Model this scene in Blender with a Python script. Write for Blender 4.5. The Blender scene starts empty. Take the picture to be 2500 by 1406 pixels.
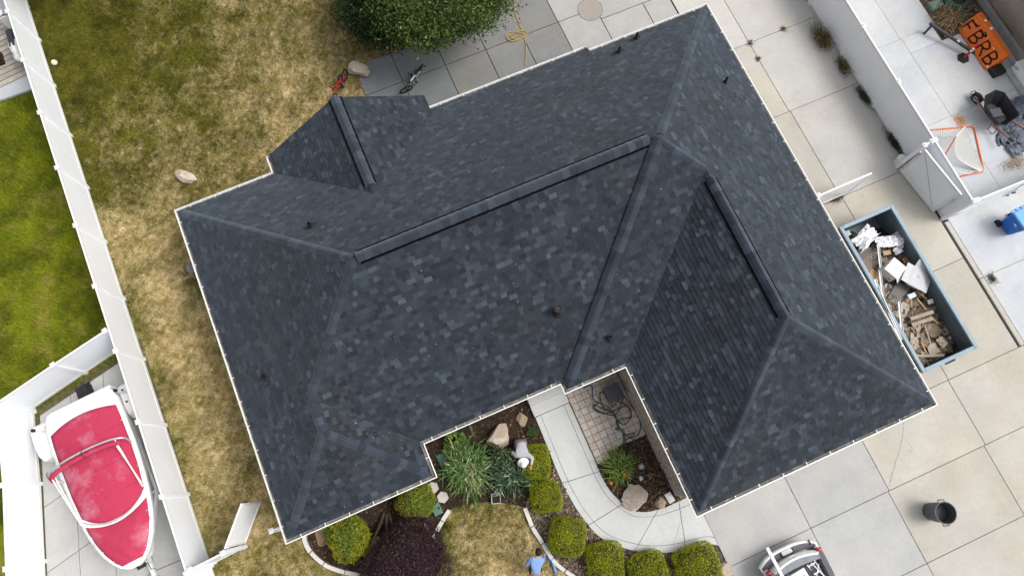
import bpy, bmesh, math, random
import numpy as np
from mathutils import Vector, Matrix

# ------------------------------------------------------------------ camera, sky, sun, exposure
scene = bpy.context.scene
COL = scene.collection
CAM_H = 24.4                       # drone height above the ground, metres
FOCAL = 1740.0                     # focal length in photo pixels (2500 wide)
PITCH = math.atan(447 / FOCAL)     # tilt off straight down
YAW = math.radians(23.4)           # the house stands turned in the photo; world axes follow the house
cam_d = bpy.data.cameras.new('Camera')
cam_d.sensor_width = 36.0
cam_d.lens = 36.0 * FOCAL / 2500.0
cam_d.clip_start = 0.5
cam_d.clip_end = 2000
cam = bpy.data.objects.new('Camera', cam_d)
COL.objects.link(cam)
cam.location = (0, 0, CAM_H)
cam.rotation_euler = (PITCH, 0, -YAW)
scene.camera = cam

SUN_AZ = (0.93, -0.37)              # towards the sun, in plan
SUN_EL = math.radians(56)
w = bpy.data.worlds.new('World'); scene.world = w; w.use_nodes = True
nt = w.node_tree; nt.nodes.clear()
sky = nt.nodes.new('ShaderNodeTexSky'); sky.sky_type = 'NISHITA'; sky.sun_disc = False
sky.sun_elevation = SUN_EL; sky.sun_rotation = math.atan2(SUN_AZ[0], SUN_AZ[1])
sky.dust_density = 6.0; sky.air_density = 1.0; sky.ozone_density = 1.0
hs = nt.nodes.new('ShaderNodeHueSaturation'); hs.inputs['Saturation'].default_value = 0.30
bg = nt.nodes.new('ShaderNodeBackground'); bg.inputs['Strength'].default_value = 0.15
wo = nt.nodes.new('ShaderNodeOutputWorld')
nt.links.new(sky.outputs[0], hs.inputs['Color']); nt.links.new(hs.outputs[0], bg.inputs[0]); nt.links.new(bg.outputs[0], wo.inputs[0])
sun_d = bpy.data.lights.new('sun', 'SUN'); sun_d.energy = 0.95; sun_d.angle = math.radians(22); sun_d.color = (1.0, 0.96, 0.9)
sun = bpy.data.objects.new('sun', sun_d); COL.objects.link(sun)
sv = Vector((SUN_AZ[0] * math.cos(SUN_EL), SUN_AZ[1] * math.cos(SUN_EL), math.sin(SUN_EL))).normalized()
sun.rotation_euler = sv.to_track_quat('Z', 'Y').to_euler()
vs = scene.view_settings
vs.view_transform = 'Standard'; vs.look = 'None'; vs.gamma = 1.0; vs.use_curve_mapping = False
vs.exposure = 0.37

# ------------------------------------------------------------------ helpers
random.seed(7)
RNG = np.random.default_rng(11)
cY, sY = math.cos(YAW), math.sin(YAW)
IR = Vector((cY, -sY, 0))          # photo right, on the ground
IU = Vector((sY, cY, 0))           # photo up, on the ground


def S(px, py, z=0.0):
    """survey: ground position of a photo point known to lie at height z"""
    x = px - 1250; y = 703 - py
    dx = x; dy = y * math.cos(PITCH) + FOCAL * math.sin(PITCH); dz = y * math.sin(PITCH) - FOCAL * math.cos(PITCH)
    t = (z - CAM_H) / dz
    return Vector(((dx * cY + dy * sY) * t, (-dx * sY + dy * cY) * t, z))


def screen(v):
    x = v[0] * cY - v[1] * sY; y = v[0] * sY + v[1] * cY; z = v[2] - CAM_H
    b = y * math.cos(PITCH) + z * math.sin(PITCH); c = y * math.sin(PITCH) - z * math.cos(PITCH)
    return (1250 + FOCAL * x / c, 703 - FOCAL * b / c)


def tag(o, label=None, cat=None, group=None, kind=None):
    if label: o['label'] = label
    if cat: o['category'] = cat
    if group: o['group'] = group
    if kind: o['kind'] = kind
    return o


def thing(name, label, cat, loc=(0, 0, 0), rz=0.0, group=None):
    o = bpy.data.objects.new(name, None); COL.objects.link(o)
    o.empty_display_size = 0.2
    o.location = loc; o.rotation_euler = (0, 0, rz)
    return tag(o, label, cat, group)


def link(name, me, mat, parent=None, smooth=False):
    if mat is not None and not me.materials: me.materials.append(mat)
    if smooth:
        me.polygons.foreach_set('use_smooth', [True] * len(me.polygons))
    o = bpy.data.objects.new(name, me); COL.objects.link(o)
    if parent is not None: o.parent = parent
    return o


def mk(name, verts, faces, mat, parent=None, smooth=False, cols=None):
    me = bpy.data.meshes.new(name)
    me.from_pydata([tuple(v) for v in verts], [], faces)
    me.update()
    if cols is not None:
        a = me.color_attributes.new('Col', 'FLOAT_COLOR', 'POINT')
        arr = np.ones((len(verts), 4), dtype=np.float32); arr[:, :3] = np.asarray(cols, dtype=np.float32)
        a.data.foreach_set('color', arr.ravel())
    return link(name, me, mat, parent, smooth)


def mk_np(name, V, Fq, mat, parent=None, cols=None, smooth=False):
    """V (n,3), Fq (m,k) index array with k = 3 or 4"""
    V = np.asarray(V, dtype=np.float32); Fq = np.asarray(Fq, dtype=np.int32)
    me = bpy.data.meshes.new(name)
    m, k = Fq.shape
    me.vertices.add(len(V)); me.vertices.foreach_set('co', V.ravel())
    me.loops.add(m * k); me.loops.foreach_set('vertex_index', Fq.ravel())
    me.polygons.add(m); me.polygons.foreach_set('loop_start', np.arange(0, m * k, k, dtype=np.int32))
    me.update(calc_edges=True)
    if cols is not None:
        a = me.color_attributes.new('Col', 'FLOAT_COLOR', 'POINT')
        arr = np.ones((len(V), 4), dtype=np.float32); arr[:, :3] = cols
        a.data.foreach_set('color', arr.ravel())
    return link(name, me, mat, parent, smooth)


class MB:
    """collects shapes of one part"""
    def __init__(s): s.v = []; s.f = []

    def add(s, v, f):
        b = len(s.v); s.v += [tuple(p) for p in v]; s.f += [tuple(i + b for i in q) for q in f]; return s

    def box(s, c, d, rz=0.0, taper=1.0, R=None):
        x, y, z = d[0] / 2, d[1] / 2, d[2] / 2
        P = []
        for sz in (-1, 1):
            k = taper if sz > 0 else 1
            for sx, sy in ((-1, -1), (1, -1), (1, 1), (-1, 1)): P.append(Vector((sx * x * k, sy * y * k, sz * z)))
        M = R if R is not None else Matrix.Rotation(rz, 3, 'Z')
        c = Vector(c)
        return s.add([c + M @ p for p in P], [(3, 2, 1, 0), (4, 5, 6, 7), (0, 1, 5, 4), (1, 2, 6, 5), (2, 3, 7, 6), (3, 0, 4, 7)])

    def bar(s, a, b, wd, hg, up=(0, 0, 1)):
        a = Vector(a); b = Vector(b); d = b - a
        L = d.length; d.normalize(); up = Vector(up)
        x = d.cross(up)
        if x.length < 1e-4: x = d.cross(Vector((1, 0, 0)))
        x.normalize(); u = x.cross(d)
        R = Matrix((x, d, u)).transposed()
        return s.box((a + b) / 2, (wd, L, hg), R=R)

    def tube(s, pts, r, n=8, cap=True, closed=False):
        pts = [Vector(p) for p in pts]; m = len(pts)
        rs = r if isinstance(r, (list, tuple)) else [r] * m
        rings = []; prev = None
        for i, p in enumerate(pts):
            if closed: d = pts[(i + 1) % m] - pts[i - 1]
            else: d = pts[min(i + 1, m - 1)] - pts[max(i - 1, 0)]
            if d.length < 1e-7: d = Vector((0, 0, 1))
            d.normalize()
            if prev is None:
                x = d.cross(Vector((0, 0, 1)))
                if x.length < 0.1: x = d.cross(Vector((1, 0, 0)))
            else: x = prev - d * prev.dot(d)
            x.normalize(); prev = x; y = d.cross(x)
            rings.append([p + (x * math.cos(t) + y * math.sin(t)) * rs[i] for t in [2 * math.pi * k / n for k in range(n)]])
        v = [q for rg in rings for q in rg]; f = []
        for i in range(m if closed else m - 1):
            j = (i + 1) % m
            for k in range(n):
                k2 = (k + 1) % n; f.append((i * n + k, i * n + k2, j * n + k2, j * n + k))
        if cap and not closed:
            f.append(tuple(range(n - 1, -1, -1))); f.append(tuple((m - 1) * n + k for k in range(n)))
        return s.add(v, f)

    def lathe(s, prof, n=20, c=(0, 0, 0), close=False, sx=1.0, sy=1.0):
        c = Vector(c); v = []; f = []
        for r, z in prof:
            for k in range(n):
                t = 2 * math.pi * k / n; v.append(c + Vector((r * math.cos(t) * sx, r * math.sin(t) * sy, z)))
        m = len(prof)
        for i in range(m - 1):
            for k in range(n):
                k2 = (k + 1) % n; f.append((i * n + k, i * n + k2, (i + 1) * n + k2, (i + 1) * n + k))
        if prof[0][0] > 1e-4: f.append(tuple(range(n - 1, -1, -1)))
        if prof[-1][0] > 1e-4 and not close: f.append(tuple((m - 1) * n + k for k in range(n)))
        return s.add(v, f)

    def prism(s, poly, z0, z1):
        n = len(poly)
        ar = sum(poly[i][0] * poly[(i + 1) % n][1] - poly[(i + 1) % n][0] * poly[i][1] for i in range(n))
        if ar < 0: poly = poly[::-1]
        v = [(p[0], p[1], z0) for p in poly] + [(p[0], p[1], z1) for p in poly]
        f = [tuple(range(n - 1, -1, -1)), tuple(range(n, 2 * n))] + [(i, (i + 1) % n, n + (i + 1) % n, n + i) for i in range(n)]
        return s.add(v, f)

    def build(s, name, mat, parent=None, smooth=False, bevel=0.0, seg=2, sub=0):
        o = mk(name, s.v, s.f, mat, parent, smooth)
        if bevel:
            m = o.modifiers.new('bevel', 'BEVEL'); m.width = bevel; m.segments = seg; m.limit_method = 'ANGLE'
        if sub:
            m = o.modifiers.new('sub', 'SUBSURF'); m.levels = sub; m.render_levels = sub
        return o


def _h(ix, iy, seed):
    n = (ix.astype(np.int64) * 374761393 + iy.astype(np.int64) * 668265263 + seed * 1442695041) & 0x7fffffff
    n = ((n ^ (n >> 13)) * 1274126177) & 0x7fffffff
    return ((n ^ (n >> 16)) & 0xffff) / 65535.0


def vnoise(x, y, seed=0):
    x = np.asarray(x, dtype=float); y = np.asarray(y, dtype=float)
    ix = np.floor(x); iy = np.floor(y); fx = x - ix; fy = y - iy
    fx = fx * fx * (3 - 2 * fx); fy = fy * fy * (3 - 2 * fy)
    a = _h(ix, iy, seed); b = _h(ix + 1, iy, seed); c = _h(ix, iy + 1, seed); d = _h(ix + 1, iy + 1, seed)
    return (a * (1 - fx) + b * fx) * (1 - fy) + (c * (1 - fx) + d * fx) * fy


def fbm(x, y, seed=0, o=4):
    t = 0; a = 0.5; s = 0
    for k in range(o):
        t = t + a * vnoise(x * 2 ** k, y * 2 ** k, seed + k * 17); s += a; a *= 0.55
    return t / s


def inpoly(x, y, poly):
    x = np.asarray(x); y = np.asarray(y); r = np.zeros(x.shape, bool); n = len(poly)
    for i in range(n):
        x0, y0 = poly[i][0], poly[i][1]; x1, y1 = poly[(i + 1) % n][0], poly[(i + 1) % n][1]
        if y0 == y1: continue
        cnd = ((y0 > y) != (y1 > y)) & (x < (x1 - x0) * (y - y0) / (y1 - y0) + x0)
        r ^= cnd
    return r


def catmull(pts, n=8):
    pts = [Vector(p) for p in pts]; out = []
    for i in range(len(pts) - 1):
        p0 = pts[max(i - 1, 0)]; p1 = pts[i]; p2 = pts[i + 1]; p3 = pts[min(i + 2, len(pts) - 1)]
        for k in range(n):
            t = k / n
            out.append(0.5 * ((2 * p1) + (p2 - p0) * t + (2 * p0 - 5 * p1 + 4 * p2 - p3) * t * t + (3 * p1 - p0 - 3 * p2 + p3) * t ** 3))
    out.append(pts[-1]); return out


# ------------------------------------------------------------------ materials
class N:
    def __init__(s, name):
        s.m = bpy.data.materials.new(name); s.m.use_nodes = True; s.t = s.m.node_tree
        s.b = s.t.nodes['Principled BSDF']

    def new(s, t, **kw):
        n = s.t.nodes.new(t)
        for k, v in kw.items(): setattr(n, k, v)
        return n

    def put(s, sock, v):
        if hasattr(v, 'links') or isinstance(v, bpy.types.NodeSocket): s.t.links.new(v, sock)
        else: sock.default_value = v

    def pos(s): return s.new('ShaderNodeNewGeometry').outputs['Position']

    def noise(s, scale, detail=3, rough=0.55, vec=None, out=0):
        n = s.new('ShaderNodeTexNoise'); n.inputs['Scale'].default_value = scale; n.inputs['Detail'].default_value = detail
        n.inputs['Roughness'].default_value = rough
        s.put(n.inputs['Vector'], vec if vec is not None else s.pos()); return n.outputs[out]

    def ramp(s, fac, a, b, lo=0.0, hi=1.0):
        r = s.new('ShaderNodeMapRange'); s.put(r.inputs[0], fac)
        for i, v in ((1, a), (2, b), (3, lo), (4, hi)): r.inputs[i].default_value = v
        return r.outputs[0]

    def mix(s, fac, a, b, mode='MIX'):
        n = s.new('ShaderNodeMix', data_type='RGBA', blend_type=mode)
        for k, v in ((0, fac), (6, a), (7, b)):
            if isinstance(v, tuple) and len(v) == 3: v = (*v, 1)
            s.put(n.inputs[k], v)
        return n.outputs[2]

    def mul(s, a, b):
        n = s.new('ShaderNodeMath', operation='MULTIPLY'); s.put(n.inputs[0], a); s.put(n.inputs[1], b); return n.outputs[0]

    def scale_col(s, col, f):
        n = s.new('ShaderNodeVectorMath', operation='SCALE'); s.put(n.inputs[0], col if not isinstance(col, tuple) else col[:3]); s.put(n.inputs['Scale'], f); return n.outputs[0]

    def bump(s, h, strength=0.3, dist=0.02):
        n = s.new('ShaderNodeBump'); n.inputs['Strength'].default_value = strength; n.inputs['Distance'].default_value = dist
        s.put(n.inputs['Height'], h); s.t.links.new(n.outputs[0], s.b.inputs['Normal'])

    def done(s, col, rough=0.7, metal=0.0, spec=0.3):
        if isinstance(col, tuple) and len(col) == 3: col = (*col, 1)
        s.put(s.b.inputs['Base Color'], col); s.put(s.b.inputs['Roughness'], rough)
        s.b.inputs['Metallic'].default_value = metal; s.b.inputs['Specular IOR Level'].default_value = spec
        return s.m


def pmat(name, col, rough=0.7, var=0.2, scale=5.0, bump=0.0, bscale=40.0, metal=0.0, spec=0.3, dirt=None, dscale=1.5, dlo=0.55, objrand=0.0):
    n = N(name)
    f = n.ramp(n.noise(scale, 4), 0.3, 0.7, 1 - var, 1 + var)
    if objrand:
        oi = n.new('ShaderNodeObjectInfo'); f = n.mul(f, n.ramp(oi.outputs['Random'], 0, 1, 1 - objrand, 1 + objrand))
    c = n.scale_col(col, f)
    if dirt: c = n.mix(n.ramp(n.noise(dscale, 5, 0.65), dlo, dlo + 0.2, 0, 0.85), c, dirt)
    if bump: n.bump(n.noise(bscale, 3), bump, 0.02)
    return n.done(c, rough, metal, spec)


def attr_mat(name, rough=0.8, var=0.15, scale=60.0, bump=0.0, bscale=120.0, spec=0.25, trans=0.0, sheen=0.0):
    n = N(name)
    a = n.new('ShaderNodeAttribute', attribute_name='Col')
    f = n.ramp(n.noise(scale, 3), 0.3, 0.7, 1 - var, 1 + var)
    c = n.scale_col(a.outputs['Color'], f)
    if bump: n.bump(n.noise(bscale, 2), bump, 0.01)
    m = n.done(c, rough, 0, spec)
    if sheen:
        n.b.inputs['Sheen Weight'].default_value = sheen; n.b.inputs['Sheen Roughness'].default_value = 0.45; n.b.inputs['Sheen Tint'].default_value = (0.72, 0.88, 1.0, 1)
    if trans:
        tr = n.new('ShaderNodeBsdfTranslucent'); n.t.links.new(c, tr.inputs[0])
        mx = n.new('ShaderNodeMixShader'); mx.inputs[0].default_value = trans
        out = n.t.nodes['Material Output']
        n.t.links.new(n.b.outputs[0], mx.inputs[1]); n.t.links.new(tr.outputs[0], mx.inputs[2]); n.t.links.new(mx.outputs[0], out.inputs[0])
    return m


def concrete(name, col, stain=(0.25, 0.22, 0.18), sfac=0.35, slo=0.58, var=0.08, objrand=0.05, blue=None):
    n = N(name)
    oi = n.new('ShaderNodeObjectInfo')
    f = n.ramp(n.noise(0.7, 5, 0.6), 0.3, 0.7, 1 - var, 1 + var)
    f = n.mul(f, n.ramp(n.noise(9, 4, 0.7), 0.3, 0.7, 0.95, 1.05))
    f = n.mul(f, n.ramp(n.noise(70, 2), 0.3, 0.7, 0.96, 1.04))
    f = n.mul(f, n.ramp(oi.outputs['Random'], 0, 1, 1 - objrand, 1 + objrand))
    c = col
    if blue: c = n.mix(n.ramp(n.noise(0.45, 3), 0.42, 0.6), (*col, 1), (*blue, 1))
    c = n.scale_col(c, f)
    st = n.ramp(n.noise(1.1, 6, 0.72), slo, slo + 0.22, 0, sfac)
    c = n.mix(st, c, stain)
    blot = n.mul(n.ramp(n.noise(0.33, 5, 0.65), 0.48, 0.68, 0, 1), n.ramp(n.noise(3.7, 5, 0.75), 0.42, 0.66, 0, 0.34))
    c = n.mix(blot, c, tuple(x * .62 for x in col))
    mp = n.new('ShaderNodeMapping'); mp.inputs['Scale'].default_value = (0.25, 2.2, 1); n.t.links.new(n.pos(), mp.inputs[0])
    c = n.mix(n.ramp(n.noise(1.6, 5, 0.7, mp.outputs[0]), 0.56, 0.74, 0, 0.22), c, tuple(x * .7 for x in col))
    sp = n.ramp(n.noise(14, 3, 0.6), 0.70, 0.76, 0, 0.5)      # small dark spots
    c = n.mix(n.mul(sp, n.ramp(n.noise(0.9, 2), 0.5, 0.65)), c, (0.16, 0.14, 0.12))
    n.bump(n.noise(120, 3), 0.15, 0.004)
    return n.done(c, 0.85, 0, 0.2)


M = {}
M['conc_beige'] = concrete('concrete_beige', (0.43, 0.403, 0.347), blue=(0.435, 0.42, 0.383))
M['conc_grey'] = concrete('concrete_grey', (0.385, 0.39, 0.388), sfac=0.2, blue=(0.41, 0.405, 0.392))
M['conc_back'] = concrete('concrete_back_shaded', (0.22, 0.215, 0.20), sfac=0.28, var=0.12, blue=(0.20, 0.205, 0.205))  # middle slabs: some tree shade and vignetting put into the base colour
M['conc_back2'] = concrete('concrete_back_unshaded', (0.37, 0.365, 0.352), sfac=0.25, var=0.10)  # same concrete at the right end, without the shade put into the others
M['conc_patio'] = concrete('concrete_corner_shaded', (0.19, 0.205, 0.21), sfac=0.25, var=0.12, stain=(0.36, 0.32, 0.27))  # corner slabs: greyer, with the most tree shade put into the colour
M['conc_white'] = concrete('concrete_neighbour', (0.485, 0.495, 0.495), sfac=0.15, stain=(0.3, 0.26, 0.22), slo=0.62, blue=(0.45, 0.47, 0.50))
M['conc_side'] = concrete('concrete_side', (0.47, 0.455, 0.425), sfac=0.35, stain=(0.30, 0.29, 0.28), slo=0.55, blue=(0.455, 0.45, 0.435))
M['conc_path'] = concrete('concrete_path', (0.52, 0.53, 0.525), sfac=0.06, var=0.05, objrand=0.02)
M['kerb'] = concrete('concrete_kerb', (0.60, 0.58, 0.55), sfac=0.3, objrand=0.06)
M['joint'] = pmat('joint_soil', (0.11, 0.10, 0.085), 0.95, 0.4, 20)
M['joint_pale'] = pmat('joint_pale', (0.26, 0.25, 0.24), 0.95, 0.3, 20)
M['soil'] = pmat('soil', (0.12, 0.09, 0.06), 0.95, 0.3, 4, 0.4, 30)
M['vinyl'] = pmat('white_vinyl', (0.86, 0.89, 0.93), 0.35, 0.02, 1.5, spec=0.4, dirt=(0.74, 0.75, 0.75), dscale=1.2, dlo=0.62)
M['white'] = pmat('white_paint', (0.78, 0.78, 0.77), 0.4, 0.04, 3, spec=0.4)
M['crack'] = pmat('crack', (0.10, 0.095, 0.085), 0.95, 0.3, 20)
M['gutter'] = pmat('white_gutter', (0.80, 0.80, 0.79), 0.35, 0.05, 6, spec=0.45, dirt=(0.42, 0.39, 0.34), dscale=2.2, dlo=0.56)
M['gutter_dirt'] = pmat('gutter_grit', (0.17, 0.155, 0.135), 0.9, 0.5, 9, 0.4, 60, dirt=(0.55, 0.54, 0.52), dscale=3.0, dlo=0.56)
M['stucco'] = pmat('tan_stucco', (0.30, 0.255, 0.215), 0.95, 0.06, 3, 0.5, 90)
M['found'] = pmat('foundation', (0.38, 0.38, 0.36), 0.9, 0.15, 3, 0.3, 40, dirt=(0.2, 0.17, 0.14))
M['deck'] = pmat('roof_felt', (0.03, 0.033, 0.038), 0.95, 0.2, 20)
M['black'] = pmat('black_plastic', (0.018, 0.018, 0.02), 0.5, 0.3, 10, spec=0.3)
M['blackm'] = pmat('black_metal', (0.025, 0.026, 0.03), 0.45, 0.3, 10, spec=0.4)
M['vent'] = pmat('vent_shadow_black', (0.004, 0.004, 0.005), 1.0, 0.3, 10, spec=0.05)  # black vent, darkened further so its colour carries the shadow line beside the caps
M['rubber'] = pmat('rubber', (0.02, 0.02, 0.021), 0.85, 0.3, 20)
M['alu'] = pmat('aluminium', (0.62, 0.63, 0.65), 0.35, 0.08, 6, metal=0.6, spec=0.5)
M['steel'] = pmat('galvanised', (0.45, 0.46, 0.47), 0.5, 0.15, 6, metal=0.5)
M['shingle'] = attr_mat('asphalt_shingle', 0.92, 0.22, 90, 0.5, 260, spec=0.18, sheen=0.36)
M['leaf'] = attr_mat('leaf', 0.55, 0.12, 40, spec=0.3, trans=0.22)
M['blade'] = attr_mat('grass_blade', 0.7, 0.12, 30, spec=0.15, trans=0.12)
M['lawn'] = attr_mat('lawn_ground', 0.95, 0.35, 28, 0.6, 60, spec=0.05)
M['chip'] = attr_mat('chips', 0.9, 0.2, 40, spec=0.15)
M['paint'] = attr_mat('attr_plain', 0.6, 0.08, 20, spec=0.3)


def rockmat(name, col, col2):
    n = N(name)
    f = n.ramp(n.noise(3.5, 6, 0.65), 0.35, 0.65)
    c = n.mix(f, (*col, 1), (*col2, 1))
    c = n.scale_col(c, n.ramp(n.noise(22, 5, 0.7), 0.25, 0.75, 0.72, 1.2))
    n.bump(n.noise(9, 8, 0.7), 0.7, 0.06)
    return n.done(c, 0.9, 0, 0.2)


M['rock_cream'] = rockmat('rock_cream', (0.56, 0.49, 0.41), (0.47, 0.38, 0.30))
M['rock_tan'] = rockmat('rock_tan', (0.42, 0.31, 0.20), (0.36, 0.30, 0.23))
M['rock_pink'] = rockmat('rock_pink', (0.52, 0.43, 0.38), (0.44, 0.36, 0.32))
M['rock_grey'] = rockmat('rock_grey', (0.36, 0.33, 0.30), (0.30, 0.24, 0.18))
M['rock_brown'] = rockmat('rock_brown', (0.30, 0.18, 0.11), (0.36, 0.25, 0.17))


# ------------------------------------------------------------------ ground sheets
def sheet(name, poly, z, mat, kind='structure', parent=None):
    o = mk(name, [(p[0], p[1], z) for p in poly], [tuple(range(len(poly)))], mat, parent)
    if kind: o['kind'] = kind
    return o


sheet('ground', [(-300, -300), (300, -300), (300, 300), (-300, 300)], -0.09, M['soil'])

# dryness of the grass: control points read off the lawn (photo px, dryness 0 green .. 1 straw, shade of green)
DRY = [(300, 200, .28), (230, 110, .10), (420, 120, .33), (640, 80, .57), (700, 250, .72), (560, 200, .48), (820, 60, .60), (500, 330, .40), (620, 330, .68),
       (230, 420, .30), (330, 300, .46), (380, 450, .40), (290, 560, .88), (370, 600, .85), (340, 640, .75), (540, 430, .62), (430, 560, .60), (400, 740, .98), (450, 850, 1.05),
       (340, 760, .45), (380, 930, .45), (480, 1000, .88), (520, 1100, .80), (430, 1060, .55), (520, 1230, .72), (480, 1180, .5), (600, 1270, .85), (560, 1390, .45),
       (640, 1370, .66), (690, 1400, .6), (500, 880, .7), (480, 700, .55), (1180, 1280, .55), (1240, 1330, .78), (1140, 1350, .58), (1290, 1380, .82), (1110, 1300, .45), (820, 150, .55),
       (780, 200, .70), (860, 220, .72), (700, 330, .80), (900, 130, .6), (120, 60, .12), (150, 200, .22), (200, 300, .25), (750, 20, .64), (900, -60, .5), (300, 20, .25), (250, 700, .6)]
DRYP = [(S(a, b), d) for a, b, d in DRY]


def dryness(x, y):
    num = np.zeros(x.shape); den = np.zeros(x.shape)
    wx = x + 1.6 * (fbm(x * 0.7, y * 0.7, 5) - 0.5); wy = y + 1.6 * (fbm(x * 0.7, y * 0.7, 9) - 0.5)
    for p, d in DRYP:
        wgt = 1.0 / ((wx - p.x) ** 2 + (wy - p.y) ** 2 + 0.25) ** 1.6
        num += wgt * d; den += wgt
    return num / den


G_DARK = np.array((0.062, 0.064, 0.010)); G_LUSH = np.array((0.165, 0.155, 0.022)); G_STRAW = np.array((0.72, 0.58, 0.33)); G_BROWN = np.array((0.35, 0.27, 0.09))
N_LUSH = np.array((0.25, 0.29, 0.018)); N_DARK = np.array((0.115, 0.140, 0.012)); N_YEL = np.array((0.36, 0.31, 0.07))


def lawn_col(x, y, fine):
    """fine: per-sample random 0..1"""
    ours = x > -10.02 - 0.0175 * (y - 1)
    d = dryness(x, y)
    n1 = fbm(x * 1.3, y * 1.3, 21); n2 = fbm(x * 4.5, y * 4.5, 33); n3 = fbm(x * 11, y * 11, 57, 3)
    t = np.clip(0.5 + 1.7 * (d - 0.64) + 0.95 * (n1 - 0.5) + 0.6 * (n2 - 0.5) + 0.65 * (n3 - 0.5) + 0.4 * (fine - 0.5), 0, 1)
    g = G_DARK + (G_LUSH - G_DARK) * np.clip(1.6 * fbm(x * 2.2, y * 2.2, 71) - 0.25 + 0.5 * (n3 - 0.5), 0, 1)[:, None]
    s = G_BROWN + (G_STRAW - G_BROWN) * np.clip(2.2 * (fbm(x * 7.5, y * 7.5, 81) - 0.22), 0, 1)[:, None]
    c = g + (s - g) * t[:, None]
    k = np.clip(2.6 * (fbm(x * 1.1, y * 1.1, 91) - 0.28) + 0.9 * (n3 - 0.5), 0, 1)
    gn = N_DARK + (N_LUSH - N_DARK) * k[:, None]
    yl = np.clip(3.2 * (fbm(x * 1.6, y * 1.6, 101) - 0.56) + 0.5 * (fine - 0.5), 0, 1)
    gn = gn + (N_YEL - gn) * yl[:, None]
    return np.where(ours[:, None], c, gn)


# areas the grass does not grow on
walk_o = catmull([(1.42, 1.30), (1.40, 0.3), (1.37, -0.6), (1.40, -1.4), (1.52, -2.2), (1.86, -3.12), (2.77, -3.93), (3.74, -4.36), (4.55, -4.52), (4.95, -4.62), (5.20, -4.78)], 8)
walk_i = catmull([(2.66, 1.30), (2.66, 0.3), (2.66, -0.8), (2.66, -1.45), (2.80, -2.1), (3.28, -2.80), (3.98, -3.02), (4.45, -3.04), (4.80, -3.04), (5.05, -3.04), (5.20, -3.04)], 8)
HOUSE_FOOT = [(-6.4, 11.6), (12.2, 11.6), (12.2, -3.0), (4.7, -3.0), (4.7, 2.0), (2.6, 2.0), (-2.4, 2.4), (-2.4, 1.1), (-6.4, 1.1)]
ring_l = [S(745, 1306), S(747, 1322), S(757, 1342), S(775, 1362), S(800, 1380), S(835, 1393), S(880, 1403), S(940, 1420), S(1010, 1420), S(1062, 1390), S(1075, 1350)]
curb_a = [S(1058, 1312), S(1072, 1286), S(1086, 1262), S(1098, 1244)]
curb_b = [S(1281, 1238), S(1290, 1262), S(1302, 1290), S(1320, 1318), S(1336, 1345), S(1358, 1375), S(1395, 1403), S(1430, 1425)]
bed_front = [Vector((-6.85, 1.2, 0))] + ring_l + curb_a + [S(1140, 1228), S(1200, 1224), S(1250, 1230)] + curb_b + [S(1500, 1470), S(1640, 1470), S(1765, 1440), Vector((5.20, -5.6, 0))] + [Vector((p.x, p.y, 0)) for p in walk_o[::-1]] + [Vector((1.38, 2.4, 0)), Vector((-2.5, 2.4, 0)), Vector((-2.5, 1.2, 0))]
bed_side = [Vector((p.x, p.y, 0)) for p in walk_i if p.y < -0.95] + [Vector((4.72, -3.04, 0)), Vector((4.72, -0.68, 0)), Vector((3.42, -0.68, 0)), Vector((3.42, -0.92, 0)), Vector((2.68, -0.92, 0))]
bed_side = [v for v in bed_side if v.x <= 4.72]
PATIO_B = [(0.40, 11.0), (0.40, 15.72), (1.0, 16.22), (3.0, 16.05), (7.15, 16.5), (11.0, 17.1), (18.0, 17.4), (18.0, 11.0)]
DRIVE = [(12.2, 17.4), (18.0, 17.4), (18.0, 11.0), (40, 11.0), (40, -20), (5.2, -20), (5.2, -3.0), (12.2, -3.0)]
BOATPAD = [(-10.2, 9.0), (-14.0, 8.2), (-15.6, -1), (-16.5, -8), (-10.2, -8)]
NPATIO = [(-10.42, 20.12), (-20, 20.3), (-20, 40), (-10.42, 40)]
NOGRASS = [HOUSE_FOOT, bed_front, bed_side, [(p.x, p.y) for p in walk_o] + [(p.x, p.y) for p in walk_i[::-1]], PATIO_B, DRIVE, BOATPAD, NPATIO, [(-9.98, -8), (-9.86, -8), (-10.36, 21), (-10.48, 21)], [(0.4, 1.0), (5.3, 1.0), (5.3, -3.2), (2.7, -3.2)]]


def lawn_sheet(name, x0, x1, y0, y1, step, label):
    nx = int((x1 - x0) / step) + 1; ny = int((y1 - y0) / step) + 1
    gx, gy = np.meshgrid(np.linspace(x0, x1, nx), np.linspace(y0, y1, ny))
    x = gx.ravel(); y = gy.ravel()
    V = np.stack([x, y, -0.03 + 0.012 * (fbm(x * 3, y * 3, 3) - 0.5)], 1)
    i = np.arange(nx * ny).reshape(ny, nx)
    Fq = np.stack([i[:-1, :-1], i[:-1, 1:], i[1:, 1:], i[1:, :-1]], -1).reshape(-1, 4)
    o = mk_np(name, V, Fq, M['lawn'], cols=0.8 * lawn_col(x, y, RNG.random(len(x))))
    o['kind'] = 'structure'
    return o


lawn_sheet('lawn', -10.46, 12.0, -13.0, 30.0, 0.10, '')
lawn_sheet('neighbour_lawn', -22.0, -10.46, 3.0, 20.3, 0.10, '')


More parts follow.
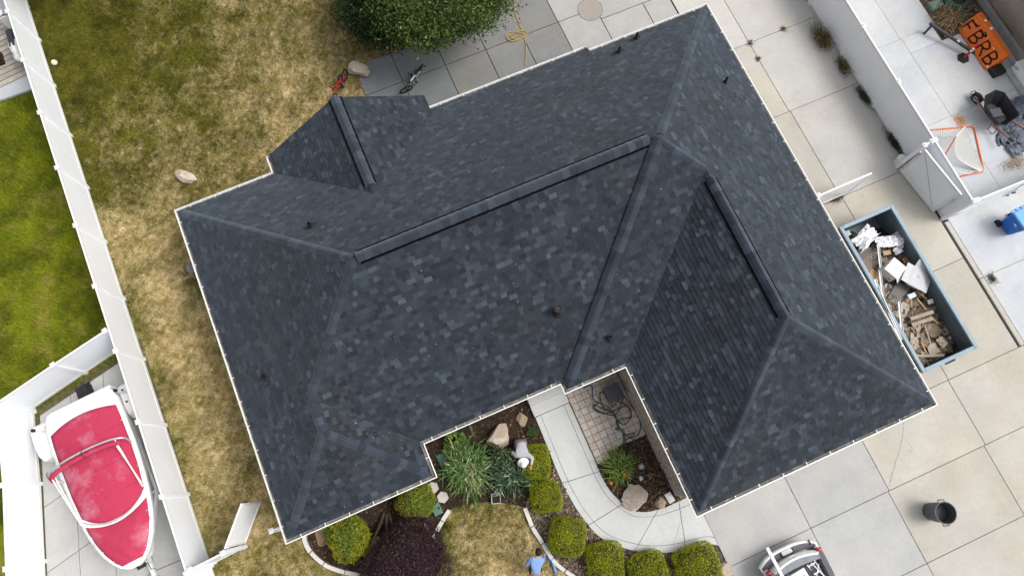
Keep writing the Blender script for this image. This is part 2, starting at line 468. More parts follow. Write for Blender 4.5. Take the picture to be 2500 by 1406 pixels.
def blades(name, x0, x1, y0, y1, n, label, bw=0.013, bl=0.075):
    x = RNG.uniform(x0, x1, n); y = RNG.uniform(y0, y1, n)
    ok = np.ones(n, bool)
    for p in NOGRASS: ok &= ~inpoly(x, y, p)
    # only where the frame (with a margin) can see it
    xx = x * cY - y * sY; yy = x * sY + y * cY; cz = yy * math.sin(PITCH) + CAM_H * math.cos(PITCH); cy2 = yy * math.cos(PITCH) - CAM_H * math.sin(PITCH)
    px = 1250 + FOCAL * xx / cz; py = 703 - FOCAL * cy2 / cz
    ok &= (px > -250) & (px < 2750) & (py > -250) & (py < 1650)
    x = x[ok]; y = y[ok]; n = len(x)
    th = RNG.uniform(0, 2 * np.pi, n); ln = bl * RNG.uniform(0.6, 1.4, n); lean = RNG.uniform(0.25, 1.0, n)
    dx = np.cos(th); dy = np.sin(th); wv = bw * RNG.uniform(0.6, 1.3, n)
    b0 = np.stack([x - dy * wv, y + dx * wv, np.full(n, -.03)], 1); b1 = np.stack([x + dy * wv, y - dx * wv, np.full(n, -.03)], 1)
    tp = np.stack([x + dx * ln * lean, y + dy * ln * lean, ln * np.sqrt(np.clip(1 - 0.7 * lean ** 2, 0.1, 1))], 1)
    V = np.stack([b0, b1, tp], 1).reshape(-1, 3)
    c = lawn_col(x, y, RNG.random(n)) * RNG.uniform(0.8, 1.35, n)[:, None]
    Fq = np.arange(3 * n).reshape(n, 3)
    o = mk_np(name, V, Fq, M['blade'], cols=np.repeat(c, 3, 0))
    return tag(o, label, 'grass', kind='stuff')


blades('grass', -10.46, 9.0, -5.5, 25, 520000, 'patchy green and straw coloured lawn grass around the house')
blades('grass', -18.0, -10.46, 5.0, 20.1, 190000, 'green lawn grass on the far side of the long white fence', bl=0.085)


# ------------------------------------------------------------------ concrete slabs
def slab_field(name, rects, mat, z=0.025, gap=0.018, base=None):
    xs = [r[0] for r in rects] + [r[1] for r in rects]; ys = [r[2] for r in rects] + [r[3] for r in rects]
    m = MB()
    for r in rects: m.box(((r[0] + r[1]) / 2, (r[2] + r[3]) / 2, -0.038), (r[1] - r[0] - 0.0005, r[3] - r[2] - 0.0005, 0.076))
    o = m.build(name, base or M['joint']); o['kind'] = 'structure'
    for r in rects:
        mt = r[4] if len(r) > 4 else mat
        b = MB(); b.box(((r[0] + r[1]) / 2, (r[2] + r[3]) / 2, z - 0.05), (r[1] - r[0] - gap, r[3] - r[2] - gap, 0.1))
        b.build('slab', mt, o, bevel=0.006, seg=1)
    return o


def poly_slab(parent, poly, mat, z=0.025, h=0.1, bevel=0.005):
    b = MB(); b.prism([(p[0], p[1]) for p in poly], z - h, z)
    return b.build('slab', mat, parent, bevel=bevel, seg=1)


cb, cg = M['conc_beige'], M['conc_grey']
slab_field('driveway', [
    (5.2, 8.2, -5.5, -2.6, cg), (8.2, 11.15, -5.5, -2.6, cg), (11.15, 14.87, -5.5, -3.15, cb), (14.87, 18.6, -5.5, -3.15, cb), (18.6, 22.5, -5.5, -3.15, cb),
    (5.2, 8.2, -7.92, -5.5, cg), (8.2, 11.1, -7.92, -5.5, cg), (11.1, 14.8, -7.92, -5.5, cb), (14.8, 18.6, -7.92, -5.5, cb), (18.6, 22.5, -7.92, -5.5, cb),
    (5.2, 8.2, -10.6, -7.92, cg), (8.2, 11.1, -10.6, -7.92, cg), (11.1, 14.8, -10.6, -7.92, cb), (14.8, 18.6, -10.6, -7.92, cb),
    (12.0, 14.9, -3.15, 0.36, cb), (14.9, 17.72, -3.15, 0.36, cb), (12.0, 14.9, 0.36, 4.12, cb), (14.9, 17.72, 0.36, 4.12, cb)], cb)
slab_field('side_yard_paving', [
    (12.0, 14.85, 4.12, 7.9, cb), (14.85, 17.8, 4.12, 7.9, M['conc_side']), (12.0, 14.8, 7.9, 11.08, cb), (14.8, 17.8, 7.9, 11.08, M['conc_side']),
    (12.9, 14.8, 11.08, 14.3, M['conc_side']), (14.8, 17.8, 11.08, 14.3, M['conc_side']), (12.9, 17.8, 14.3, 17.5, M['conc_side'])], cb)
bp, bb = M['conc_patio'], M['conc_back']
pat = sheet('back_patio', [(0.42, 11.2), (12.85, 11.2), (12.85, 17.0), (11.0, 17.0), (7.15, 16.45), (3.0, 16.0), (1.0, 16.15), (0.42, 15.6)], -0.012, M['joint'])
g2 = 0.011
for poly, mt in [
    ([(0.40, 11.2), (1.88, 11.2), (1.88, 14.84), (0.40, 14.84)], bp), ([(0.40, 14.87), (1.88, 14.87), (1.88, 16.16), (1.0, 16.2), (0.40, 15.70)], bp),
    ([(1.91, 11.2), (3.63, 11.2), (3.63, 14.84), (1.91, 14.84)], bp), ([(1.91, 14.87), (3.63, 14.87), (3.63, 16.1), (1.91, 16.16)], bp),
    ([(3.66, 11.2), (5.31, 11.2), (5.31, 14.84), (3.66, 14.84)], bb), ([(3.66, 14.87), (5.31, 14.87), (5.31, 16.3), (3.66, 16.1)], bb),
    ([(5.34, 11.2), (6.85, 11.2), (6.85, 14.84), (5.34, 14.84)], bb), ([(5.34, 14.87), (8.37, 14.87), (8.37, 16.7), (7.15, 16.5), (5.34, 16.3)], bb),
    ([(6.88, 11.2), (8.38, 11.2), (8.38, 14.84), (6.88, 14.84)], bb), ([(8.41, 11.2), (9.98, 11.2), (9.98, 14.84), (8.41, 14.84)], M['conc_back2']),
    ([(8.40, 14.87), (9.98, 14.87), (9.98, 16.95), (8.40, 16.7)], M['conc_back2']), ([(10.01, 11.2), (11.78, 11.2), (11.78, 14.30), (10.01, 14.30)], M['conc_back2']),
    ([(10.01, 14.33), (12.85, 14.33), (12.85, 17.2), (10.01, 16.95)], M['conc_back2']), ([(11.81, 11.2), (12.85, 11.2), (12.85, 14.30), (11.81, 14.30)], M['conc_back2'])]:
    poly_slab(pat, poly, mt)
# round poured patch in the back patio
b = MB(); b.lathe([(0.48, 0.0), (0.48, 0.030), (0.0, 0.030)], 40, (9.77, 14.87, 0)); b.build('round_patch', concrete('concrete_round', (0.33, 0.30, 0.265), sfac=0.3), pat)
b = MB(); b.tube([(9.77 + 0.49 * math.cos(t), 14.87 + 0.49 * math.sin(t), 0.024) for t in np.linspace(0, 6.28, 40, endpoint=False)], 0.010, 5, closed=True); b.build('joint_ring', M['joint'], pat)

cw = M['conc_white']
slab_field('neighbour_paving', [(17.85, 20.25, 8.9, 12.4), (20.25, 21.85, 8.9, 12.4), (17.85, 20.3, 5.3, 8.9), (20.3, 23.9, 5.3, 8.2), (20.3, 21.7, 8.2, 8.9), (17.85, 20.4, 1.9, 5.3), (20.4, 23.9, 1.9, 5.3)], cw, 0.03, 0.008, M['joint_pale'])
slab_field('neighbour_driveway', [(17.98, 21.2, -0.53, 1.86), (21.2, 25, -0.53, 1.86), (17.98, 21.2, -3.15, -0.53), (21.2, 25, -3.15, -0.53)], M['conc_white'], 0.05, 0.012, M['joint_pale'])
k = sheet('kerb_strip', [(17.72, -3.15), (17.98, -3.15), (17.98, 1.8), (17.72, 1.8)], -0.02, M['joint'])
for y0, y1 in ((-3.14, -0.53), (-0.53, 1.78)):
    b = MB(); b.box((17.865, (y0 + y1) / 2, 0.03), (0.17, y1 - y0 - 0.02, 0.1)); b.build('kerb', M['conc_beige'], k, bevel=0.01)
# boat pad and neighbour patio to the left
pad = sheet('boat_pad', [(-10.05, 9.25), (-14.15, 8.40), (-15.4, 2.0), (-16.6, -6), (-10.05, -6)], -0.012, pmat('weedy_soil', (0.10, 0.09, 0.045), 0.95, 0.4, 8, 0.4, 30))
cl = concrete('concrete_boat_pad', (0.42, 0.42, 0.405), sfac=0.18, objrand=0.03)


def skew(u0, u1, v0, v1):       # the pad follows the side fence, a little skewed
    o = Vector((-10.2, 9.0)); a = Vector((-0.973, -0.23)); bb_ = Vector((-0.20, -0.98))
    return [o + a * u + bb_ * v for u, v in ((u0, v0), (u1, v0), (u1, v1), (u0, v1))]


for v0, v1 in ((0.14, 1.2), (1.22, 3.15), (3.17, 5.2), (5.22, 7.4), (7.42, 10.5)):
    q_ = skew(-1, 0.10, v0, v1); poly_slab(pad, [(-10.24, q_[1].y - .02), q_[1], q_[2], (-10.24, q_[2].y - .02)], cl)
for u0, u1 in ((0.12, 1.38), (1.40, 2.62), (2.64, 3.78)):
    for v0, v1 in ((0.14, 1.2), (1.22, 3.15), (3.17, 5.2), (5.22, 7.4), (7.42, 10.5)):
        poly_slab(pad, skew(u0, u1, v0, v1), cl)
npo = sheet('neighbour_patio', [(-10.4, 20.14), (-16, 20.25), (-16, 27), (-10.4, 27)], -0.012, M['conc_white'])
b = MB(); b.box((-13.4, 23.6, 0.0), (6.0, 6.9, 0.055)); b.build('slab', M['conc_white'], npo)
kb = MB(); kb.bar((-10.4, 20.10, 0.01), (-16, 20.22, 0.01), 0.07, 0.06); kb.build('kerb', pmat('dark_edge', (0.2, 0.2, 0.21), 0.9), npo)

# ------------------------------------------------------------------ garden walkway, pavers, beds
wk = sheet('walkway', [(p.x, p.y) for p in walk_o] + [(p.x, p.y) for p in walk_i[::-1]], -0.010, M['joint'])


def lerp(a, b, t): return a + (b - a) * t


cuts = [0, 20, 35, 47, 60, 80]
band = 0.155
for a_, b_ in zip(cuts[:-1], cuts[1:]):
    for t0, t1 in ((0.0, 0.15), (0.158, 0.842), (0.85, 1.0)):
        e0 = [lerp(walk_o[i], walk_i[i], t0) for i in range(a_, b_ + 1)]; e1 = [lerp(walk_o[i], walk_i[i], t1) for i in range(a_, b_ + 1)]
        # pull the ends back to leave a joint
        for e in (e0, e1):
            e[0] = e[0] + (e[1] - e[0]).normalized() * 0.008; e[-1] = e[-1] + (e[-2] - e[-1]).normalized() * 0.008
        poly_slab(wk, e0 + e1[::-1], M['conc_path'], 0.05, 0.12, 0.004)
# two steps up to the porch
st = thing('porch_steps', 'pale concrete porch steps tucked under the front gutter at the walkway head', 'steps', (2.0, 1.6, 0))
b = MB(); b.box((0.03, -0.10, 0.09), (1.27, 0.38, 0.18)); b.build('lower_step', M['conc_path'], st, bevel=0.012)
b = MB(); b.box((0.03, 0.45, 0.17), (1.27, 0.72, 0.34)); b.build('upper_step', M['conc_path'], st, bevel=0.012)

pv = sheet('paver_patio', [(2.69, 1.95), (4.70, 1.95), (4.70, -0.62), (2.69, -0.95)], 0.012, pmat('joint_sand', (.20, .17, .14), .95, .3, 20))
PV = [(0.58, 0.51, 0.43), (0.56, 0.50, 0.44), (0.52, 0.46, 0.40), (0.50, 0.485, 0.46), (0.55, 0.46, 0.39), (0.62, 0.54, 0.45)]
pvm = [pmat('paver_%d' % i, c, 0.9, 0.18, 9, 0.3, 50, dirt=(0.22, 0.19, 0.15), dscale=5, dlo=0.6) for i, c in enumerate(PV)]
ps = 0.236
for i in range(8):
    for j in range(12):
        x = 2.70 + ps * (i + .5); y = 1.9 - ps * (j + .5)
        if y < -0.60 - (0.25 if i < 3 else 0) or (j >= 11 and i > 1): continue
        b = MB(); b.box((x, y, 0.0), (ps - 0.012, ps - 0.012, 0.08), random.uniform(-.02, .02))
        o = b.build('paver', random.choice(pvm), pv, bevel=0.012, seg=2); o.location.z = random.uniform(0, .008)


def mulchmat(name, a, b_):
    n = N(name)
    c = n.mix(n.ramp(n.noise(35, 5, 0.75), 0.42, 0.68), (*a, 1), (*b_, 1))
    c = n.scale_col(c, n.ramp(n.noise(2.2, 4), 0.3, 0.7, 0.7, 1.35))
    n.bump(n.noise(55, 5, 0.7), 0.9, 0.03)
    return n.done(c, 0.95, 0, 0.1)


M['mulch_dark'] = mulchmat('mulch_dark', (0.028, 0.019, 0.014), (0.075, 0.05, 0.034))
M['mulch_dry'] = mulchmat('mulch_dry', (0.075, 0.055, 0.042), (0.24, 0.185, 0.135))
sheet('mulch_bed', bed_front, 0.018, M['mulch_dark'])
sheet('side_mulch_bed', bed_side, 0.020, M['mulch_dark'])
dry_bed = [Vector((p.x - 0.02, p.y, 0)) for p in walk_o if p.y < -0.35] + [Vector((5.18, -5.6, 0)), S(1640, 1470), S(1500, 1470)] + curb_b[::-1] + [S(1300, 1195), S(1345, 1170)]
sheet('dry_mulch', [(p.x, p.y) for p in dry_bed], 0.024, M['mulch_dry'])


def chips(name, poly, n, cols, label, z=0.022, ln=0.03, avoid=()):
    xs = [p[0] for p in poly]; ys = [p[1] for p in poly]
    x = RNG.uniform(min(xs), max(xs), n); y = RNG.uniform(min(ys), max(ys), n)
    ok = inpoly(x, y, poly)
    for a in avoid: ok &= ~inpoly(x, y, a)
    x = x[ok]; y = y[ok]; n = len(x)
    th = RNG.uniform(0, 6.28, n); L = ln * RNG.uniform(.5, 1.6, n); W = L * RNG.uniform(.2, .5, n); ti = RNG.uniform(-.5, .5, n) * L
    dx, dy = np.cos(th), np.sin(th); zz = z + RNG.uniform(0, .02, n)
    V = np.stack([np.stack([x + sx * dx * L - sy * dy * W, y + sx * dy * L + sy * dx * W, zz + sx * ti + np.abs(ti)], 1) for sx, sy in ((-1, -1), (1, -1), (1, 1), (-1, 1))], 1).reshape(-1, 3)
    ci = RNG.integers(0, len(cols), n); c = np.array(cols)[ci] * RNG.uniform(.6, 1.4, n)[:, None]
    o = mk_np(name, V, np.arange(4 * n).reshape(n, 4), M['chip'], cols=np.repeat(c, 4, 0))
    return tag(o, label, 'mulch', kind='stuff')


dark_c = [(0.03, 0.02, 0.014), (0.055, 0.036, 0.024), (0.09, 0.06, 0.038), (0.16, 0.11, 0.07)]
dry_c = [(0.10, 0.075, 0.055), (0.05, 0.037, 0.03), (0.22, 0.17, 0.12), (0.36, 0.29, 0.21)]
dryp = [(p.x, p.y) for p in dry_bed]
chips('mulch_chips', [(p.x, p.y) for p in bed_front], 16000, dark_c, 'dark bark mulch chips in the front planting beds', avoid=[dryp])
chips('mulch_chips', [(p.x, p.y) for p in bed_side], 6000, dark_c, 'dark bark mulch chips in the bed beside the stone wall')
chips('mulch_chips', dryp, 14000, dry_c, 'dry brown mulch chips between the clipped shrubs and walkway', z=0.028)


def edging(label, pts, group=None, wd=0.13, hgt=0.11, ln=0.62):
    t = thing('garden_edging', label, 'edging', (pts[0].x, pts[0].y, 0))
    pp = catmull(pts, 10); acc = [pp[0]]; run = 0; segs = []
    for a, b2 in zip(pp[:-1], pp[1:]):
        run += (b2 - a).length; acc.append(b2)
        if run > ln * random.uniform(.75, 1.2): segs.append(acc); acc = [b2]; run = 0
    if len(acc) > 1: segs.append(acc)
    o0 = pts[0]
    for s in segs:
        L = []; Rr = []
        for i, p in enumerate(s):
            d = (s[min(i + 1, len(s) - 1)] - s[max(i - 1, 0)]).normalized(); nrm = Vector((-d.y, d.x, 0))
            q = p + (d * 0.012 if i == 0 else (-d * 0.012 if i == len(s) - 1 else Vector()))
            L.append(q + nrm * wd / 2); Rr.append(q - nrm * wd / 2)
        poly = [(q.x - o0.x, q.y - o0.y) for q in L + Rr[::-1]]
        b = MB(); b.prism(poly, -0.02, hgt + random.uniform(-.01, .01)); b.build('edging_block', M['kerb'], t, bevel=0.02)
    return t


edging('curved pale concrete edging around the purple shrub bed at the house corner', ring_l)
edging('short pale concrete edging between the purple shrub and the lily clump', curb_a)
edging('pale concrete edging running beside the person in blue', curb_b)

# ------------------------------------------------------------------ the house
PT = 2.0 / 3.0                     # roof pitch 8:12
ZE = 2.70
XL, XR, YB, YF = -6.67, 12.45, 11.73, 1.87
YM = (YB + YF) / 2
R1 = (XL + (YM - YF), YM)
T_ = (7.36, 6.64)
W1 = (-4.435, 4.105); W2 = (-4.435, 3.065)
G1 = (8.485, 5.515); G2 = (8.485, 0.755)
YGB = 12.45                        # rake of the back gable
house = thing('house', 'single storey house with dark charcoal shingle roof and white gutters', 'house')

# plane: (pieces in plan, axis, sign, eave position) with z = ZE + PT * sign * (coord - eave)
PL = {
    'back': ([[(XL, YB), (-3.35, YB), (-.6, 8.98), (-.6, YM), R1], [(-.6, YM), (-.6, 8.98), (2.15, YB), (2.15, YM)],
              [(2.15, YM), (2.15, 11.98), (7.2, 11.98), (7.2, YM)], [(7.2, YM), (7.2, 11.98), (8.0, 11.98), (8.0, 7.28), T_], [(8.0, 7.28), (8.0, YB), (XR, YB)]], 'y', -1, YB),
    'front': ([[(-2.2, YF), (2.48, YF), (7.41, YM), R1, W1]], 'y', 1, YF),
    'strip': ([[(2.48, 1.55), (4.52, 1.55), G1, T_]], 'y', 1, 1.55),
    'left': ([[(XL, YB), R1, W1, (XL, 4.105)], [(XL, 4.105), W1, W2, (XL, .83)]], 'x', 1, XL),
    'wing_front': ([[(XL, .83), (-2.2, .83), W2]], 'y', 1, .83),
    'wing_right': ([[(-2.2, .83), (-2.2, YF), W1, W2]], 'x', -1, -2.2),
    'right': ([[(XR, YB), T_, G1, (XR, 5.515)], [(XR, 5.515), G1, G2, (XR, -3.21)]], 'x', -1, XR),
    'gar_left': ([[(4.52, 1.55), (4.52, -3.21), G2, G1]], 'x', 1, 4.52),
    'gar_front': ([[(4.52, -3.21), (XR, -3.21), G2]], 'y', 1, -3.21),
    'gab_left': ([[(-3.35, YB), (-3.35, YGB), (-.6, YGB), (-.6, 8.98)]], 'x', 1, -3.35),
    'gab_right': ([[(2.15, YB), (2.15, YGB), (-.6, YGB), (-.6, 8.98)]], 'x', -1, 2.15),
}


def plane_z(pl, x, y):
    _, ax, sg, e = PL[pl]
    return ZE + PT * sg * ((x if ax == 'x' else y) - e)


def plane_n(pl):
    _, ax, sg, e = PL[pl]
    v = Vector((-PT * sg, 0, 1)) if ax == 'x' else Vector((0, -PT * sg, 1))
    return v.normalized()


def roof_z(x, y):
    best = None
    for k, (pcs, ax, sg, e) in PL.items():
        for pc in pcs:
            if bool(inpoly(np.array([x]), np.array([y]), pc)[0]):
                z = plane_z(k, x, y)
                if best is None or z > best: best = z
    return best if best is not None else ZE


roof = MB()
for k, (pcs, ax, sg, e) in PL.items():
    for pc in pcs:
        a = sum(pc[i][0] * pc[(i + 1) % len(pc)][1] - pc[(i + 1) % len(pc)][0] * pc[i][1] for i in range(len(pc)))
        q = pc if a > 0 else pc[::-1]
        roof.add([(p[0], p[1], plane_z(k, *p) - 0.006) for p in q], [tuple(range(len(q)))])
# side of the step between the two front slopes
roof.add([(2.48, 1.55, ZE), (T_[0], T_[1], plane_z('strip', *T_)), (7.41, YM, plane_z('front', 7.41, YM)), (2.48, YF, ZE)], [(0, 1, 2, 3)])
roof.add([(8.0, 11.98, plane_z('back', 8, 11.98)), (8.0, YB, ZE), (8.0, 11.98, ZE - .3), (8.0, YB, ZE - .3)], [(0, 1, 3, 2)])
# fascia round the eaves and flat soffit
EAVE = [(-3.35, YGB), (-3.35, YB), (XL, YB), (XL, .83), (-2.2, .83), (-2.2, YF), (2.48, YF), (2.48, 1.55), (4.52, 1.55), (4.52, -3.21), (XR, -3.21), (XR, YB), (8.0, YB), (8.0, 11.98), (2.15, 11.98), (2.15, YGB)]
ROOF = roof.build('roof', M['deck'], house)
fas = MB()
for i in range(len(EAVE)):
    p = EAVE[i]; q = EAVE[(i + 1) % len(EAVE)]
    low = i in (13,)
    if i == len(EAVE) - 1:
        continue
    zt = ZE - 0.03 - (0.167 if low else 0)
    fas.add([(p[0], p[1], zt - .19), (q[0], q[1], zt - .19), (q[0], q[1], zt), (p[0], p[1], zt)], [(0, 1, 2, 3)])
# gable rake boards
zr = plane_z('gab_left', -.6, YGB)
for x0 in (-3.35, 2.15):
    fas.add([(x0, YGB, ZE - .22), (-.6, YGB, zr - .22), (-.6, YGB, zr - .02), (x0, YGB, ZE - .02)], [(0, 1, 2, 3)])
fas.build('fascia', M['white'], house)
sf = MB(); sf.add([(p[0], p[1], ZE - .225) for p in EAVE[::-1]], [tuple(range(len(EAVE)))]); sf.build('soffit', M['white'], house)
WALL = [(-6.25, 11.3), (-2.95, 11.3), (-2.95, 12.05), (1.75, 12.05), (1.75, 11.3), (12.05, 11.3), (12.05, -2.85), (4.70, -2.85), (4.70, 1.95), (2.66, 1.95), (2.66, 2.3), (-2.55, 2.3), (-2.55, 1.2), (-6.25, 1.2)]
wl = MB(); wl.prism(WALL, -0.05, ZE - .23)
wl.add([(-2.95, 12.05, ZE - .23), (1.75, 12.05, ZE - .23), (-.6, 12.05, ZE + 1.5)], [(0, 1, 2)])
walls = wl.build('wall', M['stucco'], house)

# ---- shingles, course by course
TONES = [((0.0225, 0.0270, 0.0355), 18), ((0.028, 0.0345, 0.0450), 32), ((0.036, 0.044, 0.057), 30), ((0.048, 0.0590, 0.0750), 14), ((0.066, 0.081, 0.101), 4), ((0.034, 0.036, 0.044), 8)]
TC = [t[0] for t in TONES]; TW = [t[1] for t in TONES]
EW = 0.145 / math.sqrt(1 + PT * PT)


def clip_half(poly, a, b):
    """keep the left side of a->b"""
    out = []; n = len(poly)
    for i in range(n):
        p = poly[i]; q = poly[(i + 1) % n]
        sp = (b[0] - a[0]) * (p[1] - a[1]) - (b[1] - a[1]) * (p[0] - a[0]); sq = (b[0] - a[0]) * (q[1] - a[1]) - (b[1] - a[1]) * (q[0] - a[0])
        if sp >= 0: out.append(p)
        if (sp >= 0) != (sq >= 0):
            t = sp / (sp - sq); out.append((p[0] + (q[0] - p[0]) * t, p[1] + (q[1] - p[1]) * t))
    return out


tabs = []
rs = random.Random(5)
for key, (pcs, ax, sg, e) in PL.items():
    nrm = plane_n(key)
    # plan -> (u, w): w up the slope, u along the eave
    if ax == 'y': tf = lambda p: (p[0] * sg, sg * (p[1] - e)); inv = lambda u, w: (u * sg, e + sg * w)
    else: tf = lambda p: (-p[1] * sg, sg * (p[0] - e)); inv = lambda u, w: (e + sg * w, -u * sg)
    cps = []
    for pc in pcs:
        q = [tf(p) for p in pc]
        a = sum(q[i][0] * q[(i + 1) % len(q)][1] - q[(i + 1) % len(q)][0] * q[i][1] for i in range(len(q)))
        cps.append(q if a > 0 else q[::-1])
    us = [p[0] for q in cps for p in q]; ws = [p[1] for q in cps for p in q]
    umin, umax, wmin, wmax = min(us), max(us), min(ws), max(ws)
    wmin = -EW * math.ceil(-wmin / EW) if wmin < 0 else 0
    nc = int((wmax - wmin) / EW) + 1
    for i in range(nc):
        w0 = wmin + i * EW; w1 = w0 + EW
        u = umin - rs.uniform(0, .3)
        last = None
        while u < umax:
            wd = rs.choice((.11, .14, .16, .18, .20, .22, .25))
            u1 = u + wd
            col = rs.choices(TC, TW)[0]
            x_, y_ = inv((u + u1) / 2, (w0 + w1) / 2)
            big = 0.84 + 0.42 * float(fbm(np.array([x_ * 0.8]), np.array([y_ * 0.8]), 301, 3)[0])
            kk = rs.uniform(.88, 1.12) * big
            wm = max(0.0, rs.gauss(0, 1) - 1.2) * 0.08 + max(0.0, float(fbm(np.array([x_ * 0.5]), np.array([y_ * 0.5]), 333, 2)[0]) - .52) * 0.28
            kk *= .62
            col = (col[0] * kk * (1.22 + wm), col[1] * kk * 1.27, col[2] * kk * (1.30 - wm))
            tooth = 0.005 if rs.random() < .45 else 0
            rect = [(u + .002, w0), (u1 - .002, w0), (u1 - .002, w1 + .004), (u + .002, w1 + .004)]
            V = []; Fc = []; ar = 0
            for q in cps:
                pl = rect
                for j in range(len(q)):
                    pl = clip_half(pl, q[j], q[(j + 1) % len(q)])
                    if len(pl) < 3: break
                if len(pl) < 3: continue
                a2 = abs(sum(pl[j][0] * pl[(j + 1) % len(pl)][1] - pl[(j + 1) % len(pl)][0] * pl[j][1] for j in range(len(pl)))) / 2
                if a2 < 2e-4: continue
                ar += a2
                b0 = len(V); m_ = len(pl); top = []; bot = []
                for (uu, ww) in pl:
                    xx, yy = inv(uu, ww); zz = plane_z(key, xx, yy)
                    h = (0.011 + tooth) * (1 - (ww - w0) / EW) + 0.002 + tooth * .5
                    p = Vector((xx, yy, zz)); top.append(p + nrm * h); bot.append(p - nrm * 0.004)
                V += top + bot
                Fc.append(tuple(b0 + j for j in range(m_)))
                for j in range(m_):
                    j2 = (j + 1) % m_
                    if pl[j][1] > w1 - 1e-4 and pl[j2][1] > w1 - 1e-4: continue
                    Fc.append((b0 + j, b0 + m_ + j, b0 + m_ + j2, b0 + j2))
            if V:
                c0 = V[0]; d2 = (c0.x ** 2 + c0.y ** 2 + (CAM_H - c0.z) ** 2)
                face = max(0.0, nrm.dot((Vector((0, 0, CAM_H)) - c0).normalized()))
                sx_, sy_ = screen(c0)
                vis = 0 < sx_ < 2500 and 0 < sy_ < 1406
                tabs.append((ar * face / d2 * (1 if vis else 0), V, Fc, col))
            u = u1
tabs.sort(key=lambda t: -t[0])
for sc, V, Fc, col in tabs[:300]:
    mk('shingle', V, Fc, M['shingle'], ROOF, cols=[col] * len(V))
V = []; Fc = []; cc = []
for sc, v, f, col in tabs[300:]:
    b0 = len(V); V += v; Fc += [tuple(i + b0 for i in q) for q in f]; cc += [col] * len(v)
o = mk('shingle_field', V, Fc, M['shingle'], ROOF, cols=cc); o['kind'] = 'stuff'

# ---- ridge and hip caps
CAPC = [(0.029, 0.037, 0.050), (0.034, 0.043, 0.058), (0.039, 0.050, 0.067), (0.025, 0.032, 0.043), (0.045, 0.057, 0.075)]


def caps(p0, p1, pa, pb, vent=False, expo=0.225, wd=0.15, fade=None):
    """cap shingles from low end p0 to high end p1, pa/pb the slopes on each side (or wing vectors)"""
    p0 = Vector(p0); p1 = Vector(p1); d = (p1 - p0); L = d.length; d.normalize()
    def wing(pl, s):
        if isinstance(pl, Vector): return pl.normalized()
        n_ = plane_n(pl); v = n_.cross(d).normalized()
        return v if v.dot(s) > 0 else -v
    hor = Vector((-d.y, d.x, 0)).normalized()
    na = PL[pa][1] if isinstance(pa, str) else None
    wa = wing(pa, hor); wb = wing(pb, -hor)
    if wa.z > 0.02: wa = wing(pa, -hor)
    if wb.z > 0.02: wb = wing(pb, hor)
    up = Vector((0, 0, 1)); up = (up - d * up.dot(d)).normalized()
    lift = 0.065 if vent else 0.018
    if vent: wd = 0.205
    if vent:
        m = MB()
        for wg in (wa, wb):
            q0 = p0 + d * .05; q1 = p1 - d * .02; n2 = up
            m.add([q0 + wg * wd * 1.20, q1 + wg * wd * 1.20, q1 + wg * wd * 1.20 + n2 * .045, q0 + wg * wd * 1.20 + n2 * .045, q0 + n2 * .058, q1 + n2 * .058, q0, q1], [(0, 1, 2, 3), (3, 2, 5, 4), (0, 3, 4, 6), (1, 7, 5, 2)])
        m.build('ridge_vent', M['vent'], ROOF)
    n = max(1, int(round(L / expo))); ex = L / n
    for i in range(n):
        a = p0 + d * (i * ex); b2 = p0 + d * min((i + 1) * ex + .03, L)
        V = []; 
        for P_, h in ((a, lift + .014), (b2, lift + .002)):
            V += [P_ + wa * wd + up * h * .55, P_ + wa * wd * .5 + up * (h + .012), P_ + up * (h + .016), P_ + wb * wd * .5 + up * (h + .012), P_ + wb * wd + up * h * .55]
        V += [v - up * .02 for v in V[:5]]
        V += [V[5] - up * .02, V[9] - up * .02]
        F_ = [(0, 1, 6, 5), (1, 2, 7, 6), (2, 3, 8, 7), (3, 4, 9, 8), (10, 11, 1, 0), (11, 12, 2, 1), (12, 13, 3, 2), (13, 14, 4, 3), (10, 0, 5, 15), (14, 16, 9, 4)]
        c = random.choice(CAPC); kk = random.uniform(.85, 1.12)
        mk('ridge_cap', V, F_, M['shingle'], ROOF, cols=[(c[0] * kk, c[1] * kk, c[2] * kk)] * len(V), smooth=False)


def at(p, pl): return (p[0], p[1], plane_z(pl, *p))


caps(at((XL + .12, YB - .12), 'left'), at(R1, 'left'), 'left', 'back')
caps(at(W1, 'front'), at((R1[0] - .02, R1[1] - .02), 'front'), 'left', 'front')
caps(at((XL + .12, .95), 'left'), at(W2, 'left'), 'left', 'wing_front')
caps(at((-2.32, .95), 'wing_front'), at(W2, 'wing_front'), 'wing_front', 'wing_right')
caps(at(W2, 'left'), at(W1, 'left'), 'left', 'wing_right')
caps(at((XR - .12, YB - .12), 'right'), at((7.5, 6.78), 'right'), 'right', 'back')
caps(at((2.56, 1.63), 'strip'), at((7.38, 6.66), 'strip'), 'strip', Vector((-.62, .62, -.34)), wd=0.185)
caps(at((G1[0], G1[1]), 'strip'), at((7.42, 6.58), 'strip'), 'right', 'strip')
caps(at((4.64, -3.09), 'gar_left'), at(G2, 'gar_left'), 'gar_left', 'gar_front')
caps(at((XR - .12, -3.09), 'right'), at(G2, 'right'), 'right', 'gar_front')
zr_ = plane_z('front', 0, YM)
caps((R1[0] + .10, YM, zr_), (7.15, YM, zr_), 'back', 'front', vent=True)
caps((G2[0], G2[1] + .05, plane_z('right', *G2)), (G1[0], G1[1] - .30, plane_z('right', *G1)), 'right', 'gar_left', vent=True)
caps((-.6, 8.98 + .30, zr), (-.6, YGB + .02, zr), 'gab_left', 'gab_right', vent=True, expo=.30)

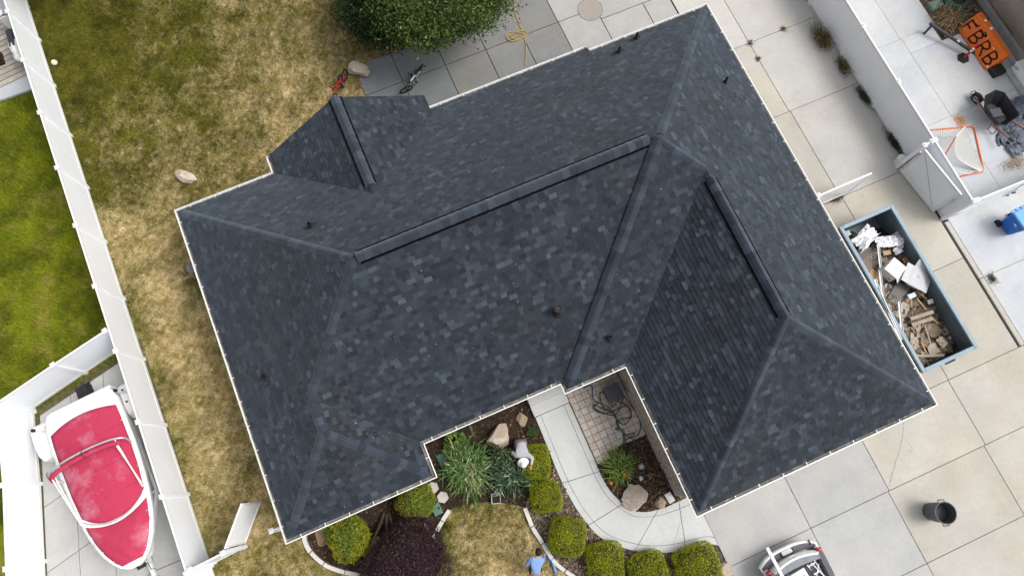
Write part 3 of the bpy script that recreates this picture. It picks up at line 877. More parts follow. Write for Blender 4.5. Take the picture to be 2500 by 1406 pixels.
# ---- gutters with hangers
GPROF = [(0.004, -0.015), (0.004, -0.105), (0.075, -0.105), (0.118, -0.03), (0.118, -0.004), (0.092, 0.0)]


def gutter_chain(pts, zt):
    n = len(pts); nr = []
    for a, b2 in zip(pts[:-1], pts[1:]):
        d = Vector((b2[0] - a[0], b2[1] - a[1])).normalized(); nr.append(Vector((d.y, -d.x)))
    mit = []
    for i in range(n):
        if i == 0: mit.append(nr[0])
        elif i == n - 1: mit.append(nr[-1])
        else:
            m = nr[i - 1] + nr[i]; mit.append(m / (1 + nr[i - 1].dot(nr[i])))
    for i in range(n - 1):
        a = Vector(pts[i]); b2 = Vector(pts[i + 1]); d = (b2 - a).normalized()
        V = []
        for P_, m in ((a, mit[i]), (b2, mit[i + 1])):
            for o_, z in GPROF: V.append((P_.x + m.x * o_, P_.y + m.y * o_, zt + z))
            V.append((P_.x + m.x * .092, P_.y + m.y * .092, zt - .008))
        k_ = len(GPROF) + 1
        F_ = [(j, j + 1, k_ + j + 1, k_ + j) for j in range(k_ - 1)]
        F_ += [(0, 1, 2, 3, 4), tuple(k_ + j for j in (4, 3, 2, 1, 0))]
        g = mk('gutter', V, F_, M['gutter'], house)
        # grit lying in the trough
        V = []
        for P_, m in ((a, mit[i]), (b2, mit[i + 1])):
            for o_ in (.008, .085): V.append((P_.x + m.x * o_, P_.y + m.y * o_, zt - .075))
        mk('gutter_grit', V, [(0, 1, 3, 2)], M['gutter_dirt'], g)
        L = (b2 - a).length; m_ = int(L / .74)
        for j in range(m_):
            p = a + d * (L * (j + .5) / m_) ; q = p + nr[i] * .06
            h = MB(); h.bar((p.x - nr[i].x * .03, p.y - nr[i].y * .03, zt + .012), (p.x + nr[i].x * .105, p.y + nr[i].y * .105, zt + .004), .022, .012)
            h.build('hanger', M['white'], g)


gutter_chain([(-3.35, YGB - .02), (-3.35, YB), (XL, YB), (XL, .83), (-2.2, .83), (-2.2, YF), (2.48, YF), (2.48, 1.55), (4.52, 1.55), (4.52, -3.21), (XR, -3.21), (XR, YB), (8.02, YB)], ZE)
gutter_chain([(8.0, 11.98), (2.15, 11.98)], ZE - .167)


# ---- vent pipes
def on_roof(px, py, h=0.0):
    z = 4.0
    for _ in range(12):
        p = S(px, py, z); z = roof_z(p.x, p.y) + h
    return S(px, py, z)


for (px, py, r, h, bs) in ((1361, 762, .105, .48, .18), (1488, 826, .05, .25, .13), (760, 554, .055, .30, .15), (648, 921, .055, .30, .15), (1510, 130, .045, .32, .13), (1552, 97, .045, .36, .13), (1769, 203, .04, .32, .10)):
    p = on_roof(px, py)
    b = MB(); b.lathe([(r, -.15), (r, h), (r * .8, h), (r * .8, h - .12), (0, h - .12)], 16)
    vp = b.build('vent_pipe', M['black'], house, smooth=False); vp.location = p
    f = MB(); f.lathe([(bs, -.02), (bs * .8, .03), (r * 1.3, .10), (r * 1.05, .14)], 16); fl = f.build('flashing', pmat('lead_flash', (0.022, 0.023, 0.026), .6, .3, 12), vp)
    if r > .08:
        c = MB(); c.lathe([(r * 1.05, h), (r * 1.22, h + .01), (r * 1.22, h + .035), (r * .95, h + .04), (r * .92, h - .02)], 20); c.build('pipe_collar', pmat('pipe_grey', (0.03, 0.033, 0.038), .7), vp)
    elif py in (554, 921, 130, 97):
        c = MB(); c.bar((-.19, -.02, .05), (.19, .05, .05), .06, .03); c.build('flange', M['black'], vp)

# ---- stone veneer on the garage side wall
stm = [rockmat('veneer_%d' % i, a, b_) for i, (a, b_) in enumerate([((.44, .37, .31), (.50, .42, .35)), ((.38, .33, .29), (.46, .37, .31)), ((.50, .39, .31), (.42, .34, .28)), ((.47, .44, .41), (.40, .36, .32)), ((.35, .28, .24), (.43, .36, .30))])]
y = 1.92
rz_ = random.Random(3)
zrow = 0.02
mort = MB(); mort.box((4.675, -0.45, 1.2), (0.04, 4.76, 2.4)); mort.build('mortar', pmat('mortar', (.26, .24, .22), .95, .2, 20), walls)
while zrow < 2.3:
    hh = rz_.uniform(.14, .24); y = 1.9
    while y > -2.83:
        ww = min(rz_.uniform(.18, .42), y + 2.84)
        if ww < .06: break
        pr = rz_.uniform(.03, .06)
        b = MB(); c = Vector((4.655 - pr / 2, y - ww / 2, zrow + hh / 2))
        b.box((0, 0, 0), (pr + .02, ww - .02, hh - .02))
        b.v = [(v[0], v[1] + rz_.uniform(-.02, .02), v[2] + rz_.uniform(-.02, .02)) for v in b.v]
        o = b.build('stone', rz_.choice(stm), walls, bevel=.015); o.location = c
        y -= ww
    zrow += hh


# ------------------------------------------------------------------ white vinyl fences and gates
def fence(name, label, posts, h=1.83, lo=0.06, group=None, last_panel=True, cap=True):
    o0 = Vector((posts[0][0], posts[0][1], 0))
    t = thing(name, label, 'fence', o0, group=group)
    P = [Vector((p[0], p[1], 0)) - o0 for p in posts]
    for p in P:
        d = (P[1] - P[0]).normalized(); a = math.atan2(d.y, d.x)
        b = MB(); b.box((p.x, p.y, h / 2), (.125, .125, h + .04), a); ps_ = b.build('post', M['vinyl'], t, bevel=.006)
        c = MB(); c.box((p.x, p.y, h + .035), (.155, .155, .03), a).box((p.x, p.y, h + .07), (.13, .13, .04), a, taper=.35); c.build('post_cap', M['white'], ps_)
    for p, q in zip(P[:-1], P[1:]):
        d = (q - p).normalized(); a = p + d * .06; b_ = q - d * .06
        m = MB(); m.bar((a.x, a.y, (lo + h - .06) / 2 + .02), (b_.x, b_.y, (lo + h - .06) / 2 + .02), .032, h - lo - .2); m.build('panel', M['vinyl'], t)
        m = MB(); m.bar((a.x, a.y, h - .05), (b_.x, b_.y, h - .05), .055, .11); m.build('top_rail', M['white'], t, bevel=.006)
        m = MB(); m.bar((a.x, a.y, lo + .07), (b_.x, b_.y, lo + .07), .055, .14); m.build('bottom_rail', M['white'], t, bevel=.006)
    return t


XF = -10.13
fence('vinyl_fence', 'long white vinyl fence between the dry lawn and the red covered boat', [(-10.02 - 0.0175 * (y_ - 1), y_) for y_ in (-3.8, -1.3, 1.14, 3.55, 6.0, 8.45, 10.80, 13.10, 15.38, 17.66, 19.92, 22.10, 24.4)])
fence('vinyl_fence', 'white vinyl fence behind the boat stern dividing it from the green lawn', [(-10.29, 9.22), (-12.1, 8.80), (-14.05, 8.32)])
fence('vinyl_fence', 'white vinyl fence along the far left edge of the boat pad', [(-14.05, 8.20), (-14.42, 5.80), (-14.90, 3.40), (-15.38, 1.0), (-15.86, -1.4)])
fence('vinyl_fence', 'short white vinyl fence joining the long fence to the open garden gate', [(-9.90, 1.20), (-8.85, 1.26)])
fence('vinyl_fence', 'short white vinyl fence stub under the eave at the house corner', [(-7.32, 1.28), (-6.32, 1.28)])
fence('vinyl_fence', 'long white vinyl fence beside the weedy side yard paving', [(17.8, 1.92 + 2.44 * k_) for k_ in range(0, 7)])
fence('vinyl_fence', 'white vinyl fence behind the blue recycling cart', [(17.92, 1.90), (20.4, 1.84), (22.9, 1.80)])
fence('vinyl_fence', 'tiny white vinyl filler fence next to the white bucket', [(17.68, 4.36), (17.36, 4.33)])


def gate(label, a, b_, z0=.06, h=1.76, diag=True, panel_mat=None):
    a = Vector((a[0], a[1], 0)); b2 = Vector((b_[0], b_[1], 0)); d = (b2 - a).normalized()
    t = thing('gate', label, 'gate', a)
    b2 = b2 - a; a = Vector()
    m = MB()
    for z in (z0 + .05, h - .05):
        m = MB(); m.bar(a + Vector((0, 0, z)), b2 + Vector((0, 0, z)), .06, .1); m.build('rail', M['white'], t, bevel=.005)
    for p in (a + d * .04, b2 - d * .04):
        m = MB(); m.bar(p + Vector((0, 0, z0 + .1)), p + Vector((0, 0, h - .1)), .06, .08); m.build('stile', M['white'], t, bevel=.005)
    m = MB(); m.bar(a + d * .08 + Vector((0, 0, (z0 + h) / 2)), b2 - d * .08 + Vector((0, 0, (z0 + h) / 2)), .03, h - z0 - .2); m.build('panel', M['vinyl'], t)
    nrm = Vector((-d.y, d.x, 0))
    if diag:
        for sd in (1, -1):
            c = MB(); c.tube([a + d * .05 + nrm * .028 * sd + Vector((0, 0, h - .06)), b2 - d * .05 + nrm * .028 * sd + Vector((0, 0, z0 + .06))], .007, 5); c.build('brace_cable', M['steel'], t)
    for z in (z0 + .3, h - .3):
        k_ = MB(); k_.box((a.x, a.y, z), (.09, .09, .12), math.atan2(d.y, d.x)); k_.build('hinge', M['steel'], t)
    l = MB(); e = b2 - d * .05; l.bar(e + nrm * .05 + Vector((0, 0, 1.1)), e + nrm * .12 + d * .05 + Vector((0, 0, 1.1)), .03, .12); l.build('latch', M['blackm'], t)
    return t


gate('white vinyl garden gate standing open over the dry lawn', (-8.80, 1.36), (-7.93, 2.40), diag=False)
gate('white drive gate leaf swung open against the fence beside the dumpster', (17.36, 4.20), (17.62, 2.28))
gate('white drive gate leaf reaching out from the house wall', (13.18, 4.17), (15.22, 4.17))
g = thing('gate_post', 'single white vinyl post at the house side of the drive gate', 'post', (13.08, 4.17, 0))
b = MB(); b.box((0, 0, .93), (.125, .125, 1.86)); b.build('post', M['vinyl'], g); c = MB(); c.box((0, 0, 1.875), (.155, .155, .03)).box((0, 0, 1.91), (.13, .13, .04), taper=.3); c.build('post_cap', M['white'], g)


# ------------------------------------------------------------------ vegetation builders
def leaf_mesh(name, C, Nn, size, aspect, cols, parent, mat=None, up_bias=0.0):
    n = len(C)
    t = RNG.normal(size=(n, 3)); t -= (t * Nn).sum(1)[:, None] * Nn; t /= np.linalg.norm(t, axis=1)[:, None] + 1e-9
    s = np.cross(Nn, t); L = size * RNG.uniform(.6, 1.4, n); W = L * aspect
    V = np.stack([C - t * (L / 2)[:, None], C - t * (L * .05)[:, None] + s * (W / 2)[:, None], C + t * (L / 2)[:, None] - Nn * (L * .12)[:, None], C - t * (L * .05)[:, None] - s * (W / 2)[:, None]], 1).reshape(-1, 3)
    return mk_np(name, V, np.arange(4 * n).reshape(n, 4), mat or M['leaf'], parent, cols=np.repeat(cols, 4, 0))


def unit(v): return v / (np.linalg.norm(v, axis=1)[:, None] + 1e-9)


def pal(cols, w, n, kmin=.7, kmax=1.3):
    p = np.array(w, float); p /= p.sum()
    return np.array(cols)[RNG.choice(len(cols), n, p=p)] * RNG.uniform(kmin, kmax, n)[:, None]


def shrub(label, px, py, rx, ry, h, rz=0.0, cols=None, w=None, n=5200, ex=3.2, leaf=.042, group=None, asp=.5, name='shrub', seed=1, yel=None, lumpy=.13):
    c = S(px, py, h * .75); c.z = 0
    t = thing(name, label, 'shrub', c, rz, group)
    def surf(n_):
        d = RNG.normal(size=(n_, 3)); d[:, 2] = np.abs(d[:, 2]) * 1.2 - .25
        k = (np.abs(d[:, 0]) ** ex + np.abs(d[:, 1]) ** ex + np.abs(d[:, 2]) ** ex) ** (-1 / ex)
        return d * k[:, None]
    n = int(n * 1.5)
    p = surf(n)
    lump = 1 + lumpy * (fbm(p[:, 0] * 2.2 + seed * 7 + p[:, 2], p[:, 1] * 2.2 + seed * 3, 400 + seed, 3) - .5) * 2
    dep = 1 - np.abs(RNG.normal(0, .075, n)); stray = (RNG.random(n) < .10) * RNG.uniform(0, .09, n)
    q = p * (lump * (dep + stray))[:, None]
    C = q * np.array((rx, ry, h * .52)) + np.array((0, 0, h * .50))
    ok = C[:, 2] > .02; C = C[ok]; p = p[ok]; dep = dep[ok]
    Nn = unit(unit(p) + RNG.normal(0, .75, C.shape)); Nn[:, 2] = np.abs(Nn[:, 2]) * .8 + .1; Nn = unit(Nn)
    co = pal(cols, w, len(C), .80, 1.18)
    pat = fbm(p[:, 0] * 1.7 + seed, p[:, 1] * 1.7 + seed * 2, 500 + seed, 3)[:, None]
    co = co * (.75 + .5 * pat)
    if yel is not None:
        k2 = np.clip((fbm(p[:, 0] * 1.3 + seed * 2, p[:, 1] * 1.3, 600 + seed, 3) - .45) * 4, 0, 1)[:, None]
        co = co + (np.array(yel) * RNG.uniform(.7, 1.3, len(C))[:, None] - co) * k2 * .8
    leaf_mesh('foliage', C, Nn, leaf * 1.05, asp, co, t)
    # twiggy core
    nu, nv = 22, 9; V = []; F_ = []
    for j in range(nv):
        ph = (j / (nv - 1)) * math.pi * .97 - math.pi / 2 + .03
        for i in range(nu):
            th = 2 * math.pi * i / nu
            d = np.array((math.cos(th) * math.cos(ph), math.sin(th) * math.cos(ph), math.sin(ph)))
            k = (np.abs(d) ** ex).sum() ** (-1 / ex); q = d * k * .80
            V.append((q[0] * rx, q[1] * ry, max(0.01, q[2] * h * .52 + h * .5)))
    for j in range(nv - 1):
        for i in range(nu): F_.append((j * nu + i, j * nu + (i + 1) % nu, (j + 1) * nu + (i + 1) % nu, (j + 1) * nu + i))
    mk('inner_twigs', V, F_, M['twigs'], t, smooth=True)
    return t


M['twigs'] = pmat('inner_twigs', (0.030, 0.034, 0.012), 0.95, .4, 25, .6, 50)
M['twigs_purple'] = pmat('inner_twigs_purple', (0.020, 0.011, 0.013), 0.95, .4, 25, .6, 50)
BOX = [(0.31, 0.36, 0.004), (0.25, 0.295, 0.004), (0.10, 0.13, 0.003), (0.42, 0.44, 0.04), (0.27, 0.24, 0.025)]
BW = [30, 30, 18, 14, 8]
GR = [(0.12, 0.20, 0.020), (0.075, 0.125, 0.014), (0.20, 0.25, 0.022), (0.30, 0.32, 0.035)]
GW = [30, 24, 26, 12]
hg = 'clipped green shrubs along the walkway'
rzS = -0.42
shrub('bright yellow-green rounded shrub at the house corner beside the purple shrub', 845, 1312, .66, .72, .95, .3, GR, GW, 6500, 2.6, .055, seed=1, lumpy=.24, yel=(0.34, 0.33, 0.022))
shrub('rounded green shrub with rusty tint next to the hexagonal stepping stones', 1016, 1228, .62, .60, .95, .2, GR, GW, 6500, 2.7, .05, seed=2, lumpy=.24, yel=(0.27, 0.21, 0.035))
shrub('clipped shrub the gardener in grey is leaning over', 1307, 1128, .48, .56, .62, rzS + .1, BOX, BW, 5000, 4.6, .036, hg, seed=3)
shrub('clipped shrub between the iris clump and the walkway, second from the gardener', 1333, 1212, .49, .50, .58, rzS + .2, BOX, BW, 5000, 4.6, .036, hg, seed=4)
shrub('clipped shrub standing right of the blue tool', 1386, 1310, .60, .60, .66, rzS - .15, BOX, BW, 6200, 4.2, .038, hg, seed=5, yel=(0.26, 0.27, 0.025))
shrub('clipped shrub on the outer bend of the walkway', 1478, 1372, .60, .62, .66, rzS + .15, BOX, BW, 6000, 4.2, .038, hg, seed=6)
shrub('clipped shrub at the bottom edge between two shrubs on the walkway bend', 1584, 1392, .60, .56, .64, rzS + .35, BOX, BW, 5600, 4.8, .038, hg, seed=7)
shrub('clipped shrub nearest the driveway and the truck', 1704, 1384, .70, .66, .68, rzS + .38, BOX, BW, 6800, 4.8, .038, hg, seed=8)
pr = shrub('large dark purple leaved shrub in the front bed', 985, 1384, 1.42, 1.22, 1.55, .45, [(0.034, 0.012, 0.021), (0.060, 0.020, 0.034), (0.018, 0.011, 0.012), (0.075, 0.042, 0.046), (0.15, 0.085, 0.085), (0.042, 0.035, 0.020)], [28, 22, 22, 14, 6, 8], 15000, 2.9, .055, asp=.38, name='purple_shrub', seed=9, lumpy=.2)
for ch in pr.children:
    if ch.name.startswith('inner_twigs'): ch.data.materials.clear(); ch.data.materials.append(M['twigs_purple'])
M['bark'] = pmat('bark', (0.085, 0.068, 0.052), .95, .4, 14, .6, 40)
inv_ = Matrix.Rotation(-.45, 3, 'Z'); base = pr.location
for q in ([(938, 1250, .05), (926, 1285, .35), (908, 1330, .8), (925, 1360, 1.1)], [(944, 1252, .05), (944, 1290, .4), (954, 1318, .7), (985, 1350, 1.2)], [(948, 1250, .05), (960, 1285, .4), (978, 1305, .8), (1010, 1340, 1.2)]):
    pts = [inv_ @ (S(a, b_, z) - base) for a, b_, z in q]
    m = MB(); m.tube(catmull(pts, 5), [.055 - .0018 * i for i in range(16)], 7); m.build('stem', M['bark'], pr, smooth=True)


def blade_clump(name, label, px, py, n, ln, spread, cols, w, wd=.022, h=.45, cat='plant', wilt=.25, rx=1.0, ry=1.0, base_r=.12, nseg=5, bend=None):
    c = S(px, py, 0)
    t = thing(name, label, cat, c)
    V = []; F_ = []; cc = []
    co = pal(cols, w, n, .7, 1.35)
    for i in range(n):
        th = random.uniform(0, 6.283); L = ln * random.uniform(.55, 1.15); sp = spread * random.uniform(.35, 1.1)
        b0 = Vector((random.gauss(0, base_r) * rx, random.gauss(0, base_r) * ry, 0))
        d = Vector((math.cos(th) * rx, math.sin(th) * ry, 0))
        s = Vector((-math.sin(th), math.cos(th), 0)); hh = h * random.uniform(.6, 1.15); wv = wd * random.uniform(.6, 1.2); tw = random.uniform(-.6, .6)
        b_ = len(V)
        for k in range(nseg + 1):
            u = k / nseg
            p = b0 + d * (L * sp * u ** 1.1) + Vector((0, 0, hh * (math.sin(min(u * (1.9 + wilt * 2), math.pi) * .95)) * (1 if u < .6 else 1) + .02)) + s * (tw * u * u * .1)
            p.z = max(p.z, .03 + .01 * (i % 5))
            ww = wv * (1 - u ** 2.2) + .002
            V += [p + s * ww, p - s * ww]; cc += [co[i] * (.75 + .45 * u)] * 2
        for k in range(nseg): F_.append((b_ + 2 * k, b_ + 2 * k + 1, b_ + 2 * k + 3, b_ + 2 * k + 2))
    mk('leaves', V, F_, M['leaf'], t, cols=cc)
    return t


LILY = [(0.085, 0.175, 0.045), (0.12, 0.21, 0.055), (0.050, 0.105, 0.030), (0.23, 0.29, 0.10), (0.40, 0.37, 0.18)]
bl = blade_clump('lily_clump', 'large sprawling clump of grassy green leaves with dry straw centre by the green box lid', 1142, 1140, 950, .74, 1.05, LILY, [32, 26, 28, 8, 3], .020, .55, wilt=.3, rx=1.0, ry=1.15, base_r=.22)
V = []; F_ = []; cc = []
for i in range(150):   # the fallen straw
    p = Vector((random.gauss(.02, .13), random.gauss(-.22, .24), random.uniform(.42, .60))); th = random.gauss(-1.9, .5); d = Vector((math.cos(th), math.sin(th), random.uniform(-.5, .1))); s = Vector((-math.sin(th), math.cos(th), 0)) * .010; L = random.uniform(.12, .34)
    b_ = len(V); V += [p + s, p - s, p + d * L - s, p + d * L + s]; F_.append((b_, b_ + 1, b_ + 2, b_ + 3)); c_ = random.choice([(0.46, 0.39, 0.22), (0.36, 0.29, 0.15), (0.54, 0.48, 0.31)]); cc += [c_] * 4
mk('dry_leaves', V, F_, M['leaf'], bl, cols=cc)
IRIS = [(0.036, 0.072, 0.036), (0.055, 0.11, 0.055), (0.022, 0.042, 0.024), (0.14, 0.20, 0.11), (0.34, 0.38, 0.24)]
blade_clump('iris_clump', 'dense dark green iris clump in front of the kneeling gardener', 1243, 1150, 560, .66, .95, IRIS, [30, 26, 22, 14, 8], .020, .55, wilt=.2, rx=1.0, ry=1.0, base_r=.24)
blade_clump('iris_clump', 'upright green iris leaves between the big tan boulder and the gardener', 1222, 1110, 150, .42, .7, [(0.075, 0.12, 0.04), (0.05, 0.085, 0.03), (0.14, 0.17, 0.07), (0.035, 0.06, 0.02)], [3, 3, 2, 2], .018, .55, base_r=.13)
blade_clump('iris_clump', 'thin trailing leaves poking out between the two clipped shrubs by the path', 1300, 1172, 70, .55, .9, [(0.07, 0.13, 0.04), (0.2, 0.22, 0.08), (0.05, 0.09, 0.03), (0.4, 0.36, 0.2)], [4, 2, 4, 1], .017, .35, base_r=.08)
dl = blade_clump('daylily', 'bright green daylily with two orange flowers beside the walkway', 1508, 1138, 330, .62, .95, [(0.12, 0.21, 0.03), (0.18, 0.27, 0.045), (0.07, 0.125, 0.02), (0.30, 0.34, 0.10)], [30, 28, 20, 10], .014, .5, base_r=.14)
for fx, fy in ((1525, 1159), (1492, 1179)):
    p = S(fx, fy, .5) - dl.location
    m = MB()
    for k in range(6):
        a = k * math.pi / 3; d = Vector((math.cos(a), math.sin(a), 0)); s = Vector((-math.sin(a), math.cos(a), 0))
        m.add([p, p + d * .03 + s * .02 + Vector((0, 0, .02)), p + d * .065 + Vector((0, 0, .012)), p + d * .03 - s * .02 + Vector((0, 0, .02))], [(0, 1, 2, 3)])
    fl = m.build('flower', pmat('orange_petal', (0.75, 0.22, 0.015), .5, .2, 30), dl)
    m = MB(); m.lathe([(.016, 0), (.016, .02), (0, .03)], 8, p + Vector((0, 0, .003))); m.build('flower_centre', pmat('flower_centre', (0.35, 0.06, 0.01), .6), fl)
    m = MB(); m.tube([(p.x * .4, p.y * .4, .1), tuple(p)], .006, 5); m.build('flower_stalk', pmat('stalk', (0.08, 0.13, 0.03), .6), dl)
blade_clump('dry_stalks', 'thin pinkish dry stalks near the white garden ball', 1583, 1160, 9, .42, .6, [(0.42, 0.30, 0.2), (0.5, 0.42, 0.3)], [1, 1], .010, .4, base_r=.04)
blade_clump('small_plant', 'small bright green ferny plant beside the walkway above the gardener', 1298, 1058, 140, .24, .9, [(0.045, 0.12, 0.02), (0.03, 0.075, 0.015), (0.09, 0.15, 0.03)], [3, 3, 2], .010, .22, base_r=.06)
blade_clump('small_plant', 'tuft of dark red leaves beside the purple shrub', 997, 1300, 70, .17, .9, [(0.22, 0.012, 0.02), (0.13, 0.012, 0.02), (0.3, 0.03, 0.04)], [3, 3, 2], .013, .3, base_r=.05)
# hosta
hs_ = thing('hosta', 'broad leaved bright green plant under the front gutter', 'plant', S(1112, 1082))
C = []; cc = []
n = 85
a = RNG.uniform(0, 6.283, n); r = np.sqrt(RNG.random(n)) * .44
C = np.stack([np.cos(a) * r * .95, np.sin(a) * r, .22 + .16 * RNG.random(n)], 1)
Nn = unit(np.stack([np.cos(a) * .5 * r, np.sin(a) * .5 * r, np.ones(n)], 1) + RNG.normal(0, .3, (n, 3)))
leaf_mesh('leaves', C, Nn, .15, .62, pal([(0.14, 0.23, 0.022), (0.20, 0.29, 0.035), (0.085, 0.15, 0.018), (0.27, 0.33, 0.07)], [3, 3, 3, 1], n, .8, 1.2), hs_)
m = MB()
for i in range(0, n, 3): m.tube([(C[i][0] * .3, C[i][1] * .3, 0), tuple(C[i] - np.array((0, 0, .01)))], .006, 4, cap=False)
m.build('leaf_stalks', pmat('stalk2', (0.07, 0.11, 0.02), .7), hs_)
# pink flower on a thin stem
pf = thing('pink_flower', 'single pink flower on a thin stem just behind the gardener', 'flower', S(1278, 1066))
m = MB(); m.lathe([(0, .30), (.025, .31), (.03, .33), (0, .345)], 8); m.build('flower', pmat('pink', (0.62, 0.07, 0.10), .6), pf); m = MB(); m.tube([(0, 0, 0), (.01, 0, .3)], .006, 5); m.build('stem', pmat('stem_r', (0.16, 0.07, 0.05), .8), pf)


# weeds along the side fence and in joints
def weed(label, px, py, n, ln, cols, w, rx=1., ry=1., h=.2, rz=0., base=.1, name='weed'):
    t = blade_clump(name, label, px, py, n, ln, 1.0, cols, w, .009, h, 'weed', .2, rx, ry, base, 3); t.rotation_euler.z = rz
    C = RNG.normal(0, 1, (n * 3, 3)) * np.array((base * rx * 1.6, base * ry * 1.6, h * .25)); C[:, 2] = np.abs(C[:, 2]) + .03
    leaf_mesh('small_leaves', C, unit(RNG.normal(0, .5, C.shape) + np.array((0, 0, 1))), .03, .5, pal(cols, w, len(C), .7, 1.3), t)
    return t


WD = [(0.10, 0.11, 0.03), (0.055, 0.075, 0.02), (0.22, 0.16, 0.07), (0.17, 0.10, 0.05)]
weed('big rusty green weed clump at the foot of the side yard fence', 2003, 100, 260, .42, WD, [3, 2, 4, 3], .75, 1.3, .32, 0, .16)
weed('smaller straggly weed below the big clump along the side yard fence', 2055, 166, 160, .30, WD, [3, 3, 3, 1], .7, 1.3, .22, 0, .12)
weed('dark green weed strip against the side yard fence, third from the top', 2106, 238, 170, .22, [(0.05, 0.085, 0.02), (0.03, 0.055, 0.014), (0.09, 0.11, 0.03)], [3, 3, 1], .5, 1.7, .18, .1, .11)
weed('narrow dark weed strip above the white bucket', 2181, 352, 200, .18, [(0.025, 0.05, 0.012), (0.04, 0.07, 0.018)], [3, 2], .45, 1.9, .22, .1, .12)
weed('tiny weed in the paving joint near the roof corner', 1832, 108, 30, .16, WD, [3, 2, 2, 1], base=.04, h=.1)
weed('tiny dry weed in the paving joint below the roof corner', 1850, 146, 30, .14, WD, [2, 1, 4, 1], base=.04, h=.1)
weed('tiny weed in the paving joint close to the side fence', 1911, 73, 30, .16, WD, [2, 1, 4, 2], base=.04, h=.1)
weed('weed at the foot of the drive gate by the house', 2042, 487, 60, .2, [(0.06, 0.06, 0.02), (0.10, 0.085, 0.03)], [1, 1], 1.5, .7, .12, 0, .08)
weed('small green weed growing in the neighbour driveway joint', 2420, 682, 60, .24, WD, [3, 3, 1, 0], .8, 1.2, .14, 0, .06)
og = blade_clump('ornamental_grass', 'dry tan ornamental grass beside the green utility boxes', 2312, 52, 420, .55, 1.0, [(0.30, 0.21, 0.10), (0.22, 0.15, 0.075), (0.38, 0.30, 0.18), (0.12, 0.09, 0.05)], [3, 3, 2, 2], .011, .35, base_r=.2)


# trees
def tree(label, trunk, crown, rad, nclump, nleaf, cols, w, leaf=.10, asp=.34, seed=0, trunk_r=.14, zmin=.9, clump=.42, name='tree'):
    rs_ = random.Random(seed)
    t = thing(name, label, 'tree', (trunk[0], trunk[1], 0))
    off = Vector((crown[0] - trunk[0], crown[1] - trunk[1], crown[2]))
    m = MB(); top = off * .9
    m.tube(catmull([(0, 0, -.05), (.05, .03, top.z * .3), (top.x * .4, top.y * .4, top.z * .65), tuple(top)], 5), [trunk_r * (1 - .045 * i) for i in range(16)], 9)
    tr_ = m.build('trunk', M['bark'], t, smooth=True)
    cl_ = []
    lm = MB()
    for i in range(nclump):
        while True:
            d = Vector((rs_.uniform(-1, 1), rs_.uniform(-1, 1), rs_.uniform(-1, 1)))
            if .2 < d.length < 1: break
        d = d.normalized() * (d.length ** .45)
        p = off + Vector((d.x * rad[0], d.y * rad[1], d.z * rad[2]))
        if p.z < zmin: p.z = zmin + rs_.random() * .5
        cl_.append(p)
        if i % 2 == 0:
            s0 = Vector((0, 0, off.z * rs_.uniform(.35, .7))) + Vector((off.x, off.y, 0)) * .5; md = (s0 + p) / 2 + Vector((0, 0, .15))
            lm.tube([s0, md, p], [.045, .028, .008], 5, cap=False)
    lm.build('limbs', M['bark'], t)
    C = []; per = nleaf // nclump; tone = []
    for p in cl_:
        q = RNG.normal(0, 1, (per, 3)) * np.array((clump, clump, clump * .6)) * rs_.uniform(.7, 1.25)
        C.append(q + np.array(p)); tone.append(np.full(per, rs_.uniform(.65, 1.45)))
    C = np.concatenate(C); tone = np.concatenate(tone)
    ok = C[:, 2] > .35; C = C[ok]; tone = tone[ok]
    Nn = unit(RNG.normal(0, .7, C.shape) + np.array((0, 0, 1.0)))
    leaf_mesh('crown', C, Nn, leaf, asp, pal(cols, w, len(C), .7, 1.3) * tone[:, None], t)
    return t


TG = [(0.046, 0.084, 0.016), (0.030, 0.056, 0.012), (0.085, 0.130, 0.022), (0.15, 0.19, 0.035)]
tree('leafy green tree overhanging the back patio beside the boulder', (4.5, 17.3), (4.2, 16.45, 3.1), (2.45, 2.60, 1.35), 190, 62000, TG, [34, 28, 24, 8], .125, .36, 3, .16, 1.6, .30)
tree('lower dark green tree on the lawn at the patio corner', (2.2, 17.7), (2.05, 17.2, 1.9), (1.20, 1.65, 1.0), 90, 30000, [(0.024, 0.048, 0.014), (0.018, 0.035, 0.010), (0.042, 0.07, 0.016)], [3, 3, 1], .125, .36, 8, .10, .7, .26)
tree('bright green tree tip at the top left by the long fence', (-8.1, 25.2), (-8.3, 24.9, 2.8), (1.7, 1.75, 1.2), 60, 12000, [(0.055, 0.10, 0.014), (0.035, 0.066, 0.011), (0.09, 0.14, 0.02)], [3, 3, 2], .11, .4, 12, .12, 1.2)


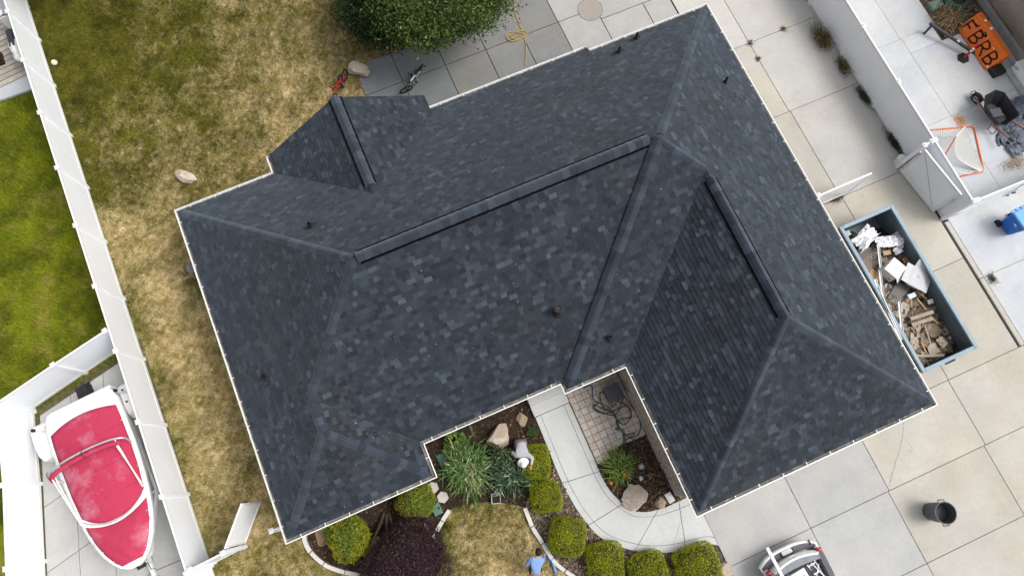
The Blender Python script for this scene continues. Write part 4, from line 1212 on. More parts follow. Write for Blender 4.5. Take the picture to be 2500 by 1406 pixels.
# ------------------------------------------------------------------ boulders and stones
def rock(label, px, py, rx, ry, h, rz, mat, seed, name='boulder', cat='boulder', sink=.12, jag=.35, poly=None):
    c = S(px, py, h * .55); c.z = 0
    bm = bmesh.new(); bmesh.ops.create_icosphere(bm, subdivisions=4, radius=1)
    r_ = random.Random(seed)
    cuts_ = [(Vector((r_.gauss(0, 1), r_.gauss(0, 1), r_.gauss(0, .8))).normalized(), r_.uniform(.52, .82)) for _ in range(13)]
    for v in bm.verts:
        p = v.co.copy()
        for n_, dd in cuts_:
            k_ = p.dot(n_)
            if k_ > dd: p -= n_ * (k_ - dd)
        nz = float(fbm(np.array([p.x * 2 + seed]), np.array([p.y * 2 + p.z * 1.7]), seed)[0]) - .5
        n2_ = float(fbm(np.array([p.x * 5 + seed]), np.array([p.y * 5 + p.z * 4]), seed + 50)[0]) - .5
        v.co = p * (1 + jag * .5 * nz + jag * .22 * n2_)
    me = bpy.data.meshes.new(name); bm.to_mesh(me); bm.free()
    me.transform(Matrix.Translation((0, 0, h * (.5 - sink * .5))) @ Matrix.Diagonal((rx, ry, h * .6, 1)))
    o = link(name, me, mat, None); o.location = c; o.rotation_euler.z = rz
    return tag(o, label, cat)


rock('pale boulder on the patio corner below the tree', 877, 168, .46, .44, .44, -.7, M['rock_cream'], 1)
rock('pale oblong boulder lying alone in the back lawn', 452, 432, .52, .26, .32, -.75, M['rock_cream'], 14)
rock('big tan boulder in the mulch above the gardener', 1220, 1063, .54, .48, .54, .2, M['rock_cream'], 33)
rock('small tan boulder near the porch steps', 1275, 1024, .22, .26, .22, .3, M['rock_tan'], 4)
rock('big pale craggy boulder in the bed inside the walkway bend', 1549, 1216, .50, .46, .48, -.1, M['rock_cream'], 25, jag=.7)
rock('small pale stone touching the craggy boulder', 1559, 1188, .13, .08, .14, -.3, M['rock_tan'], 6, 'stone', 'stone')
rock('small tan boulder at the walkway edge by the garage corner', 1613, 1226, .23, .25, .22, .2, M['rock_tan'], 7)
rock('pinkish boulder between the end shrub and the driveway', 1768, 1392, .30, .34, .28, .3, M['rock_pink'], 8)
rock('flat reddish rock beside the yellow-green shrub', 786, 1308, .32, .34, .24, .3, M['rock_brown'], 9)
rock('grey brown boulder half under the purple shrub', 918, 1335, .52, .44, .38, .5, M['rock_grey'], 10)
rock('small upright pinkish stone between the rusty shrub and purple shrub', 1040, 1284, .08, .15, .2, .2, M['rock_pink'], 11, 'stone', 'stone')
rock('round white garden ball in the side bed', 1565, 1167, .105, .105, .18, 0, pmat('white_ball', (.62, .6, .57), .7, .08, 10), 12, 'garden_ball', 'ball', jag=.05)
gl = thing('solar_light', 'clear faceted garden light lying in the side bed mulch', 'light', S(1565, 1138))
m = MB(); m.lathe([(.03, 0), (.11, .03), (.12, .07), (.08, .11), (0, .12)], 8); m.build('lens', pmat('grey_glass', (.28, .28, .29), .25, .3, 15, spec=.6), gl)
m = MB(); m.lathe([(.05, .11), (.05, .14), (0, .145)], 8); m.build('cap', M['steel'], gl)
for label, px, py, r_ in (('hexagonal stepping stone half under the rusty shrub', 1057, 1190, .2), ('hexagonal stepping stone beside the lily clump', 1081, 1213, .2)):
    m = MB(); p = S(px, py); m.lathe([(r_, -.02), (r_, .05), (r_ * .95, .06), (0, .06)], 6); o = m.build('stepping_stone', concrete('hex_' + str(px), (.50, .47, .43), sfac=.25), bevel=.006); o.location = p; o.rotation_euler.z = .45; tag(o, label, 'stone')
m = MB(); m.box((0, 0, .045), (.22, .33, .09)); o = m.build('concrete_block', M['kerb'], bevel=.01); o.location = S(1634, 1214); o.rotation_euler.z = .1; tag(o, 'pale rectangular concrete block lying by the garage stone wall', 'block')
gm = pmat('green_plastic', (0.085, 0.17, 0.135), .6, .1, 5, spec=.35, dirt=(.12, .16, .12), dscale=4)


def valve_box(label, px, py, sx, sy, rz, mat=gm, h=.10):
    t = thing('valve_box', label, 'utility box', S(px, py), rz)
    m = MB(); m.box((0, 0, h / 2), (sx, sy, h)); bx_ = m.build('frame', mat, t, bevel=.03, seg=3)
    m = MB(); m.box((0, 0, h + .006), (sx * .86, sy * .86, .03)); m.build('lid', mat, t, bevel=.03, seg=3)
    m = MB(); m.box((sx * .3, 0, h + .02), (.05, .09, .012)); m.build('lid_grip', M['black'], t)
    return t


valve_box('pale green utility lid under the big lily clump', 1086, 1124, .42, .56, .08)
valve_box('pale green utility lid peeping out under the rusty shrub', 1066, 1242, .30, .40, .05)
valve_box('light green utility box beside the dry ornamental grass', 2282, 16, .52, .36, .0, pmat('pale_green', (.16, .27, .22), .6, .08, 4), .16)
valve_box('dark green utility box against the orange barrier', 2346, 48, .50, .50, .0, pmat('dark_green', (.05, .10, .085), .7, .15, 6), .2)

# ------------------------------------------------------------------ boat on its trailer
M['gel'] = pmat('white_gelcoat', (0.80, 0.80, 0.79), .25, .03, 2, spec=.5, dirt=(.66, .66, .64), dscale=2, dlo=.6)


def fabric(name, col, fade, rough=.85):
    n = N(name)
    c = n.mix(n.ramp(n.noise(1.0, 4, .6), .54, .72, 0, .7), (*col, 1), (*fade, 1))
    c = n.scale_col(c, n.ramp(n.noise(60, 2), .3, .7, .93, 1.07)); n.bump(n.noise(4.5, 5, .6), .6, .06)
    return n.done(c, rough, 0, .2)


M['red'] = fabric('red_canvas', (0.44, 0.040, 0.088), (0.54, 0.24, 0.31))
BA = Vector((-12.0, 7.56, 0)); BB = Vector((-11.60, 1.95, 0)); BL = (BB - BA).length
rzb = math.atan2(BB.y - BA.y, BB.x - BA.x) - math.pi / 2
boat = thing('motorboat', 'white motorboat with red canvas covers parked behind the fence', 'boat', BA, rzb)
HB = [(0, 1.0), (.02, 1.12), (.06, 1.20), (.18, 1.24), (.35, 1.25), (.5, 1.22), (.62, 1.15), (.72, 1.07), (.80, .96), (.87, .81), (.93, .62), (.97, .42), (.99, .24), (1.0, .10)]


def hb(s):
    for (a, x), (b_, y) in zip(HB[:-1], HB[1:]):
        if s <= b_: t = (s - a) / (b_ - a); return x + (y - x) * t
    return .04


SS = [0, .01, .03, .08, .15, .25, .35, .45, .55, .63, .70, .76, .82, .87, .91, .94, .97, .99, 1.0]
ZG = 1.22
V = []; F_ = []
k_ = 9
for s in SS:
    h_ = hb(s); y = s * BL; zg = ZG + .10 * s * s; rise = .55 * max(0, (s - .6) / .4) ** 2
    V += [(-h_, y, zg), (-h_ * .99, y, zg - .16), (-h_ * (.9 - .15 * s), y - .1 * s, .72 + rise * .5), (-h_ * .45, y - .15 * s, .52 + rise), (0, y - .2 * s, .40 + rise * 1.1), (h_ * .45, y - .15 * s, .52 + rise), (h_ * (.9 - .15 * s), y - .1 * s, .72 + rise * .5), (h_ * .99, y, zg - .16), (h_, y, zg)]
for i in range(len(SS) - 1):
    for j in range(k_ - 1): F_.append((i * k_ + j, (i + 1) * k_ + j, (i + 1) * k_ + j + 1, i * k_ + j + 1))
F_.append(tuple(range(k_)))
mk('hull', V, F_, M['gel'], boat, smooth=True)
V = []; F_ = []           # deck rim with a raised outer lip
for s in SS:
    h_ = hb(s); zg = ZG + .10 * s * s; y = s * BL
    for f in (-1, -.985, -.86, -.6, -.3, 0, .3, .6, .86, .985, 1):
        V.append((h_ * f, y, zg + (.0 if abs(f) == 1 else .045 + .03 * (1 - f * f))))
for i in range(len(SS) - 1):
    for j in range(10): F_.append((i * 11 + j, i * 11 + j + 1, (i + 1) * 11 + j + 1, (i + 1) * 11 + j))
mk('deck', V, F_, M['gel'], boat, smooth=True)


def cover(name, s0, s1, front, back, inset, cam_h, mat, nx=18, ny=26):
    V = []; F_ = []
    for j in range(ny + 1):
        s = s0 + (s1 - s0) * j / ny
        for i in range(nx + 1):
            f = -1 + 2 * i / nx
            ss = s + (front(f) * (j / ny) + back(f) * (1 - j / ny))
            w_ = hb(min(max(ss, 0), 1)) - inset
            ed = min(1, 6 * (1 - abs(f)), 5 * j / ny + .02, 5 * (1 - j / ny) + .02)
            z = ZG + .10 * ss * ss + .055 + cam_h * (1 - f * f) * (.35 + .65 * math.sin(math.pi * min(max((j + 2) / (ny + 4), 0), 1))) + .03 * max(0, ed) + .014 * math.sin(9 * f + 5 * s * 10) * ed
            V.append((f * w_, ss * BL, z))
    for j in range(ny):
        for i in range(nx): F_.append((j * (nx + 1) + i, j * (nx + 1) + i + 1, (j + 1) * (nx + 1) + i + 1, (j + 1) * (nx + 1) + i))
    o = mk(name, V, F_, mat, boat, smooth=True)
    md = o.modifiers.new('t', 'SOLIDIFY'); md.thickness = .03; md.offset = -1
    return o


cover('cockpit_cover', .085, .715, lambda f: -.085 * abs(f) ** 2.6, lambda f: .035 * f * f, .13, .20, M['red'])
cover('bow_cover', .736, .965, lambda f: 0.0, lambda f: -.055 * f * f, .11, .13, M['red'])
for s0_ in (.24, .43, .585):
    m = MB(); m.tube([(f * (hb(s0_) - .15), s0_ * BL, ZG + .10 * s0_ * s0_ + .098 + .20 * (1 - f * f) * (.35 + .65 * math.sin(math.pi * (s0_ - .085) / .61)) * .985) for f in np.linspace(-1, 1, 25)], .011, 5); m.build('cover_seam', M['red'], boat)
m = MB()
m.tube([(f * (hb(.70) - .12), (.725 - .07 * f * f) * BL, ZG + .20 + .05 * (1 - f * f)) for f in np.linspace(-1, 1, 15)], .014, 6); m.build('windshield_frame', M['alu'], boat)
m = MB()
for s in (.08, .22, .36, .5, .62, .75, .85, .92):
    for sd in (-1, 1): m.lathe([(.014, 0), (.014, .012), (0, .014)], 6, (sd * (hb(s) - .14), s * BL, ZG + .1 * s * s + .09))
m.build('snaps', M['white'], boat)
m = MB(); m.box((0, -.06, .85), (2.05, .12, .42)); m.build('transom', M['gel'], boat, bevel=.04)
m = MB(); m.box((-.05, -.36, .70), (.42, .48, .40), taper=.8).box((-.05, -.56, .48), (.12, .24, .45)); od = m.build('outdrive', M['black'], boat, bevel=.03)
m = MB()
for a in range(3): m.bar((-.05, -.70, .38), (-.05 + .17 * math.cos(a * 2.09 + .5), -.72, .38 + .17 * math.sin(a * 2.09 + .5)), .10, .015, (0, 1, .3))
m.build('propeller', pmat('prop', (.05, .06, .08), .4, .2), od)
for sx_, yy in ((-1, .80), (1, .80), (1, .26), (-1, .55), (1, .55)):
    c = MB(); p = (sx_ * (hb(yy) - .06), yy * BL, ZG + .07 + .1 * yy * yy); c.tube([(p[0], p[1] - .09, p[2]), (p[0], p[1] - .04, p[2] + .03), (p[0], p[1] + .04, p[2] + .03), (p[0], p[1] + .09, p[2])], .012, 6); c.build('cleat', M['alu'], boat)
# folded bimini frame with rolled canvas
bw = 1.30; yb_ = .34 * BL
arch = [(-1.16, yb_ + .32, ZG + .08), (-1.30, yb_ + .10, ZG + .42), (-1.22, yb_ - .02, ZG + .60), (-.7, yb_ - .10, ZG + .70), (0, yb_ - .13, ZG + .73), (.7, yb_ - .10, ZG + .70), (1.1, yb_ - .02, ZG + .62), (1.2, yb_ + .05, ZG + .42), (1.14, yb_ + .12, ZG + .08)]
arch = [(-p[0], p[1], p[2]) for p in arch]
m = MB(); m.tube(catmull(arch, 6), .032, 8); bi = m.build('bimini_frame', M['alu'], boat, smooth=True)
m = MB(); m.tube([(p[0] * .97, p[1] + .13, p[2] - .06) for p in catmull(arch[1:7], 6)], [.04] + [.075] * 29 + [.05], 9); m.build('rolled_canvas', M['red'], boat, smooth=True)
for a, b_ in (((-.95, yb_ - .02, ZG + .63), (-1.02, .62 * BL, ZG + .16)), ((-.88, yb_ + .10, ZG + .52), (-1.03, .60 * BL, ZG + .16)), ((1.22, yb_ + .05, ZG + .55), (1.06, .66 * BL, ZG + .14)), ((1.18, yb_ + .14, ZG + .40), (1.09, .62 * BL, ZG + .14))):
    m = MB(); m.tube([a, b_], .022, 6); m.build('bimini_strut', M['white'], boat)
for f in (-.75, 0.05):
    p = catmull(arch, 6)[24 + int(f * 16)]; m = MB(); m.tube([(p.x + .09 * math.cos(a) * .3, p.y + .08 + .13 * math.sin(a), p.z - .04 + .10 * math.cos(a)) for a in np.linspace(0, 6.28, 14, endpoint=False)], .011, 5, closed=True); m.build('canvas_strap', M['black'], boat)
# the trailer
tl = thing('boat_trailer', 'white boat trailer with fenders and guide posts under the red covered boat', 'trailer', BA, rzb)
for sx_ in (-1, 1):
    m = MB(); m.bar((sx_ * .95, -.1, .38), (sx_ * .95, 3.6, .38), .08, .12).bar((sx_ * .95, 3.6, .38), (sx_ * .08, 5.4, .42), .08, .12); m.build('side_rail', M['white'], tl)
    # fender: a rounded box over the wheels
    m = MB(); fy = .55
    pr_ = [(-.64, .34), (-.62, .70), (-.48, .90), (-.2, .96), (.2, .96), (.48, .90), (.62, .70), (.64, .34)]
    x0, x1 = (1.20, 1.84) if sx_ > 0 else (-1.46, -1.16)
    v = [(x0, fy + a, z) for a, z in pr_] + [(x1, fy + a, z) for a, z in pr_]
    m.add(v, [(i, i + 1, 9 + i, 8 + i) for i in range(7)] + [tuple(range(8))[::-1], tuple(range(8, 16))]); fd = m.build('fender', M['gel'], tl, bevel=.05, seg=3)
    m = MB()
    wx_ = 1.5 if sx_ > 0 else -1.31; m.tube([(wx_ - .12, fy, .33), (wx_ + .12, fy, .33)], .31, 20); wh = m.build('wheel', M['rubber'], tl)
    m = MB(); m.tube([(wx_ - .125, fy, .33), (wx_ + .125, fy, .33)], .17, 16); m.build('rim', M['alu'], wh)
    m = MB(); m.tube([(sx_ * 1.36, .35, .5), (sx_ * 1.36, .35, 1.55)], .04, 10); gp = m.build('guide_post', M['white'], tl)
    m = MB(); m.tube([(sx_ * 1.36, .35, 1.53), (sx_ * 1.36, .35, 1.62)], .055, 10); m.build('post_tip', M['black'], gp)
    for q in (.25, .85):
        m = MB(); m.box((sx_ * 1.30, fy - .5 + q * .7, .975), (.06, .06, .03)); m.build('light', M['blackm'], fd)
m = MB(); m.bar((0, 4.6, .42), (.02, 6.6, .42), .11, .12); m.build('tongue', M['white'], tl)
m = MB(); m.bar((0, 5.55, .45), (0, 5.6, 1.05), .10, .12); m.build('winch_post', M['white'], tl)
m = MB(); m.tube([(-.12, 5.62, 1.0), (.12, 5.62, 1.0)], .08, 12).tube([(-.12, 5.62, 1.0), (-.2, 5.62, 1.0), (-.2, 5.85, .92), (-.32, 5.88, .92)], .015, 5); m.build('winch', M['blackm'], tl)
for y in (.9, 2.4, 3.6): m = MB(); m.bar((-.95, y, .36), (.95, y, .36), .08, .1); m.build('cross_member', M['white'], tl)
m = MB(); m.tube([(.12, 6.15, .2), (.12, 6.15, .75)], .035, 8).tube([(.12, 6.15, .75), (.26, 6.2, .78)], .012, 5).tube([(.05, 6.15, .12), (.19, 6.15, .12)], .1, 12); m.build('jack', M['blackm'], tl)
m = MB(); m.tube(catmull([(.05, 6.2, .5), (.2, 6.3, .3), (.3, 6.35, .1), (.22, 6.5, .03), (.1, 6.6, .2)], 5), .014, 5); m.build('safety_chain', M['blackm'], tl)

# ------------------------------------------------------------------ dumpster and its load
dm = pmat('dumpster_steel', (0.14, 0.175, 0.195), .6, .15, 2.5, spec=.3, bump=.15, bscale=12, dirt=(.12, .11, .10), dscale=3.5, dlo=.57)
dt = thing('dumpster', 'grey blue roll-off dumpster full of roofing debris beside the house', 'dumpster', (14.46, .25, 0))
DX, DY, DH = 1.02, 2.68, 1.42
m = MB(); m.box((0, 0, .18), (2 * DX, 2 * DY, .12)); m.build('floor', dm, dt)
for nm, c, d in (('side_wall', (-DX + .02, 0, .8), (.04, 2 * DY, 1.2)), ('side_wall', (DX - .02, 0, .8), (.04, 2 * DY, 1.2)), ('end_wall', (0, DY - .02, .8), (2 * DX - .08, .04, 1.2)), ('end_wall', (0, -DY + .02, .8), (2 * DX - .08, .04, 1.2))):
    m = MB(); m.box(c, d); m.build(nm, dm, dt)
rim = pmat('dumpster_rim', (0.24, 0.325, 0.385), .55, .12, 3, spec=.35, dirt=(.30, .29, .28), dscale=3, dlo=.58)
for c, d in (((-DX + .03, 0, DH - .04), (.13, 2 * DY + .06, .10)), ((DX - .03, 0, DH - .04), (.13, 2 * DY + .06, .10)), ((0, DY - .03, DH - .04), (2 * DX - .19, .13, .10)), ((0, -DY + .03, DH - .04), (2 * DX - .19, .13, .10))):
    m = MB(); m.box(c, d); m.build('rim', rim, dt, bevel=.02)
for y in np.linspace(-DY + .3, DY - .3, 8):
    for sx_ in (-1, 1): m = MB(); m.box((sx_ * (DX + .03), y, .75), (.06, .09, 1.1)); m.build('rib', dm, dt)
for sx_ in (-1, 1):
    m = MB(); m.bar((sx_ * .6, -DY, .06), (sx_ * .6, DY, .06), .10, .12); m.build('skid', dm, dt)
m = MB(); m.tube([(.1, -DY - .12, .9), (.45, -DY - .12, .9)], .03, 8).box((.12, -DY - .06, .9), (.05, .14, .1)).box((.43, -DY - .06, .9), (.05, .14, .1)); m.build('latch', pmat('navy_latch', (.03, .045, .12), .5), dt)

# heap of scrap (uncountable bits)
nx, ny = 44, 110
gx, gy = np.meshgrid(np.linspace(-DX + .05, DX - .05, nx), np.linspace(-DY + .06, DY - .06, ny)); x = gx.ravel(); y = gy.ravel()
hz = .44 + .30 * np.exp(-((x + .45) / .75) ** 2) * (.5 + .5 * np.cos(np.clip((y - .1) / 2.6, -1, 1) * 1.9)) + .16 * (fbm(x * 2.2, y * 2.2, 700) - .5) + .20 * (fbm(x * 6, y * 6, 710, 3) - .5)
hz -= .30 * np.clip((y - 1.9) / .6, 0, 1)
i = np.arange(nx * ny).reshape(ny, nx); Fq = np.stack([i[:-1, :-1], i[:-1, 1:], i[1:, 1:], i[1:, :-1]], -1).reshape(-1, 4)
k1 = np.clip((fbm(x * 1.6, y * 1.6, 720) - .42) * 4, 0, 1)[:, None]; tan = np.array((.27, .215, .155)); gry = np.array((.13, .115, .10)); drk = np.array((.03, .027, .025))
south = np.clip((-y - .3) / .8, 0, 1)[:, None]
c = gry * (1 - south) + tan * south; c = c * (.55 + .9 * fbm(x * 9, y * 9, 730, 3))[:, None]; c = drk + (c - drk) * (.25 + .75 * k1); c = np.where((y > 1.55)[:, None], drk * 1.4, c)
o = mk_np('debris_heap', np.stack([x, y, hz], 1), Fq, M['chip'], cols=c); o.location = dt.location; tag(o, 'torn felt and shingle scraps heaped in the dumpster', 'debris', kind='stuff')
# loose scraps on the heap
n = 1500
x = RNG.uniform(-DX + .12, DX - .12, n); y = RNG.uniform(-DY + .15, 1.7, n); z = .44 + .30 * np.exp(-((x + .45) / .75) ** 2) * (.5 + .5 * np.cos(np.clip((y - .1) / 2.6, -1, 1) * 1.9)) + .10
th = RNG.uniform(0, 6.28, n); L = RNG.uniform(.03, .16, n); W = L * RNG.uniform(.15, .8, n); dx, dy = np.cos(th), np.sin(th); ti = RNG.uniform(-.5, .5, n) * L; tj = RNG.uniform(-.4, .4, n) * W
V = np.stack([np.stack([x + a * dx * L - b_ * dy * W, y + a * dy * L + b_ * dx * W, z + a * ti + b_ * tj + .02], 1) for a, b_ in ((-1, -1), (1, -1), (1, 1), (-1, 1))], 1).reshape(-1, 3)
ct = pal([(.30, .24, .17), (.40, .33, .25), (.16, .13, .10), (.06, .055, .05), (.5, .48, .45)], [4, 3, 3, 3, 1], n, .7, 1.3); cg_ = pal([(.16, .145, .13), (.08, .075, .07), (.24, .2, .16), (.5, .5, .5), (.35, .2, .1)], [4, 4, 3, 1, 1], n, .7, 1.3)
c = np.where((y < -.2)[:, None], ct, cg_)
o = mk_np('scraps', V, np.arange(4 * n).reshape(n, 4), M['chip'], cols=np.repeat(c, 4, 0)); o.location = dt.location; tag(o, 'small loose scraps on top of the debris heap', 'debris', kind='stuff')

card = pmat('white_carton', (.74, .73, .72), .8, .04, 4); cardg = pmat('grey_carton', (.50, .51, .53), .8, .05, 4); kraft = pmat('kraft_card', (.40, .28, .16), .85, .1, 5); felt = pmat('roof_felt_beige', (.36, .305, .235), .9, .12, 6, .3, 30); feltd = pmat('roof_felt_brown', (.24, .195, .145), .9, .15, 6, .3, 30)
wood = pmat('lath_wood', (.42, .27, .12), .8, .2, 8); ink = pmat('print_grey', (.28, .28, .30), .8); inkr = pmat('print_red', (.55, .12, .10), .8)


def carton(label, px, py, z, d, rz, tilt=(0, 0), mat=card, flaps=((0, 1, .6),)):
    t = thing('cardboard_box', label, 'box', S(px, py, z), rz); t.rotation_euler = (tilt[0], tilt[1], rz)
    m = MB(); m.box((0, 0, -d[2] / 2), d); bx_ = m.build('carton', mat, t, bevel=.006)
    for ax_, sg_, ang in flaps:
        m = MB()
        if ax_ == 0: m.bar((sg_ * d[0] / 2, 0, -.01), (sg_ * (d[0] / 2 + .26 * math.cos(ang)), 0, -.01 + .26 * math.sin(ang)), d[1] * .96, .008)
        else: m.bar((0, sg_ * d[1] / 2, -.01), (0, sg_ * (d[1] / 2 + .26 * math.cos(ang)), -.01 + .26 * math.sin(ang)), d[0] * .96, .008)
        m.build('flap', mat, t)
    m = MB(); m.box((.05, .02, .003), (.10, .012, .004)).box((.05, -.02, .003), (.10, .012, .004)).box((.05, -.05, .003), (.06, .012, .004)); m.build('print', ink, t)
    m = MB(); m.box((-d[0] / 2 - .002, -d[1] * .3, -d[2] * .7), (.004, .1, .06)).box((d[0] * .3, -d[1] / 2 - .002, -d[2] * .8), (.1, .004, .04)); m.build('red_print', inkr, t)
    return t


carton('white cube shaped carton on the debris heap in the dumpster', 2186, 654, 1.32, (.56, .50, .46), .39, flaps=((1, -1, -.9),))
carton('white open carton lying flat against the dumpster wall', 2240, 678, 1.22, (.70, .48, .10), .70, (.12, -.05), cardg, ((1, 1, .1), (1, -1, -.2), (0, 1, .5)))


def crumple(name, label, px, py, z, sx, sy, rz, mat, amp=.08, fr=5, n=26, seed=0, cat='debris', edge=.08, drape=0.0):
    gx, gy = np.meshgrid(np.linspace(-.5, .5, n), np.linspace(-.5, .5, n)); x = gx.ravel(); y = gy.ravel()
    zz = amp * (np.abs(fbm(x * fr + seed, y * fr, 800 + seed, 3) - .5) * 4) + amp * .6 * fbm(x * fr * 2.3, y * fr * 2.3 + seed, 820 + seed, 2) - drape * (x * x + y * y) * 4
    ex_ = edge * (fbm(x * 6 + 9, y * 6 + seed, 840 + seed, 2) - .5) * 2; ey_ = edge * (fbm(x * 6 + 3, y * 6 + seed, 860 + seed, 2) - .5) * 2
    V = np.stack([(x + ex_) * sx, (y + ey_) * sy, zz], 1); i = np.arange(n * n).reshape(n, n)
    Fq = np.stack([i[:-1, :-1], i[:-1, 1:], i[1:, 1:], i[1:, :-1]], -1).reshape(-1, 4)
    o = mk_np(name, V, Fq, mat); o.location = S(px, py, z); o.rotation_euler.z = rz
    md = o.modifiers.new('t', 'SOLIDIFY'); md.thickness = .006
    return tag(o, label, cat)


plast = pmat('white_plastic_sheet', (.80, .81, .84), .35, .12, 8, spec=.5)
crumple('plastic_sheet', 'large crumpled white plastic sheet at the top end of the dumpster', 2108, 582, .95, .95, .52, .35, plast, .16, 4, 34, 1)
crumple('plastic_sheet', 'crumpled white plastic strip trailing towards the dumpster wall', 2168, 592, .95, .95, .38, -.35, plast, .15, 4.5, 30, 2)
crumple('plastic_sheet', 'small wad of white plastic near the end of the crumpled strip', 2190, 612, .85, .32, .24, .1, plast, .12, 4, 20, 3)
crumple('plastic_sheet', 'small white plastic scrap against the dumpster edge under the gutter', 2066, 572, .95, .22, .18, .2, plast, .10, 4, 18, 4)
for nm, label, px, py, z, d, rz, tl_, mt in (
    ('sheet_panel', 'grey square panel leaning on the dumpster wall by the plastic sheet', 2194, 578, .95, (.36, .36, .012), .1, (.2, -.5), cardg),
    ('cardboard_sheet', 'flat brown cardboard sheet at the left side of the dumpster', 2133, 676, .92, (.45, .42, .01), .5, (.1, .1), kraft),
    ('cardboard_sheet', 'small brown cardboard piece below the plastic strip', 2165, 617, .86, (.30, .16, .03), -.2, (.1, .15), kraft),
    ('sheet_panel', 'dark grey underlay sheet below the cube carton', 2193, 716, .86, (.78, .46, .012), .5, (.12, .08), pmat('grey_underlay', (.15, .145, .14), .9, .12, 8)),
    ('sheet_panel', 'large tan felt sheet in the middle of the dumpster', 2192, 752, .84, (.62, .70, .012), .62, (.06, .05), felt),
    ('sheet_panel', 'grey shingle sheet at the upper left of the dumpster', 2108, 615, .90, (.62, .42, .014), .2, (.1, .1), pmat('old_shingle', (.13, .12, .11), .95, .3, 20)),
    ('sheet_panel', 'brown shingle sheet beside the thin white strips', 2116, 647, .90, (.55, .38, .014), .6, (-.1, .12), pmat('old_shingle_brown', (.20, .165, .13), .95, .3, 20)),
    ('sheet_panel', 'tan felt square at the lower end of the dumpster', 2278, 851, .74, (.40, .36, .02), -.1, (.1, .1), felt),
    ('sheet_panel', 'brown felt flap beside the rolls', 2282, 806, .70, (.36, .42, .012), .3, (.2, -.3), feltd),
    ('sheet_panel', 'long tan felt flap at the lower left of the dumpster', 2240, 830, .78, (.40, .55, .012), .9, (.2, .2), felt),
    ('plastic_part', 'pale blue plastic gutter piece below the open carton', 2226, 722, .95, (.32, .16, .05), .0, (.1, .2), pmat('pale_blue_plastic', (.50, .56, .63), .4, .05)),
    ('plastic_part', 'small white plastic tray near the dumpster wall', 2271, 736, .85, (.20, .15, .06), -.1, (.2, .1), M['white'])):
    m = MB(); m.box((0, 0, 0), d); o = m.build(nm, mt, None, bevel=.003); o.location = S(px, py, z); o.rotation_euler = (tl_[0], tl_[1], rz); tag(o, label, 'debris')
for label, a, b_, z, r_, mt in (('upper beige felt roll in the dumpster', (2221, 779), (2277, 761), .95, .07, felt), ('lower beige felt roll in the dumpster', (2224, 793), (2276, 777), .90, .075, felt), ('long beige felt roll at the bottom end of the dumpster', (2222, 869), (2303, 868), .82, .06, felt)):
    p0 = S(*a, z); p1 = S(*b_, z + .05); t = thing('felt_roll', label, 'roll', p0)
    m = MB(); m.tube([(0, 0, 0), tuple(p1 - p0)], r_, 14); m.build('roll', mt, t); m = MB(); d_ = (p1 - p0).normalized(); m.tube([tuple(-d_ * .012), tuple(d_ * .01)], r_ * .6, 10); m.build('core', M['black'], t)
for label, a, b_, z0, z1, wd_, mt in (
    ('upper white metal strip crossing the dumpster', (2144, 604), (2150, 655), 1.1, 1.1, .07, M['white']), ('lower white metal strip continuing the upper one', (2147, 658), (2155, 722), 1.1, 1.05, .075, M['white']),
    ('single white metal strip standing in the lower half of the dumpster', (2195, 736), (2204, 832), 1.05, 1.0, .075, M['white']), ('white metal strip slanting out under the roof gutter', (2136, 682), (2164, 756), 1.25, 1.25, .06, M['alu']),
    ('longest white metal strip lying along the dumpster rim', (2133, 700), (2192, 815), 1.35, 1.35, .06, M['white']), ('thin white strip second along the dumpster rim', (2150, 720), (2200, 830), 1.42, 1.40, .04, M['alu'])):
    p0 = S(*a, z0); p1 = S(*b_, z1); m = MB(); m.bar((0, 0, 0), p1 - p0, wd_, .012).bar(Vector((wd_ * .45, 0, .02)), p1 - p0 + Vector((wd_ * .45, 0, .02)), .008, .05); o = m.build('metal_strip', mt); o.location = p0; tag(o, label, 'metal strip')
for q, (a, b_, lb) in enumerate((((2204, 632), (2216, 648), 'short wood lath behind the cube carton'), ((2210, 630), (2222, 644), 'second short wood lath behind the cube carton'), ((2224, 728), (2226, 750), 'upright wood lath below the pale blue plastic'), ((2238, 728), (2262, 757), 'slanting wood lath running to the felt rolls'), ((2240, 712), (2262, 730), 'wood lath by the open carton'), ((2246, 704), (2256, 722), 'thin wood lath touching the open carton'), ((2270, 770), (2290, 790), 'wood lath right of the felt rolls'), ((2234, 795), (2242, 815), 'wood lath below the felt rolls'), ((2258, 795), (2272, 838), 'long tan lath in the lower heap'), ((2250, 835), (2262, 862), 'short wood lath next to the long felt roll'), ((2170, 606), (2180, 590), 'wood lath under the white plastic strip'))):
    p0 = S(*a, .92); p1 = S(*b_, .84); m = MB(); m.bar((0, 0, 0), p1 - p0, .045, .02); o = m.build('wood_lath', wood if q != 8 else felt); o.location = p0; tag(o, lb, 'lath')
for q, (px, py, sx_, sy_, rz, lb) in enumerate(((2235, 800, .35, .3, .3, 'crumpled felt scrap under the rolls'), (2262, 800, .34, .28, -.4, 'curled felt scrap right of the rolls'), (2225, 845, .45, .34, .2, 'wide felt scrap at the lower left'), (2255, 835, .3, .3, 1.0, 'folded felt scrap in the middle of the lower heap'), (2298, 835, .28, .34, .2, 'felt scrap against the dumpster wall'), (2240, 885, .5, .22, .4, 'felt scrap at the dumpster bottom end'), (2118, 632, .4, .3, .6, 'crumpled grey felt by the brown shingle sheet'))):
    crumple('felt_scrap', lb + ' in the dumpster', px, py, .78, sx_, sy_, rz, felt if q % 2 == 0 else feltd, .07, 3.5, 16, 20 + q)

